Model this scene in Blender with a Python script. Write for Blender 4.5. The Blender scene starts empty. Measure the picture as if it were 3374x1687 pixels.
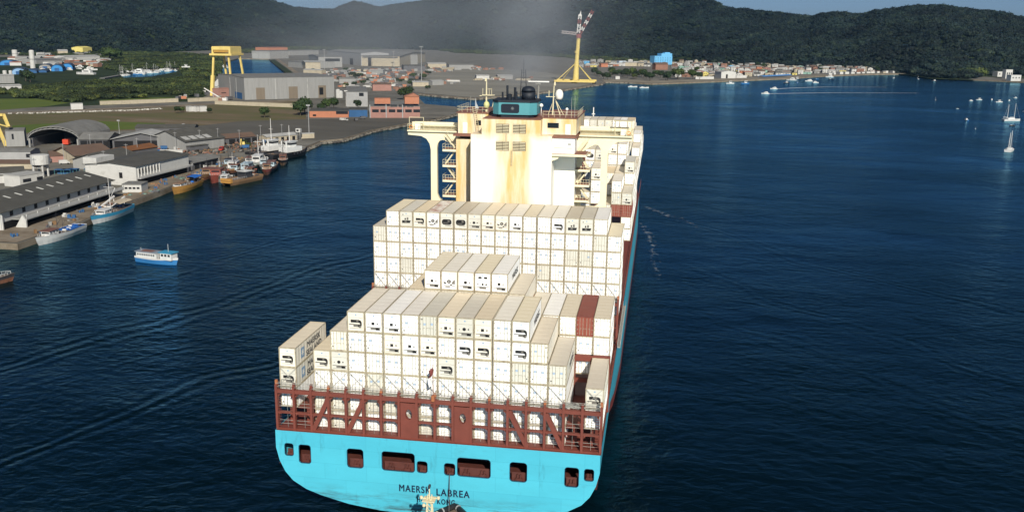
import bpy, math, random
import numpy as np
from mathutils import Vector, Matrix, noise as mnoise
from mathutils.geometry import tessellate_polygon

R = math.radians
sc = bpy.context.scene
C = sc.collection

# ------------------------------------------------------------------ camera, sky, sun, exposure
CX, CY, CZ = 27.9646, -117.4825, 67.6263
YAW, PIT, ROL, FPX = -0.1518, 0.2335, 0.0134, 3101.7256
PW, PH = 3374.0, 1687.0
FW = Vector((math.sin(YAW) * math.cos(PIT), math.cos(YAW) * math.cos(PIT), -math.sin(PIT)))
_rt = Vector((math.cos(YAW), -math.sin(YAW), 0)); _up = _rt.cross(FW)
RT = _rt * math.cos(ROL) + _up * math.sin(ROL)
UP = -_rt * math.sin(ROL) + _up * math.cos(ROL)
cam_d = bpy.data.cameras.new('camera'); cam = bpy.data.objects.new('camera', cam_d); C.objects.link(cam)
m = Matrix((RT, UP, -FW)).transposed().to_4x4(); m.translation = (CX, CY, CZ); cam.matrix_world = m
cam_d.sensor_width = 36.0; cam_d.sensor_fit = 'HORIZONTAL'; cam_d.lens = FPX / PW * 36.0
cam_d.clip_start = 1.0; cam_d.clip_end = 60000.0
sc.camera = cam

SUN_EL, SUN_AZ = R(31), R(20)          # azimuth measured from dead astern (-Y) towards starboard (+X)
sdir = Vector((math.sin(SUN_AZ) * math.cos(SUN_EL), -math.cos(SUN_AZ) * math.cos(SUN_EL), math.sin(SUN_EL)))
world = bpy.data.worlds.new('World'); sc.world = world; world.use_nodes = True
wt = world.node_tree; wt.nodes.clear()
sky = wt.nodes.new('ShaderNodeTexSky'); sky.sky_type = 'NISHITA'; sky.sun_disc = False
sky.sun_elevation = SUN_EL; sky.sun_rotation = math.atan2(sdir.x, sdir.y)
sky.air_density = 0.5; sky.dust_density = 1.0; sky.ozone_density = 5.0; sky.altitude = 60
bg = wt.nodes.new('ShaderNodeBackground'); bg.inputs['Strength'].default_value = 0.05
wo = wt.nodes.new('ShaderNodeOutputWorld')
wt.links.new(sky.outputs[0], bg.inputs[0]); wt.links.new(bg.outputs[0], wo.inputs[0])
sun_d = bpy.data.lights.new('sun', 'SUN'); sun_d.energy = 4.2; sun_d.angle = R(0.53); sun_d.color = (1.0, 0.945, 0.84)
sun = bpy.data.objects.new('sun', sun_d); C.objects.link(sun)
sun.rotation_euler = sdir.to_track_quat('Z', 'Y').to_euler(); sun.location = (0, 0, 300)
sc.view_settings.view_transform = 'Standard'; sc.view_settings.look = 'None'
sc.view_settings.exposure = 0.45; sc.view_settings.gamma = 1.0; sc.view_settings.use_curve_mapping = False
sc.render.engine = 'CYCLES'
sc.cycles.use_denoising = True
try: sc.cycles.denoiser = 'OPENIMAGEDENOISE'
except Exception: pass
sc.cycles.max_bounces = 6; sc.cycles.diffuse_bounces = 3; sc.cycles.glossy_bounces = 3
sc.cycles.transmission_bounces = 4; sc.cycles.transparent_max_bounces = 12; sc.cycles.volume_bounces = 1
sc.cycles.sample_clamp_indirect = 6.0

def G(px, py, z=0.0):
    """ground point under a pixel of the photograph, at height z above the water"""
    d = FW + RT * ((px - PW / 2) / FPX) - UP * ((py - PH / 2) / FPX)
    t = (z - CZ) / d.z
    return Vector((CX + d.x * t, CY + d.y * t, z))
def AZEL(px, py):
    d = FW + RT * ((px - PW / 2) / FPX) - UP * ((py - PH / 2) / FPX)
    return math.atan2(d.x, d.y), math.atan2(d.z, math.hypot(d.x, d.y))
def ZAT(px, py, p):
    """height of the pixel's sight line above ground point p (same distance)"""
    d = FW + RT * ((px - PW / 2) / FPX) - UP * ((py - PH / 2) / FPX)
    t = math.hypot(p.x - CX, p.y - CY) / math.hypot(d.x, d.y)
    return CZ + d.z * t

# ------------------------------------------------------------------ materials
MATS = {}
def mat(name, col, rough=0.6, metal=0.0, var=0.12, vscale=0.6, bump=0.0, bscale=8.0, rnd=0.0, spec=0.4,
        dust=None, dustamt=0.7, stain=None, stainamt=0.0, stainscale=0.5, stretch=(1, 1, 1), streak=None, streakamt=.5, streakscale=3.0):
    if name in MATS: return MATS[name]
    M = bpy.data.materials.new(name); M.use_nodes = True; MATS[name] = M
    nt = M.node_tree; N = nt.nodes; L = nt.links; b = N['Principled BSDF']
    b.inputs['Roughness'].default_value = rough; b.inputs['Metallic'].default_value = metal
    b.inputs['Specular IOR Level'].default_value = spec
    tc = N.new('ShaderNodeTexCoord'); mp = N.new('ShaderNodeMapping'); mp.inputs['Scale'].default_value = stretch
    oi = N.new('ShaderNodeObjectInfo')
    add = N.new('ShaderNodeVectorMath'); add.operation = 'ADD'
    sc1 = N.new('ShaderNodeVectorMath'); sc1.operation = 'SCALE'; sc1.inputs[0].default_value = (37.0, 91.0, 53.0)
    L.new(oi.outputs['Random'], sc1.inputs['Scale']); L.new(tc.outputs['Object'], mp.inputs['Vector'])
    L.new(mp.outputs[0], add.inputs[0]); L.new(sc1.outputs[0], add.inputs[1])
    nz = N.new('ShaderNodeTexNoise'); nz.inputs['Scale'].default_value = vscale; nz.inputs['Detail'].default_value = 6
    nz.inputs['Roughness'].default_value = 0.65
    L.new(add.outputs[0], nz.inputs['Vector'])
    hsv = N.new('ShaderNodeHueSaturation'); hsv.inputs['Color'].default_value = (*col, 1)
    mr = N.new('ShaderNodeMapRange'); mr.inputs[1].default_value = 0.25; mr.inputs[2].default_value = 0.75
    mr.inputs[3].default_value = 1 - var; mr.inputs[4].default_value = 1 + var
    L.new(nz.outputs['Fac'], mr.inputs[0])
    last = hsv.outputs[0]
    if rnd:
        mr2 = N.new('ShaderNodeMapRange'); mr2.inputs[3].default_value = 1 - rnd; mr2.inputs[4].default_value = 1 + rnd
        L.new(oi.outputs['Random'], mr2.inputs[0])
        mu = N.new('ShaderNodeMath'); mu.operation = 'MULTIPLY'; L.new(mr.outputs[0], mu.inputs[0]); L.new(mr2.outputs[0], mu.inputs[1])
        L.new(mu.outputs[0], hsv.inputs['Value'])
    else:
        L.new(mr.outputs[0], hsv.inputs['Value'])
    if stain is not None:
        n2 = N.new('ShaderNodeTexNoise'); n2.inputs['Scale'].default_value = stainscale; n2.inputs['Detail'].default_value = 8
        n2.inputs['Roughness'].default_value = 0.7
        L.new(add.outputs[0], n2.inputs['Vector'])
        r2 = N.new('ShaderNodeMapRange'); r2.inputs[1].default_value = 0.62 - 0.25 * stainamt; r2.inputs[2].default_value = 0.80 - 0.15 * stainamt
        r2.inputs[4].default_value = min(1.0, 0.35 + stainamt)
        L.new(n2.outputs['Fac'], r2.inputs[0])
        mx = N.new('ShaderNodeMix'); mx.data_type = 'RGBA'; mx.inputs['B'].default_value = (*stain, 1)
        L.new(r2.outputs[0], mx.inputs[0]); L.new(last, mx.inputs['A']); last = mx.outputs['Result']
    if streak is not None:      # thin vertical runs of rust or soot
        mps = N.new('ShaderNodeMapping'); mps.inputs['Scale'].default_value = (streakscale, streakscale, streakscale * .07); L.new(add.outputs[0], mps.inputs[0])
        n4 = N.new('ShaderNodeTexNoise'); n4.inputs['Scale'].default_value = 1.0; n4.inputs['Detail'].default_value = 5; n4.inputs['Roughness'].default_value = .7; L.new(mps.outputs[0], n4.inputs['Vector'])
        r4s = N.new('ShaderNodeMapRange'); r4s.inputs[1].default_value = .60; r4s.inputs[2].default_value = .74; r4s.inputs[4].default_value = streakamt; L.new(n4.outputs['Fac'], r4s.inputs[0])
        mx = N.new('ShaderNodeMix'); mx.data_type = 'RGBA'; mx.inputs['B'].default_value = (*streak, 1)
        L.new(r4s.outputs[0], mx.inputs[0]); L.new(last, mx.inputs['A']); last = mx.outputs['Result']
    if dust is not None:
        ge = N.new('ShaderNodeNewGeometry'); sx = N.new('ShaderNodeSeparateXYZ'); L.new(ge.outputs['Normal'], sx.inputs[0])
        r3 = N.new('ShaderNodeMapRange'); r3.inputs[1].default_value = 0.4; r3.inputs[2].default_value = 0.9
        r3.inputs[4].default_value = dustamt
        L.new(sx.outputs['Z'], r3.inputs[0])
        mu2 = N.new('ShaderNodeMath'); mu2.operation = 'MULTIPLY'
        r4 = N.new('ShaderNodeMapRange'); r4.inputs[1].default_value = 0.0; r4.inputs[2].default_value = 1.0
        r4.inputs[3].default_value = 0.25; r4.inputs[4].default_value = 1.35
        ff = N.new('ShaderNodeMath'); ff.operation = 'FRACT'; f2 = N.new('ShaderNodeMath'); f2.operation = 'MULTIPLY'; f2.inputs[1].default_value = 7.31
        L.new(oi.outputs['Random'], f2.inputs[0]); L.new(f2.outputs[0], ff.inputs[0]); L.new(ff.outputs[0], r4.inputs[0])
        L.new(r3.outputs[0], mu2.inputs[0]); L.new(r4.outputs[0], mu2.inputs[1]); mu2.use_clamp = True
        mx = N.new('ShaderNodeMix'); mx.data_type = 'RGBA'; 
        dr = N.new('ShaderNodeValToRGB'); de = dr.color_ramp.elements; de[0].color = (dust[0] * .80, dust[1] * .74, dust[2] * .68, 1); de[1].color = (min(1, dust[0] * 1.08), dust[1] * 1.10, dust[2] * 1.18, 1); de.new(.5).color = (*dust, 1)
        f3 = N.new('ShaderNodeMath'); f3.operation = 'MULTIPLY'; f3.inputs[1].default_value = 13.7; f4 = N.new('ShaderNodeMath'); f4.operation = 'FRACT'; L.new(oi.outputs['Random'], f3.inputs[0]); L.new(f3.outputs[0], f4.inputs[0]); L.new(f4.outputs[0], dr.inputs[0]); L.new(dr.outputs[0], mx.inputs['B'])
        L.new(mu2.outputs[0], mx.inputs[0]); L.new(last, mx.inputs['A']); last = mx.outputs['Result']
    L.new(last, b.inputs['Base Color'])
    if bump:
        n3 = N.new('ShaderNodeTexNoise'); n3.inputs['Scale'].default_value = bscale; n3.inputs['Detail'].default_value = 5
        L.new(add.outputs[0], n3.inputs['Vector'])
        bp = N.new('ShaderNodeBump'); bp.inputs['Strength'].default_value = bump; bp.inputs['Distance'].default_value = 0.1
        L.new(n3.outputs['Fac'], bp.inputs['Height']); L.new(bp.outputs[0], b.inputs['Normal'])
    return M

# ------------------------------------------------------------------ mesh builder
class MB:
    def __init__(s): s.v = []; s.f = []; s.m = []
    def add(s, vs, fs, m=0):
        o = len(s.v); s.v += [tuple(p) for p in vs]
        for f in fs: s.f.append(tuple(i + o for i in f)); s.m.append(m)
        return s
    def box(s, x0, x1, y0, y1, z0, z1, m=0):
        return s.add([(x0, y0, z0), (x1, y0, z0), (x1, y1, z0), (x0, y1, z0), (x0, y0, z1), (x1, y0, z1), (x1, y1, z1), (x0, y1, z1)],
                     [(3, 2, 1, 0), (4, 5, 6, 7), (0, 1, 5, 4), (1, 2, 6, 5), (2, 3, 7, 6), (3, 0, 4, 7)], m)
    def bar(s, p, q, w, h=None, m=0, upv=(0, 0, 1)):
        h = h or w; p = Vector(p); q = Vector(q); d = (q - p).normalized(); u = Vector(upv)
        if abs(d.dot(u)) > 0.98: u = Vector((0, 1, 0))
        a = d.cross(u).normalized() * (w / 2); b = a.cross(d).normalized() * (h / 2)
        vs = [p - a - b, p + a - b, p + a + b, p - a + b, q - a - b, q + a - b, q + a + b, q - a + b]
        return s.add(vs, [(3, 2, 1, 0), (4, 5, 6, 7), (0, 1, 5, 4), (1, 2, 6, 5), (2, 3, 7, 6), (3, 0, 4, 7)], m)
    def tube(s, p, q, r0, r1=None, n=8, m=0, cap=True):
        r1 = r0 if r1 is None else r1; p = Vector(p); q = Vector(q); d = (q - p).normalized()
        u = Vector((0, 0, 1)) if abs(d.z) < 0.95 else Vector((1, 0, 0))
        a = d.cross(u).normalized(); b = d.cross(a)
        vs = [];
        for c, r in ((p, r0), (q, r1)):
            for i in range(n):
                t = 2 * math.pi * i / n; vs.append(c + a * (r * math.cos(t)) + b * (r * math.sin(t)))
        fs = [(i, i + n, (i + 1) % n + n, (i + 1) % n) for i in range(n)]
        if cap: fs += [tuple(range(n)), tuple(range(2 * n - 1, n - 1, -1))]
        return s.add(vs, fs, m)
    def path(s, pts, r, n=6, m=0):
        for a, b in zip(pts[:-1], pts[1:]): s.tube(a, b, r, r, n, m)
        return s
    def lathe(s, c, prof, n=16, m=0, sx=1, sy=1):
        vs = []; fs = []
        for r, z in prof:
            for i in range(n):
                t = 2 * math.pi * i / n; vs.append((c[0] + r * sx * math.cos(t), c[1] + r * sy * math.sin(t), c[2] + z))
        for k in range(len(prof) - 1):
            for i in range(n):
                j = (i + 1) % n; fs.append((k * n + i, k * n + j, (k + 1) * n + j, (k + 1) * n + i))
        fs.append(tuple(range(n - 1, -1, -1))); fs.append(tuple((len(prof) - 1) * n + i for i in range(n)))
        return s.add(vs, fs, m)
    def prism(s, pts, z0, z1, m=0):
        n = len(pts); vs = [(x, y, z0) for x, y in pts] + [(x, y, z1) for x, y in pts]
        fs = [(i, (i + 1) % n, (i + 1) % n + n, i + n) for i in range(n)] + [tuple(range(n - 1, -1, -1)), tuple(range(n, 2 * n))]
        return s.add(vs, fs, m)
    def slabxz(s, pts, y0, y1, m=0):
        """outline in the x-z plane, thickness along y"""
        n = len(pts); vs = [(x, y0, z) for x, z in pts] + [(x, y1, z) for x, z in pts]
        fs = [(i, (i + 1) % n, (i + 1) % n + n, i + n) for i in range(n)] + [tuple(range(n - 1, -1, -1)), tuple(range(n, 2 * n))]
        return s.add(vs, fs, m)
    def slabyz(s, pts, x0, x1, m=0):
        n = len(pts); vs = [(x0, y, z) for y, z in pts] + [(x1, y, z) for y, z in pts]
        fs = [(i, (i + 1) % n, (i + 1) % n + n, i + n) for i in range(n)] + [tuple(range(n - 1, -1, -1)), tuple(range(n, 2 * n))]
        return s.add(vs, fs, m)
    def mesh(s, name, mats, smooth=False, fix=True):
        me = bpy.data.meshes.new(name); me.from_pydata(s.v, [], s.f)
        for mm in (mats if isinstance(mats, (list, tuple)) else [mats]): me.materials.append(mm)
        if me.polygons:
            me.polygons.foreach_set('material_index', s.m)
            if smooth: me.polygons.foreach_set('use_smooth', [True] * len(me.polygons))
        if fix:
            import bmesh
            bm = bmesh.new(); bm.from_mesh(me); bmesh.ops.recalc_face_normals(bm, faces=bm.faces); bm.to_mesh(me); bm.free()
        me.update(); return me
    def build(s, name, mats, parent=None, loc=(0, 0, 0), rotz=0, smooth=False, fix=True):
        o = bpy.data.objects.new(name, s.mesh(name, mats, smooth, fix)); C.objects.link(o)
        o.location = loc; o.rotation_euler = (0, 0, rotz)
        if parent is not None: o.parent = parent
        return o

def tag(o, label=None, cat=None, group=None, kind=None):
    if label: o['label'] = label
    if cat: o['category'] = cat
    if group: o['group'] = group
    if kind: o['kind'] = kind
    return o
def thing(name, label, cat, loc=(0, 0, 0), rotz=0, group=None):
    o = bpy.data.objects.new(name, None); C.objects.link(o); o.location = loc; o.rotation_euler = (0, 0, rotz)
    o.empty_display_size = 0.5
    return tag(o, label, cat, group)
def inst(name, me, parent=None, loc=(0, 0, 0), rotz=0, scale=None):
    o = bpy.data.objects.new(name, me); C.objects.link(o); o.location = loc; o.rotation_euler = (0, 0, rotz)
    if scale: o.scale = scale
    if parent is not None: o.parent = parent
    return o
def text_mesh(txt, size, mt, extrude=0.01, spacing=1.0, bold=0.0, heavy=0.0):
    cu = bpy.data.curves.new('lettering', 'FONT'); cu.body = txt; cu.size = size; cu.extrude = extrude
    cu.align_x = 'CENTER'; cu.space_character = spacing; cu.offset = bold
    o = bpy.data.objects.new('lettering', cu); C.objects.link(o)
    dg = bpy.context.evaluated_depsgraph_get(); me = bpy.data.meshes.new_from_object(o.evaluated_get(dg))
    bpy.data.objects.remove(o); bpy.data.curves.remove(cu)
    me.materials.clear(); me.materials.append(mt)
    if heavy:      # thicken the strokes: the same outlines set again a little to either side
        vs = [tuple(v.co) for v in me.vertices]; fs = [tuple(p.vertices) for p in me.polygons]; b = MB()
        for k, (dx, dy) in enumerate(((0, 0), (heavy, 0), (-heavy, 0), (0, heavy * .7), (0, -heavy * .7))): b.add([(x + dx, y + dy, z + .0015 * k) for x, y, z in vs], fs)
        me = b.mesh('lettering', mt, fix=False)
    return me
def rrect(x0, x1, z0, z1, r, k=4):
    out = []
    for cx, cz, a in ((x1 - r, z1 - r, 0), (x0 + r, z1 - r, 90), (x0 + r, z0 + r, 180), (x1 - r, z0 + r, 270)):
        for i in range(k + 1):
            t = R(a + 90 * i / k); out.append((cx + r * math.cos(t), cz + r * math.sin(t)))
    return out
def fill2d(outer, holes):
    """triangulated outline with holes; returns points, triangles"""
    loops = [[Vector((p[0], p[1], 0)) for p in outer]] + [[Vector((p[0], p[1], 0)) for p in h] for h in holes]
    tris = tessellate_polygon(loops); pts = [(p.x, p.y) for l in loops for p in l]
    return pts, tris
def smooth(t): t = max(0.0, min(1.0, t)); return t * t * (3 - 2 * t)
def lerp(a, b, t): return a + (b - a) * t
def interp(x, tab):
    if x <= tab[0][0]: return tab[0][1]
    for (a, u), (b, w) in zip(tab[:-1], tab[1:]):
        if x <= b: return u + (w - u) * (x - a) / (b - a)
    return tab[-1][1]
rng = random.Random(7)
# ------------------------------------------------------------------ the setting: water, land, hills, woods
def water_material():
    M = bpy.data.materials.new('sea_water'); M.use_nodes = True; nt = M.node_tree; N = nt.nodes; L = nt.links
    b = N['Principled BSDF']; b.inputs['Base Color'].default_value = (0.0035, 0.017, 0.030, 1)
    b.inputs['Roughness'].default_value = 0.16; b.inputs['IOR'].default_value = 1.33; b.inputs['Specular IOR Level'].default_value = 0.25; b.inputs['Specular Tint'].default_value = (0.62, 0.88, 1.0, 1)
    tc = N.new('ShaderNodeTexCoord')
    def layer(scale, rot, stretch, detail, dist=0.0):
        mp = N.new('ShaderNodeMapping'); mp.inputs['Rotation'].default_value = (0, 0, R(rot)); mp.inputs['Scale'].default_value = stretch
        L.new(tc.outputs['Object'], mp.inputs[0])
        n = N.new('ShaderNodeTexNoise'); n.inputs['Scale'].default_value = scale; n.inputs['Detail'].default_value = detail
        n.inputs['Distortion'].default_value = dist; n.inputs['Roughness'].default_value = 0.55
        L.new(mp.outputs[0], n.inputs['Vector']); return n.outputs['Fac']
    ripple = layer(0.50, 12, (0.75, 1.0, 1), 6, 0.5)
    chop = layer(0.12, -14, (0.65, 1.0, 1), 4, 0.9)
    swell = layer(0.032, 20, (0.7, 1.0, 1), 2)
    patch = layer(0.010, 30, (0.7, 1.0, 1), 4)
    warp = layer(0.018, 0, (1, 1, 1), 2)
    def mul(a, k):
        n = N.new('ShaderNodeMath'); n.operation = 'MULTIPLY'; L.new(a, n.inputs[0])
        if isinstance(k, float): n.inputs[1].default_value = k
        else: L.new(k, n.inputs[1])
        return n.outputs[0]
    def add(a, c):
        n = N.new('ShaderNodeMath'); n.operation = 'ADD'; L.new(a, n.inputs[0]); L.new(c, n.inputs[1]); return n.outputs[0]
    pm = N.new('ShaderNodeMapRange'); pm.inputs[1].default_value = 0.35; pm.inputs[2].default_value = 0.65; pm.inputs[3].default_value = 0.18; pm.inputs[4].default_value = 1.15
    L.new(patch, pm.inputs[0])
    # the ship's own wash: separate trains of crests trailing off both sides at the wake angle
    def node(op, a, c=None):
        n = N.new('ShaderNodeMath'); n.operation = op
        for k, q in enumerate((a, c)):
            if q is None: continue
            if isinstance(q, (int, float)): n.inputs[k].default_value = q
            else: L.new(q, n.inputs[k])
        return n.outputs[0]
    sx = N.new('ShaderNodeSeparateXYZ'); L.new(tc.outputs['Object'], sx.inputs[0]); fan = None
    for sgn, nx, ny, trains in ((-1, .927, -.375, ((-67.5, 4.5, 1.0), (-110, 6.0, .85), (-146, 5.0, .4), (-92, 3.0, .35))), (1, .788, .616, ((170, 5.0, .8), (127, 6.0, .6), (99, 6.0, .5), (205, 5.0, .35)))):
        u = node('ADD', node('ADD', node('MULTIPLY', sx.outputs['X'], nx), node('MULTIPLY', sx.outputs['Y'], ny)), node('MULTIPLY', node('SUBTRACT', warp, .5), 34.0))
        lim = N.new('ShaderNodeMapRange'); lim.inputs[1].default_value = 24.0 * sgn; lim.inputs[2].default_value = 42.0 * sgn; L.new(sx.outputs['X'], lim.inputs[0])
        tot = None
        for u0, w0, amp in trains:
            e_ = node('DIVIDE', node('SUBTRACT', u, u0), w0); g_ = node('POWER', 2.718, node('MULTIPLY', node('MULTIPLY', e_, e_), -1.0))
            c_ = node('MULTIPLY', node('MULTIPLY', g_, amp), node('COSINE', node('MULTIPLY', node('SUBTRACT', u, u0), 6.283 / 4.4))); tot = c_ if tot is None else node('ADD', tot, c_)
        tot = node('MULTIPLY', node('MULTIPLY', tot, lim.outputs[0]), node('MULTIPLY', pm.outputs[0], 1.25 if sgn < 0 else .8)); fan = tot if fan is None else node('ADD', fan, tot)
    h = add(add(mul(mul(ripple, pm.outputs[0]), 1.3), mul(mul(chop, pm.outputs[0]), 1.5)), add(mul(swell, 3.2), mul(fan, 0.30)))
    bp = N.new('ShaderNodeBump'); bp.inputs['Strength'].default_value = 0.45; bp.inputs['Distance'].default_value = 1.0
    L.new(h, bp.inputs['Height'])
    # greener, siltier water in patches; reflection weighted by Fresnel
    mx = N.new('ShaderNodeMix'); mx.data_type = 'RGBA'; mx.inputs['A'].default_value = (0.0003, 0.0030, 0.0042, 1); mx.inputs['B'].default_value = (0.0004, 0.0052, 0.0062, 1)
    L.new(patch, mx.inputs[0])
    df = N.new('ShaderNodeBsdfDiffuse'); L.new(mx.outputs['Result'], df.inputs['Color'])
    gl = N.new('ShaderNodeBsdfGlossy'); gl.inputs['Roughness'].default_value = 0.13; gl.inputs['Color'].default_value = (0.38, 0.74, 0.92, 1); L.new(bp.outputs[0], gl.inputs['Normal'])
    fr = N.new('ShaderNodeFresnel'); fr.inputs['IOR'].default_value = 1.28; L.new(bp.outputs[0], fr.inputs['Normal'])
    ms = N.new('ShaderNodeMixShader'); L.new(fr.outputs[0], ms.inputs[0]); L.new(df.outputs[0], ms.inputs[1]); L.new(gl.outputs[0], ms.inputs[2]); L.new(ms.outputs[0], N['Material Output'].inputs['Surface']); N.remove(b)
    return M
WATER = water_material()
w = MB(); w.add([(-9000, -3000, 0), (9000, -3000, 0), (9000, 9000, 0), (-9000, 9000, 0)], [(0, 1, 2, 3)])
tag(w.build('sea', WATER), kind='structure')

def ground_mat(name, cols, scale, detail=8, stretch=(1, 1, 1), rot=0, bump=0.0):
    """ground whose colour wanders between two or three tones"""
    M = bpy.data.materials.new(name); M.use_nodes = True; nt = M.node_tree; N = nt.nodes; L = nt.links; b = N['Principled BSDF']
    b.inputs['Roughness'].default_value = 0.95; b.inputs['Specular IOR Level'].default_value = 0.15
    tc = N.new('ShaderNodeTexCoord'); mp = N.new('ShaderNodeMapping'); mp.inputs['Scale'].default_value = stretch; mp.inputs['Rotation'].default_value = (0, 0, R(rot))
    L.new(tc.outputs['Object'], mp.inputs[0])
    n = N.new('ShaderNodeTexNoise'); n.inputs['Scale'].default_value = scale; n.inputs['Detail'].default_value = detail; n.inputs['Roughness'].default_value = 0.68
    L.new(mp.outputs[0], n.inputs['Vector'])
    cr = N.new('ShaderNodeValToRGB'); e = cr.color_ramp.elements
    while len(e) < len(cols): e.new(0.5)
    for i, (p, c) in enumerate(cols): e[i].position = p; e[i].color = (*c, 1)
    L.new(n.outputs['Fac'], cr.inputs[0]); L.new(cr.outputs[0], b.inputs['Base Color'])
    MATS[name] = M; return M
gm_land = ground_mat('port_ground', [(0.3, (0.085, 0.080, 0.068)), (0.5, (0.135, 0.128, 0.110)), (0.68, (0.19, 0.18, 0.155))], 0.035)
gm_wood = ground_mat('wood_floor', [(0.35, (0.012, 0.020, 0.008)), (0.65, (0.030, 0.045, 0.014))], 0.03)
gm_field = ground_mat('rough_field', [(0.30, (0.075, 0.085, 0.025)), (0.46, (0.105, 0.095, 0.045)), (0.58, (0.14, 0.105, 0.065)), (0.75, (0.21, 0.18, 0.13))], 0.02, stretch=(0.45, 1.3, 1), rot=-6)
gm_grass = ground_mat('bright_grass', [(0.3, (0.065, 0.100, 0.016)), (0.7, (0.10, 0.125, 0.025))], 0.03)
gm_tar = ground_mat('tarmac_yard', [(0.3, (0.070, 0.066, 0.056)), (0.7, (0.115, 0.108, 0.092))], 0.02, stretch=(0.4, 1.2, 1), rot=-8)
gm_sand = ground_mat('sandy_fill', [(0.3, (0.15, 0.143, 0.12)), (0.7, (0.24, 0.228, 0.19))], 0.012, stretch=(0.5, 1.4, 1))
gm_conc = ground_mat('wharf_concrete', [(0.28, (0.10, 0.078, 0.052)), (0.5, (0.19, 0.155, 0.115)), (0.72, (0.26, 0.225, 0.175))], 0.12)
gm_beach = ground_mat('beach_sand', [(0.3, (0.16, 0.14, 0.105)), (0.7, (0.26, 0.23, 0.18))], 0.05)

LZ = 2.0
def V2(v): return (v.x, v.y)
coast = [(-1500, 139), (-166, 139.5), (-166.6, 175), (-170.8, 204), (-173.3, 240), (-178, 275), (-181, 345), (-170, 373), (-174, 428), (-165, 443), (-163.7, 497), (-152.4, 553)]
coast += [V2(G(*p, LZ)) for p in ((1440, 390), (1532, 367), (1500, 352), (1400, 343), (1382, 326), (1378, 308), (1470, 317), (1564, 324), (1657, 317), (1750, 308), (1843, 298), (1978, 277),
          (1990, 270), (2080, 272), (2150, 275.5), (2250, 272), (2350, 268), (2450, 264), (2600, 258), (2700, 251), (2850, 245), (3000, 243), (3080, 250), (3200, 262), (3374, 270), (3800, 285))]
coast += [(2600, 1700), (6000, 5000), (6000, 8800), (-8000, 8800), (-8000, 139)]
basin = [V2(G(*p, LZ)) for p in ((738, 206), (785, 193), (885, 195), (925, 225), (958, 251), (938, 262), (762, 300), (728, 300), (722, 250))]
marina = [V2(G(*p, LZ)) for p in ((392, 247), (480, 231), (592, 226), (580, 238), (500, 253), (410, 257))]
pts, tris = fill2d(coast, [basin, marina])
lm_ = MB(); lm_.add([(x, y, LZ) for x, y in pts], tris)
for loop in (coast, basin, marina):
    n = len(loop)
    for i in range(n):
        a, b2 = loop[i], loop[(i + 1) % n]
        lm_.add([(*a, LZ), (*b2, LZ), (*b2, -3), (*a, -3)], [(0, 1, 2, 3)], 1)
tag(lm_.build('ground', [gm_land, gm_conc]), kind='structure')

_sheet = [0]
def sheet(name, poly, mt, world=False, holes=()):
    _sheet[0] += 1; z = LZ + 0.02 + 0.012 * _sheet[0]
    p = poly if world else [V2(G(*q, LZ)) for q in poly]
    pts, tris = fill2d(p, list(holes)); s_ = MB(); s_.add([(x, y, z) for x, y in pts], tris)
    return tag(s_.build(name, mt), kind='structure')
sheet('woodland_floor', [(-60, 190), (700, 178), (715, 300), (640, 335), (200, 352), (-60, 360)], gm_wood, holes=[marina])
sheet('woodland_floor', [(1990, 212), (2300, 205), (2900, 222), (3000, 236), (3100, 246), (3400, 262), (3500, 180), (1950, 160)], gm_wood)
sheet('field', [(-60, 376), (300, 361), (640, 345), (1000, 333), (1010, 396), (790, 402), (560, 426), (-60, 448)], gm_field)
sheet('grass', [(-60, 327), (118, 326), (230, 340), (150, 352), (-60, 368)], gm_grass)
sheet('grass', [(330, 331), (520, 322), (640, 324), (560, 336), (330, 348)], gm_grass)
sheet('grass', [(40, 414), (330, 400), (545, 408), (520, 424), (40, 440)], gm_grass)
sheet('yard', [(560, 426), (800, 400), (1010, 394), (1240, 390), (1438, 391), (1345, 405), (1221, 428), (1128, 456), (1045, 461), (760, 458)], gm_tar)
sheet('peninsula_fill', [(1010, 240), (1220, 228), (1500, 222), (1790, 238), (1976, 274), (1843, 296), (1657, 315), (1564, 322), (1400, 308), (1250, 290), (1090, 262)], gm_sand)
sheet('road', [(-60, 374), (300, 360), (640, 344), (1010, 328), (1010, 333), (640, 349), (300, 365), (-60, 380)], gm_conc)
sheet('road', [(-60, 172), (600, 174), (735, 183), (735, 186), (600, 178), (-60, 176)], gm_conc)
sheet('road', [(905, 192), (918, 196), (1000, 250), (985, 254)], gm_conc)
sheet('grass', [(889, 199), (905, 197), (985, 255), (962, 256), (925, 228)], gm_wood)
sheet('wharf', [(-230, 140.2), (-166.8, 140.2), (-167.3, 175), (-171.4, 204), (-174, 240), (-178.7, 275), (-181.8, 345), (-200, 345), (-190, 250), (-183, 230), (-183, 156), (-230, 156)], gm_conc, True)
sheet('beach', [(1980, 262), (2080, 264), (2150, 267), (2250, 264), (2350, 262), (2450, 258), (2600, 253), (2700, 247), (2850, 241.5), (2995, 240), (3000, 242.6), (2850, 244.6), (2700, 250.6), (2600, 257.4), (2450, 263.4), (2350, 267.3), (2250, 271.3), (2150, 274.8), (2080, 271.3), (1992, 269.5)], gm_beach)

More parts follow.
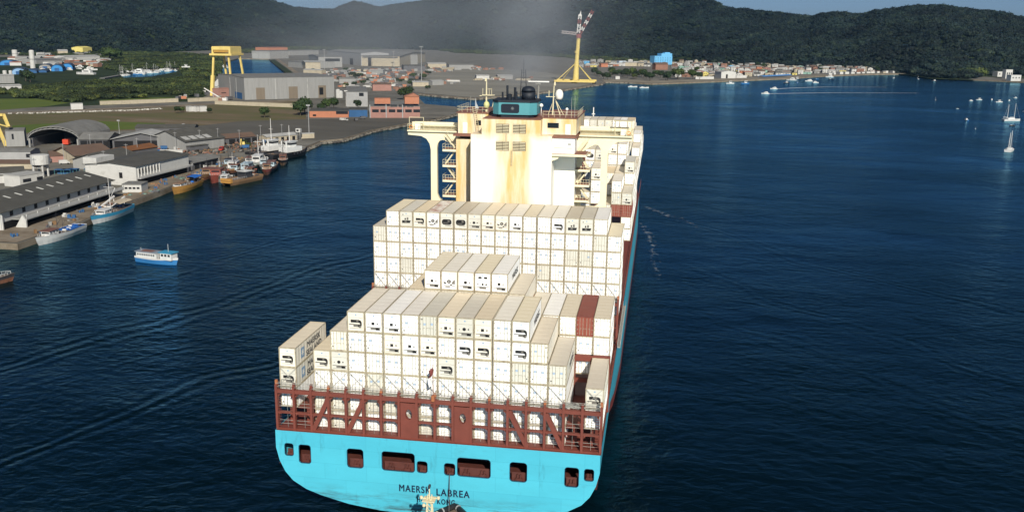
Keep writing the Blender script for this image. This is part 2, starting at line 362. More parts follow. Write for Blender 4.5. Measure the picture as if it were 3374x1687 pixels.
# hills: a range that rises behind the flat land, farther in the middle than at the sides
_ridge = [(-500, -70), (0, -75), (300, -60), (600, -42), (820, -14), (905, 4), (960, 22), (1030, 30), (1100, 31), (1130, 18), (1166, 5), (1210, 12), (1250, 25), (1310, 13), (1375, 6), (1450, -10), (1600, -34), (1900, -46),
          (2200, -30), (2345, 2), (2397, 27), (2440, 31), (2489, 34), (2560, 40), (2640, 50), (2672, 55), (2710, 44), (2751, 38), (2829, 43), (2880, 33), (2947, 25), (3013, 18), (3100, 17), (3210, 30), (3300, 40), (3374, 56), (3700, 90), (4100, 120)]
AZR = [AZEL(*p) for p in _ridge]
_foot = [(-500, 2500), (0, 2450), (500, 2700), (700, 3000), (1000, 3600), (1500, 3300), (1900, 2700), (2200, 2350), (2500, 2150), (2800, 2050), (3000, 1900), (3080, 1740), (3225, 1720), (3262, 1930), (3374, 1960), (4100, 2000)]
_crest = [(-500, 3500), (0, 3500), (500, 3900), (900, 4700), (1250, 5200), (1500, 4700), (1900, 3900), (2400, 3250), (2700, 2950), (3000, 2750), (3374, 2650), (4100, 2600)]
FT = [(AZEL(x, 120)[0], r) for x, r in _foot]; CR = [(AZEL(x, 120)[0], r) for x, r in _crest]
def hill(az, r):
    r0, r1, el = interp(az, FT), interp(az, CR), interp(az, AZR)
    hc = CZ + r1 * math.tan(el) - 9.0; t = (r - r0) / (r1 - r0)
    x, y = CX + r * math.sin(az), CY + r * math.cos(az)
    if t <= 0: return 1.6
    if t <= 1: z = hc * (0.25 * t + 0.75 * t ** 1.35)
    else: z = hc * (1 - 0.55 * (t - 1) ** 1.5)
    w_ = math.sin(math.pi * min(1, t)) if t < 1 else 0
    n1 = mnoise.fractal(Vector((x / 520, y / 900, 3.1)), 1.0, 2.0, 4)
    n2 = mnoise.fractal(Vector((x / 140, y / 170, 9.7)), 1.0, 2.0, 3)
    z += w_ * (hc * 0.23 * n1 + 15 * n2) + 5 * n2 * smooth(t * 3) * (0.4 if t > 0.9 else 1)
    return max(1.6, z)
azs = np.linspace(AZR[0][0], AZR[-1][0], 300); NR = 70
hm = MB(); vs = []; fs = []
for az in azs:
    r0, r1 = interp(az, FT), interp(az, CR)
    for k in range(NR):
        r = r0 + (r1 - r0) * (-0.02 + 1.25 * k / (NR - 1)); vs.append((CX + r * math.sin(az), CY + r * math.cos(az), hill(az, r)))
for i in range(len(azs) - 1):
    for k in range(NR - 1):
        a = i * NR + k; fs.append((a, a + NR, a + NR + 1, a + 1))
hm.add(vs, fs); hm.v = vs; tag(hm.build('hills', gm_wood, smooth=True, fix=False), kind='structure')

# ---- leafy crowns
def leaf_mat(name, base, spread=0.35):
    M = bpy.data.materials.new(name); M.use_nodes = True; nt = M.node_tree; N = nt.nodes; L = nt.links; b = N['Principled BSDF']
    b.inputs['Roughness'].default_value = 0.7; b.inputs['Specular IOR Level'].default_value = 0.2
    oi = N.new('ShaderNodeObjectInfo'); cr = N.new('ShaderNodeValToRGB'); e = cr.color_ramp.elements
    e[0].position = 0.0; e[0].color = (base[0] * 0.6, base[1] * 0.62, base[2] * 0.8, 1)
    e[1].position = 0.55; e[1].color = (*base, 1)
    x = e.new(0.86); x.color = (base[0] * 1.4, base[1] * 1.3, base[2] * 1.0, 1)
    x = e.new(1.0); x.color = (base[0] * 2.3, base[1] * 1.75, base[2] * 1.3, 1)
    L.new(oi.outputs['Random'], cr.inputs[0])
    tc = N.new('ShaderNodeTexCoord'); nz = N.new('ShaderNodeTexNoise'); nz.inputs['Scale'].default_value = 3.0; nz.inputs['Detail'].default_value = 3
    L.new(tc.outputs['Object'], nz.inputs['Vector'])
    hs = N.new('ShaderNodeHueSaturation'); mr = N.new('ShaderNodeMapRange'); mr.inputs[1].default_value = 0.3; mr.inputs[2].default_value = 0.7
    mr.inputs[3].default_value = 1 - spread; mr.inputs[4].default_value = 1 + spread
    ge = N.new('ShaderNodeNewGeometry'); n2 = N.new('ShaderNodeTexNoise'); n2.inputs['Scale'].default_value = 0.011; n2.inputs['Detail'].default_value = 4; L.new(ge.outputs['Position'], n2.inputs['Vector'])
    r2 = N.new('ShaderNodeMapRange'); r2.inputs[1].default_value = 0.34; r2.inputs[2].default_value = 0.68; r2.inputs[3].default_value = 0.5; r2.inputs[4].default_value = 1.9; L.new(n2.outputs['Fac'], r2.inputs[0])
    mm = N.new('ShaderNodeMath'); mm.operation = 'MULTIPLY'; L.new(mr.outputs[0], mm.inputs[0]); L.new(r2.outputs[0], mm.inputs[1])
    L.new(nz.outputs['Fac'], mr.inputs[0]); L.new(mm.outputs[0], hs.inputs['Value']); L.new(cr.outputs[0], hs.inputs['Color']); L.new(hs.outputs[0], b.inputs['Base Color'])
    return M
LEAF_HILL = leaf_mat('forest_leaves', (0.0075, 0.0142, 0.0118), 0.4); LEAF_MANG = leaf_mat('mangrove_leaves', (0.028, 0.040, 0.0135), 0.5); LEAF_TREE = leaf_mat('tree_leaves', (0.020, 0.034, 0.011), 0.5)
def crown_mesh(seed, mt, flat=0.8, leaves=110, lobes=6):
    r_ = random.Random(seed); mb = MB(); cs = [(0, 0, 0.25, 0.62)]
    for i in range(lobes):
        a = 2 * math.pi * (i + r_.random() * 0.6) / lobes; d = r_.uniform(0.35, 0.6)
        cs.append((d * math.cos(a), d * math.sin(a), r_.uniform(-0.1, 0.42), r_.uniform(0.3, 0.48)))
    phi = (1 + 5 ** 0.5) / 2
    iv = [Vector(p).normalized() for p in ((-1, phi, 0), (1, phi, 0), (-1, -phi, 0), (1, -phi, 0), (0, -1, phi), (0, 1, phi), (0, -1, -phi), (0, 1, -phi), (phi, 0, -1), (phi, 0, 1), (-phi, 0, -1), (-phi, 0, 1))]
    if_ = [(0, 11, 5), (0, 5, 1), (0, 1, 7), (0, 7, 10), (0, 10, 11), (1, 5, 9), (5, 11, 4), (11, 10, 2), (10, 7, 6), (7, 1, 8), (3, 9, 4), (3, 4, 2), (3, 2, 6), (3, 6, 8), (3, 8, 9), (4, 9, 5), (2, 4, 11), (6, 2, 10), (8, 6, 7), (9, 8, 1)]
    for x, y, z, q in cs:
        mb.add([(x + v.x * q * r_.uniform(0.6, 0.95), y + v.y * q * r_.uniform(0.6, 0.95), z * flat + v.z * q * flat * r_.uniform(0.6, 0.95)) for v in iv], if_)
    for i in range(leaves):
        x, y, z, q = r_.choice(cs); v = Vector((r_.gauss(0, 1), r_.gauss(0, 1), r_.gauss(0.25, 1))).normalized()
        p = Vector((x + v.x * q, y + v.y * q, (z + v.z * q) * flat)); s_ = r_.uniform(0.07, 0.15)
        n = (v + Vector((r_.gauss(0, .6), r_.gauss(0, .6), r_.gauss(0, .6)))).normalized()
        a = n.orthogonal().normalized() * s_; b2 = n.cross(a).normalized() * s_ * r_.uniform(0.5, 1)
        mb.add([p - a, p - b2 * 0.9, p + a, p + b2], [(0, 1, 2, 3)])
    return mb.mesh('crown', mt, fix=False)
def make_collection(name, meshes):
    col = bpy.data.collections.new(name)
    for me in meshes: col.objects.link(bpy.data.objects.new(name + '_clump', me))
    return col
COL_HILL = make_collection('forest', [crown_mesh(i, LEAF_HILL, 0.85, 70, 5) for i in range(5)])
COL_MANG = make_collection('mangrove', [crown_mesh(20 + i, LEAF_MANG, 0.75, 80, 6) for i in range(4)])
def scatter(name, label, cat, pts, col):
    me = bpy.data.meshes.new(name); me.from_pydata([p[:3] for p in pts], [], [])
    at = me.attributes.new('size', 'FLOAT', 'POINT'); at.data.foreach_set('value', [p[3] for p in pts])
    o = bpy.data.objects.new(name, me); C.objects.link(o); tag(o, label, cat, kind='stuff')
    g = bpy.data.node_groups.new(name + '_scatter', 'GeometryNodeTree'); g.interface.new_socket('Geometry', in_out='INPUT', socket_type='NodeSocketGeometry'); g.interface.new_socket('Geometry', in_out='OUTPUT', socket_type='NodeSocketGeometry')
    N, L = g.nodes, g.links
    gi = N.new('NodeGroupInput'); go = N.new('NodeGroupOutput'); ip = N.new('GeometryNodeInstanceOnPoints')
    ci = N.new('GeometryNodeCollectionInfo'); ci.inputs['Collection'].default_value = col; ci.inputs['Separate Children'].default_value = True; ci.inputs['Reset Children'].default_value = True
    na = N.new('GeometryNodeInputNamedAttribute'); na.data_type = 'FLOAT'; na.inputs['Name'].default_value = 'size'
    rr = N.new('FunctionNodeRandomValue'); rr.data_type = 'FLOAT_VECTOR'; rr.inputs[0].default_value = (-0.15, -0.15, 0); rr.inputs[1].default_value = (0.15, 0.15, 6.283)
    mp = N.new('GeometryNodeMeshToPoints')
    L.new(gi.outputs[0], mp.inputs['Mesh']); L.new(mp.outputs[0], ip.inputs['Points']); L.new(ci.outputs[0], ip.inputs['Instance']); ip.inputs['Pick Instance'].default_value = True
    L.new(rr.outputs[0], ip.inputs['Rotation']); L.new(na.outputs[0], ip.inputs['Scale']); L.new(ip.outputs[0], go.inputs[0])
    md = o.modifiers.new('scatter', 'NODES'); md.node_group = g
    return o
rs = random.Random(11); P_ = []
az0, az1 = AZEL(-160, 120)[0], AZEL(3540, 120)[0]
while len(P_) < 42000:
    az = rs.uniform(az0, az1); r0, r1 = interp(az, FT), interp(az, CR); t = rs.random() ** 0.8 * 1.04; r = r0 + (r1 - r0) * t
    if rs.random() > r / 4200: continue
    P_.append((CX + r * math.sin(az), CY + r * math.cos(az), hill(az, r) + 2.5, rs.choice((6.0, 7.5, 9.0, 10.0, 12.5)) * rs.uniform(.85, 1.2) * (1 + 0.2 * (r > 3200))))
scatter('hill_forest', 'dark green forest covering the hills behind the port', 'forest', P_, COL_HILL)
def inpoly(x, y, p):
    c = False; j = len(p) - 1
    for i in range(len(p)):
        if (p[i][1] > y) != (p[j][1] > y) and x < (p[j][0] - p[i][0]) * (y - p[i][1]) / (p[j][1] - p[i][1]) + p[i][0]: c = not c
        j = i
    return c
def woods(polys, step, smin, smax, seed, z=LZ + 1.2):
    out = []; r_ = random.Random(seed)
    for poly in polys:
        p = [V2(G(*q, LZ)) for q in poly]
        x0, x1, y0, y1 = min(a for a, _ in p), max(a for a, _ in p), min(b for _, b in p), max(b for _, b in p)
        n = int((x1 - x0) * (y1 - y0) / (step * step))
        for i in range(n):
            x, y = r_.uniform(x0, x1), r_.uniform(y0, y1)
            if inpoly(x, y, p) and not inpoly(x, y, marina) and not inpoly(x, y, basin):
                if mnoise.noise(Vector((x / 60, y / 60, 1.7))) < -0.33: continue
                out.append((x, y, z, r_.uniform(smin, smax)))
    return out
mang = woods([[(150, 286), (330, 272), (480, 270), (620, 262), (700, 264), (690, 300), (640, 320), (520, 322), (330, 330), (220, 340), (120, 326), (-40, 322), (-40, 302), (70, 296)]], 6.5, 3.2, 6.5, 3)
mang += woods([[(330, 196), (460, 188), (690, 190), (735, 206), (720, 250), (700, 262), (600, 256), (600, 226), (480, 230), (400, 240), (340, 226)], [(-40, 168), (330, 172), (600, 178), (735, 188), (735, 196), (330, 194), (-40, 180)]], 10, 4, 7.5, 5)
scatter('mangrove_wood', 'dark green mangrove wood on the flat land by the marina', 'forest', mang, COL_MANG)
far = woods([[(1990, 205), (2300, 200), (2700, 212), (2950, 230), (3010, 228), (3000, 190), (2600, 168), (1950, 158), (1700, 152), (1500, 148), (1400, 160), (1500, 176), (1800, 186)]], 12, 5, 8.5, 8)
far += woods([[(3010, 236), (3080, 246), (3200, 256), (3240, 255), (3230, 215), (3374, 205), (3450, 190), (3010, 200)]], 9, 6, 10.5, 9)
far += woods([[(3040, 246), (3100, 249), (3170, 254), (3232, 259), (3236, 240), (3180, 226), (3090, 224)]], 8, 9, 16, 19, LZ + 6)
far += woods([[(735, 172), (1100, 150), (1400, 150), (1400, 160), (1100, 166), (820, 178)]], 16, 6, 9, 10)
scatter('flat_woodland', 'low green woodland between the waterfront town and the hills', 'forest', far, COL_MANG)
# ------------------------------------------------------------------ the container ship
def hull_material():
    M = mat('hull_blue', (0.070, 0.435, 0.555), rough=0.45, streak=(.045, .22, .28), streakamt=.75, streakscale=1.5, var=0.09, vscale=0.25, stain=(0.05, 0.10, 0.11), stainamt=0.10, stainscale=0.35, stretch=(0.35, 1, 1))
    nt = M.node_tree; N = nt.nodes; L = nt.links; b = N['Principled BSDF']; src = b.inputs['Base Color'].links[0].from_socket
    ge = N.new('ShaderNodeNewGeometry'); sx = N.new('ShaderNodeSeparateXYZ'); L.new(ge.outputs['Position'], sx.inputs[0])
    # scuffed, sooty band low on the stern and the red boot top under it
    tc = N.new('ShaderNodeTexCoord'); mp = N.new('ShaderNodeMapping'); mp.inputs['Scale'].default_value = (0.16, 1, 1.1); L.new(tc.outputs['Object'], mp.inputs[0])
    nz = N.new('ShaderNodeTexNoise'); nz.inputs['Scale'].default_value = 1.1; nz.inputs['Detail'].default_value = 9; nz.inputs['Roughness'].default_value = 0.72; L.new(mp.outputs[0], nz.inputs['Vector'])
    r1 = N.new('ShaderNodeMapRange'); r1.inputs[1].default_value = 0.47; r1.inputs[2].default_value = 0.64; L.new(nz.outputs['Fac'], r1.inputs[0])
    r2 = N.new('ShaderNodeMapRange'); r2.inputs[1].default_value = 6.4; r2.inputs[2].default_value = 3.6; L.new(sx.outputs['Z'], r2.inputs[0])
    mu = N.new('ShaderNodeMath'); mu.operation = 'MULTIPLY'; L.new(r1.outputs[0], mu.inputs[0]); L.new(r2.outputs[0], mu.inputs[1])
    mx = N.new('ShaderNodeMix'); mx.data_type = 'RGBA'; mx.inputs['B'].default_value = (0.055, 0.12, 0.13, 1); L.new(mu.outputs[0], mx.inputs[0]); L.new(src, mx.inputs['A'])
    cmb = N.new('ShaderNodeCombineXYZ'); L.new(sx.outputs['Z'], cmb.inputs['Y'])
    sxy = N.new('ShaderNodeMath'); sxy.operation = 'ADD'; L.new(sx.outputs['X'], sxy.inputs[0]); L.new(sx.outputs['Y'], sxy.inputs[1]); L.new(sxy.outputs[0], cmb.inputs['X'])
    bk = N.new('ShaderNodeTexBrick'); bk.inputs['Scale'].default_value = 1.0; bk.inputs['Brick Width'].default_value = 6.0; bk.inputs['Row Height'].default_value = 2.3; bk.inputs['Mortar Size'].default_value = .03; bk.inputs['Mortar Smooth'].default_value = .6
    bk.inputs['Color1'].default_value = (1, 1, 1, 1); bk.inputs['Color2'].default_value = (.87, .91, .93, 1); bk.inputs['Mortar'].default_value = (.66, .76, .80, 1); L.new(cmb.outputs[0], bk.inputs['Vector'])
    mxb = N.new('ShaderNodeMix'); mxb.data_type = 'RGBA'; mxb.blend_type = 'MULTIPLY'; mxb.inputs[0].default_value = 1.0; L.new(mx.outputs['Result'], mxb.inputs['A']); L.new(bk.outputs['Color'], mxb.inputs['B']); mx = mxb
    nb = N.new('ShaderNodeTexNoise'); nb.inputs['Scale'].default_value = .5; nb.inputs['Detail'].default_value = 3; L.new(tc.outputs['Object'], nb.inputs['Vector']); bpn = N.new('ShaderNodeBump'); bpn.inputs['Strength'].default_value = .25; bpn.inputs['Distance'].default_value = .08; L.new(nb.outputs['Fac'], bpn.inputs['Height']); L.new(bpn.outputs[0], b.inputs['Normal'])
    gt = N.new('ShaderNodeMath'); gt.operation = 'LESS_THAN'; gt.inputs[1].default_value = 2.75; L.new(sx.outputs['Z'], gt.inputs[0])
    mx2 = N.new('ShaderNodeMix'); mx2.data_type = 'RGBA'; mx2.inputs['B'].default_value = (0.20, 0.035, 0.025, 1); L.new(gt.outputs[0], mx2.inputs[0]); L.new(mx.outputs['Result'], mx2.inputs['A'])
    L.new(mx2.outputs['Result'], b.inputs['Base Color']); return M
M_HULL = hull_material()
M_RED = mat('red_oxide', (0.165, 0.043, 0.029), rough=0.6, var=0.18, vscale=0.5, stain=(0.10, 0.03, 0.02), stainamt=0.25, stainscale=0.8)
M_DARK = mat('dark_steel', (0.02, 0.018, 0.018), rough=0.7, var=0.2)
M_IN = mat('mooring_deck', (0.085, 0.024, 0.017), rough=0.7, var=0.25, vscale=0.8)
M_LET = mat('letter_navy', (0.006, 0.018, 0.05), rough=0.5, var=0.05)
M_RAIL = mat('rail_cream', (0.62, 0.55, 0.36), rough=0.5, var=0.1)
M_GALV = mat('galvanised', (0.38, 0.37, 0.33), rough=0.5, metal=0.3, var=0.2, vscale=2)
M_ORG = mat('rod_orange', (0.62, 0.22, 0.04), rough=0.6, var=0.2)
def house_material():
    M = mat('house_cream', (0.80, 0.74, 0.56), rough=0.5, var=0.05, vscale=0.2)
    nt = M.node_tree; N = nt.nodes; L = nt.links; b = N['Principled BSDF']
    ge = N.new('ShaderNodeNewGeometry'); sx = N.new('ShaderNodeSeparateXYZ'); L.new(ge.outputs['Position'], sx.inputs[0])
    tc = N.new('ShaderNodeTexCoord'); mp = N.new('ShaderNodeMapping'); mp.inputs['Scale'].default_value = (1.0, 1, 0.16); L.new(tc.outputs['Object'], mp.inputs[0])
    nz = N.new('ShaderNodeTexNoise'); nz.inputs['Scale'].default_value = 0.55; nz.inputs['Detail'].default_value = 7; nz.inputs['Roughness'].default_value = 0.6; L.new(mp.outputs[0], nz.inputs['Vector'])
    # exhaust soot and rust run down the middle of the casing; the flanks stay whiter
    ab = N.new('ShaderNodeMath'); ab.operation = 'ABSOLUTE'; ad = N.new('ShaderNodeMath'); ad.operation = 'SUBTRACT'; ad.inputs[1].default_value = 0.6
    L.new(sx.outputs['X'], ad.inputs[0]); L.new(ad.outputs[0], ab.inputs[0])
    r0 = N.new('ShaderNodeMapRange'); r0.inputs[1].default_value = 4.6; r0.inputs[2].default_value = 2.0; L.new(ab.outputs[0], r0.inputs[0])
    r5 = N.new('ShaderNodeMapRange'); r5.inputs[1].default_value = 46.5; r5.inputs[2].default_value = 49.0; L.new(sx.outputs['Z'], r5.inputs[0])
    mxm = N.new('ShaderNodeMath'); mxm.operation = 'MAXIMUM'; L.new(r0.outputs[0], mxm.inputs[0]); L.new(r5.outputs[0], mxm.inputs[1])
    r6 = N.new('ShaderNodeMapRange'); r6.inputs[1].default_value = 8.2; r6.inputs[2].default_value = 9.0; L.new(ab.outputs[0], r6.inputs[0])
    lt = N.new('ShaderNodeMath'); lt.operation = 'LESS_THAN'; lt.inputs[1].default_value = -8.0; L.new(sx.outputs['X'], lt.inputs[0])
    m2 = N.new('ShaderNodeMath'); m2.operation = 'MAXIMUM'; L.new(mxm.outputs[0], m2.inputs[0]); L.new(lt.outputs[0], m2.inputs[1])
    r1 = N.new('ShaderNodeMapRange'); r1.inputs[1].default_value = 0.27; r1.inputs[2].default_value = 0.62; r1.inputs[3].default_value = 0.2; L.new(nz.outputs['Fac'], r1.inputs[0])
    mu = N.new('ShaderNodeMath'); mu.operation = 'MULTIPLY'; mu.use_clamp = True; L.new(m2.outputs[0], mu.inputs[0]); L.new(r1.outputs[0], mu.inputs[1])
    mx = N.new('ShaderNodeMix'); mx.data_type = 'RGBA'; mx.inputs['A'].default_value = (0.81, 0.79, 0.71, 1); mx.inputs['B'].default_value = (0.62, 0.42, 0.155, 1); L.new(mu.outputs[0], mx.inputs[0])
    L.new(mx.outputs['Result'], b.inputs['Base Color']); return M
M_HOUSE = house_material()
M_CREAM = mat('trim_cream', (0.78, 0.70, 0.48), rough=0.5, var=0.08, vscale=0.4, stain=(0.45, 0.26, 0.10), stainamt=0.15, stainscale=0.7)
M_WHITE = mat('ship_white', (0.80, 0.79, 0.74), rough=0.5, var=0.05)
M_GLASS = mat('dark_glass', (0.012, 0.016, 0.02), rough=0.1, var=0.1, spec=0.6)
M_FUN = mat('funnel_blue', (0.075, 0.26, 0.29), rough=0.5, var=0.14, vscale=0.3, stain=(0.03, 0.07, 0.08), stainamt=0.1, stainscale=0.4, stretch=(1, 1, 0.2))
M_FUNB = mat('funnel_black', (0.010, 0.014, 0.022), rough=0.6, var=0.2)
M_DOME = mat('radome_white', (0.78, 0.76, 0.68), rough=0.4, var=0.04)

ship = thing('container_ship', 'long blue hulled container ship with cream deckhouse steaming away down the channel', 'container ship', (0, -2.5, 0))
class _S: pass
def sp(mb, name, mats, parent=None, smooth=False):
    o = mb.build(name, mats, None, smooth=smooth); p = parent or ship; o.parent = p
    off = p.matrix_world if p is not ship else None
    if p is ship: o.location = (0, 2.5, 0)       # world coordinates kept
    return o
# hull: lofted stations from the transom to the stem
T_ = [(22.5, 13.6), (22.5, 11.0), (22.05, 9.1), (21.3, 7.5), (20.2, 6.2), (18.3, 5.05), (16.1, 4.3), (12.2, 3.35), (7.8, 2.8), (0.0, 2.5)]
D_ = [(22.6, 13.6), (22.6, 11.0), (22.6, 9.0), (22.6, 7.0), (22.6, 5.0), (22.6, 3.0), (22.6, 0.5), (22.6, -4.0), (21.5, -9.5), (0.0, -11.0)]
st = [-2.5, 4, 12, 22, 34, 48, 64, 90, 130, 170, 205, 225, 240, 255, 268, 280, 290, 297, 300]
def section(Y):
    t = smooth((Y + 2.5) / 62.0); out = []
    for j, ((xa, za), (xb, zb)) in enumerate(zip(T_, D_)):
        x, z = lerp(xa, xb, t), lerp(za, zb, t)
        u = smooth((Y - 195) / 105.0); fl = 1 - u ** 1.6 * (1 if z < 2 else lerp(1, 0.93, (z - 2) / 14))
        if Y >= 300: fl = 0.02
        x *= fl
        if j == 0: z += 4.2 * smooth((Y - 250) / 20)
        out.append((x, z))
    return out
hb = MB(); secs = [section(Y) for Y in st]; K = len(T_)
for sgn in (1, -1):
    vs = [(sgn * x, Y, z) for Y, s_ in zip(st, secs) for x, z in s_]
    fs = [(i * K + k, (i + 1) * K + k, (i + 1) * K + k + 1, i * K + k + 1) for i in range(len(st) - 1) for k in range(K - 1)]
    hb.add(vs, fs)
openings = [(-21.2, -20.0, 9.95, 11.72, .3), (-19.15, -17.5, 9.0, 11.67, .35), (-12.2, -9.95, 8.95, 11.67, .4), (-7.25, -2.7, 8.97, 11.68, .4), (-2.3, -0.92, 9.03, 10.65, .35),
            (1.5, 2.93, 9.0, 10.68, .35), (3.3, 7.8, 9.02, 11.66, .4), (10.5, 12.75, 8.9, 11.62, .4), (17.9, 19.7, 8.8, 11.52, .35), (20.5, 21.7, 9.85, 11.5, .3)]
outer = [(x, z) for x, z in T_] + [(-x, z) for x, z in reversed(T_[:-1])]
outer = outer[::-1]
pts, tris = fill2d(outer, [rrect(a, b, c, d, r) for a, b, c, d, r in openings])
hb.add([(x, -2.5, z) for x, z in pts], tris)
hull = sp(hb, 'hull', M_HULL); hull['label'] = 'sky blue hull with red boot top and square stern'
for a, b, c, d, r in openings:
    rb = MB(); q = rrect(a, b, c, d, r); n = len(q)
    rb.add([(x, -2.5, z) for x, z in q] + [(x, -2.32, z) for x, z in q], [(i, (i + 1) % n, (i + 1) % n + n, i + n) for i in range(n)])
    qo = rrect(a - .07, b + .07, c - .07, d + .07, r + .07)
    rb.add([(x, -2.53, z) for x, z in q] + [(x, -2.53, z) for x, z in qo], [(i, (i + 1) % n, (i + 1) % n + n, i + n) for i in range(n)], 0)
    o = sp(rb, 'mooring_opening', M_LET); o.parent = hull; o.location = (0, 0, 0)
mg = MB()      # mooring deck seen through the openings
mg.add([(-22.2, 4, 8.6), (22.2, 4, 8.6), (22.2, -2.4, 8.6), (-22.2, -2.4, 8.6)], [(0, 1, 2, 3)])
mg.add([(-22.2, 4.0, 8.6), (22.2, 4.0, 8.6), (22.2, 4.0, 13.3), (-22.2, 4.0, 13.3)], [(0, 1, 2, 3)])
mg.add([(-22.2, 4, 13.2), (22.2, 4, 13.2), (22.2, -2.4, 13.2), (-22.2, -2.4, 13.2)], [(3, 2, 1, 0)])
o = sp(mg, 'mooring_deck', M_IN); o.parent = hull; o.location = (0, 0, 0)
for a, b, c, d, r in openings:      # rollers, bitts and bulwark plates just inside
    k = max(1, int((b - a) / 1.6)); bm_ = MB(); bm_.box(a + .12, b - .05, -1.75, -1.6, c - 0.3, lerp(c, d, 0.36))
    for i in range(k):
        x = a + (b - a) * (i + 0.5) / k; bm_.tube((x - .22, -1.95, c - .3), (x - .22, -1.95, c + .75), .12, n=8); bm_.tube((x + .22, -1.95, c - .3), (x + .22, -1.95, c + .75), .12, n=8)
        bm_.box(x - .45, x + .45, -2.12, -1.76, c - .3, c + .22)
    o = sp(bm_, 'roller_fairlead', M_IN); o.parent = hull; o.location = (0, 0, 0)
for txt, size, zc, x0, x1, spc in (('MAERSK', 1.42, 6.02, -4.9, -.45, 1.18), ('LABREA', 1.42, 5.86, .35, 5.0, 1.18), ('HONG', 1.10, 4.66, -2.4, .0, 1.24), ('KONG', 1.10, 4.58, .45, 2.95, 1.24)):
    me = text_mesh(txt, size, M_LET, 0.004, spc, 0.0, .045); o = bpy.data.objects.new('lettering', me); C.objects.link(o)
    xs = [v.co.x for v in me.vertices]; k_ = (x1 - x0) / (max(xs) - min(xs))
    o.rotation_euler = (R(90), 0, 0); o.scale = (k_, 1, 1); o.location = (x0 - min(xs) * k_, -2.54, zc); o.parent = hull
# decks
dk = MB(); dk.add([(x, Y, z - .12) for Y, s_ in zip(st, secs) for x, z in (s_[0], (-s_[0][0], s_[0][1]))], [(2 * i, 2 * i + 1, 2 * i + 3, 2 * i + 2) for i in range(len(st) - 1)])
sp(dk, 'main_deck', M_RED)
# bulwark rails and lashing gear running along the starboard and port sides
for sgn in (1, -1):
    sd = MB()
    for Y in np.arange(4, 236, 2.4):
        sd.bar((sgn * 22.45, Y, 13.5), (sgn * 22.45, Y, 14.7), .08)
    for z in (14.1, 14.7): sd.bar((sgn * 22.45, 3, z), (sgn * 22.45, 236, z), .06)
    sp(sd, 'side_railing', M_RED)
# aft lashing bridge
def lashing_bridge(Y, tall, zb, zt, name='lashing_bridge', full=True):
    lb = MB(); d0, d1 = Y - 0.38, Y + 0.34
    lb.box(-22.5, 22.5, d0 + .1, d1 - .1, zt - .50, zt, 0)
    root = sp(lb, name, M_RED)
    def sub(mb, nm, mt=M_RED):
        o = mb.build(nm, mt); o.parent = root; return o
    sub(MB().box(-22.5, 22.5, d0 + .12, d1 - .12, zb + (zt - zb) * .42, zb + (zt - zb) * .42 + .22), 'cross_beam')
    sub(MB().box(-22.5, 22.5, d0 + .12, d1 - .12, zb, zb + .32), 'cross_beam')
    for k in range(19):
        x = -22.4 + k * 44.8 / 18; t_ = 1.35 if k in (0, 18) else 0.95
        sub(MB().box(x - .165, x + .165, d0, d1, zb + .02, zt + t_ * .55), 'post')
        sub(MB().box(x - .17, x + .17, d0 + .2, d1 - .2, zt + t_ * .55, zt + t_), 'post_cap', M_RED if k % 3 else mat('cap_rust', (.34, .12, .05)))
    rl = MB()
    for z in (zt + .45, zt + .95): rl.bar((-22.4, d1 - .15, z), (22.4, d1 - .15, z), .05); rl.bar((-22.4, d0 + .1, z), (22.4, d0 + .1, z), .045)
    for k in range(73): rl.bar((-22.4 + k * .622, d1 - .15, zt), (-22.4 + k * .622, d1 - .15, zt + .95), .035)
    sub(rl, 'handrail', M_GALV)
    if full:
        for xa, za, xb, zb_ in ((-17.25, zb + .3, -14.9, zt - .7), (-12.35, zb + .3, -9.95, zt - .7), (10.1, zt - .7, 12.6, zb + .3), (15.05, zt - .7, 17.45, zb + .3)):
            sub(MB().bar((xa, Y, za), (xb, Y, zb_), .6, .62, upv=(0, 1, 0)), 'brace')
        for xa, xb in ((-4.75, -2.45), (2.7, 5.0)):
            ov = [(lerp(xa, xb, .5) + .46 * math.cos(t), zb + (zt - zb) * .62 + .74 * math.sin(t)) for t in np.linspace(0, 2 * math.pi, 17)[:-1]]
            q = [(xa, zb - .3), (xb, zb - .3), (xb, zt - .6), (xa, zt - .6)]
            p2, t2 = fill2d(q, [ov]); pm = MB(); pm.add([(x, d0 + .06, z) for x, z in p2], t2); pm.add([(x, d1 - .06, z) for x, z in p2], t2)
            n = len(ov); pm.add([(x, d0 + .06, z) for x, z in ov] + [(x, d1 - .06, z) for x, z in ov], [(i, (i + 1) % n, (i + 1) % n + n, i + n) for i in range(n)])
            sub(pm, 'solid_panel')
        gs = MB()
        for k in range(18):     # rounded knees in the window corners
            x0 = -22.4 + k * 44.8 / 18 + .26; x1 = x0 + 44.8 / 18 - .52
            for zz in (zt - .75, zb + (zt - zb) * .42):
                for xx, s_ in ((x0, 1), (x1, -1)):
                    gs.slabxz([(xx, zz), (xx + s_ * .34, zz), (xx + s_ * .1, zz - .12), (xx, zz - .36)], Y - .3, Y + .3)
        tag(sub(gs, 'knee_plate'), kind='stuff')
        wl = MB()
        for zz in (zb + (zt - zb) * .42 + .38, zb + .32):
            for dz in (.5, 1.0): wl.bar((-22.3, d1 - .1, zz + dz), (22.3, d1 - .1, zz + dz), .04)
        for k in range(37): wl.bar((-22.3 + k * 1.24, d1 - .1, zb + .3), (-22.3 + k * 1.24, d1 - .1, zt - .7), .03)
        sub(wl, 'walkway_railing', M_GALV)
        fw_ = MB()
        for sgn in (1, -1):
            for z in np.arange(zb + .4, zt - .8, .35): fw_.bar((sgn * 21.9 - .25, d0 - .05, z), (sgn * 21.9 + .25, d0 - .05, z), .05)
        tag(sub(fw_, 'ladder', M_RED), kind='stuff')
    return root
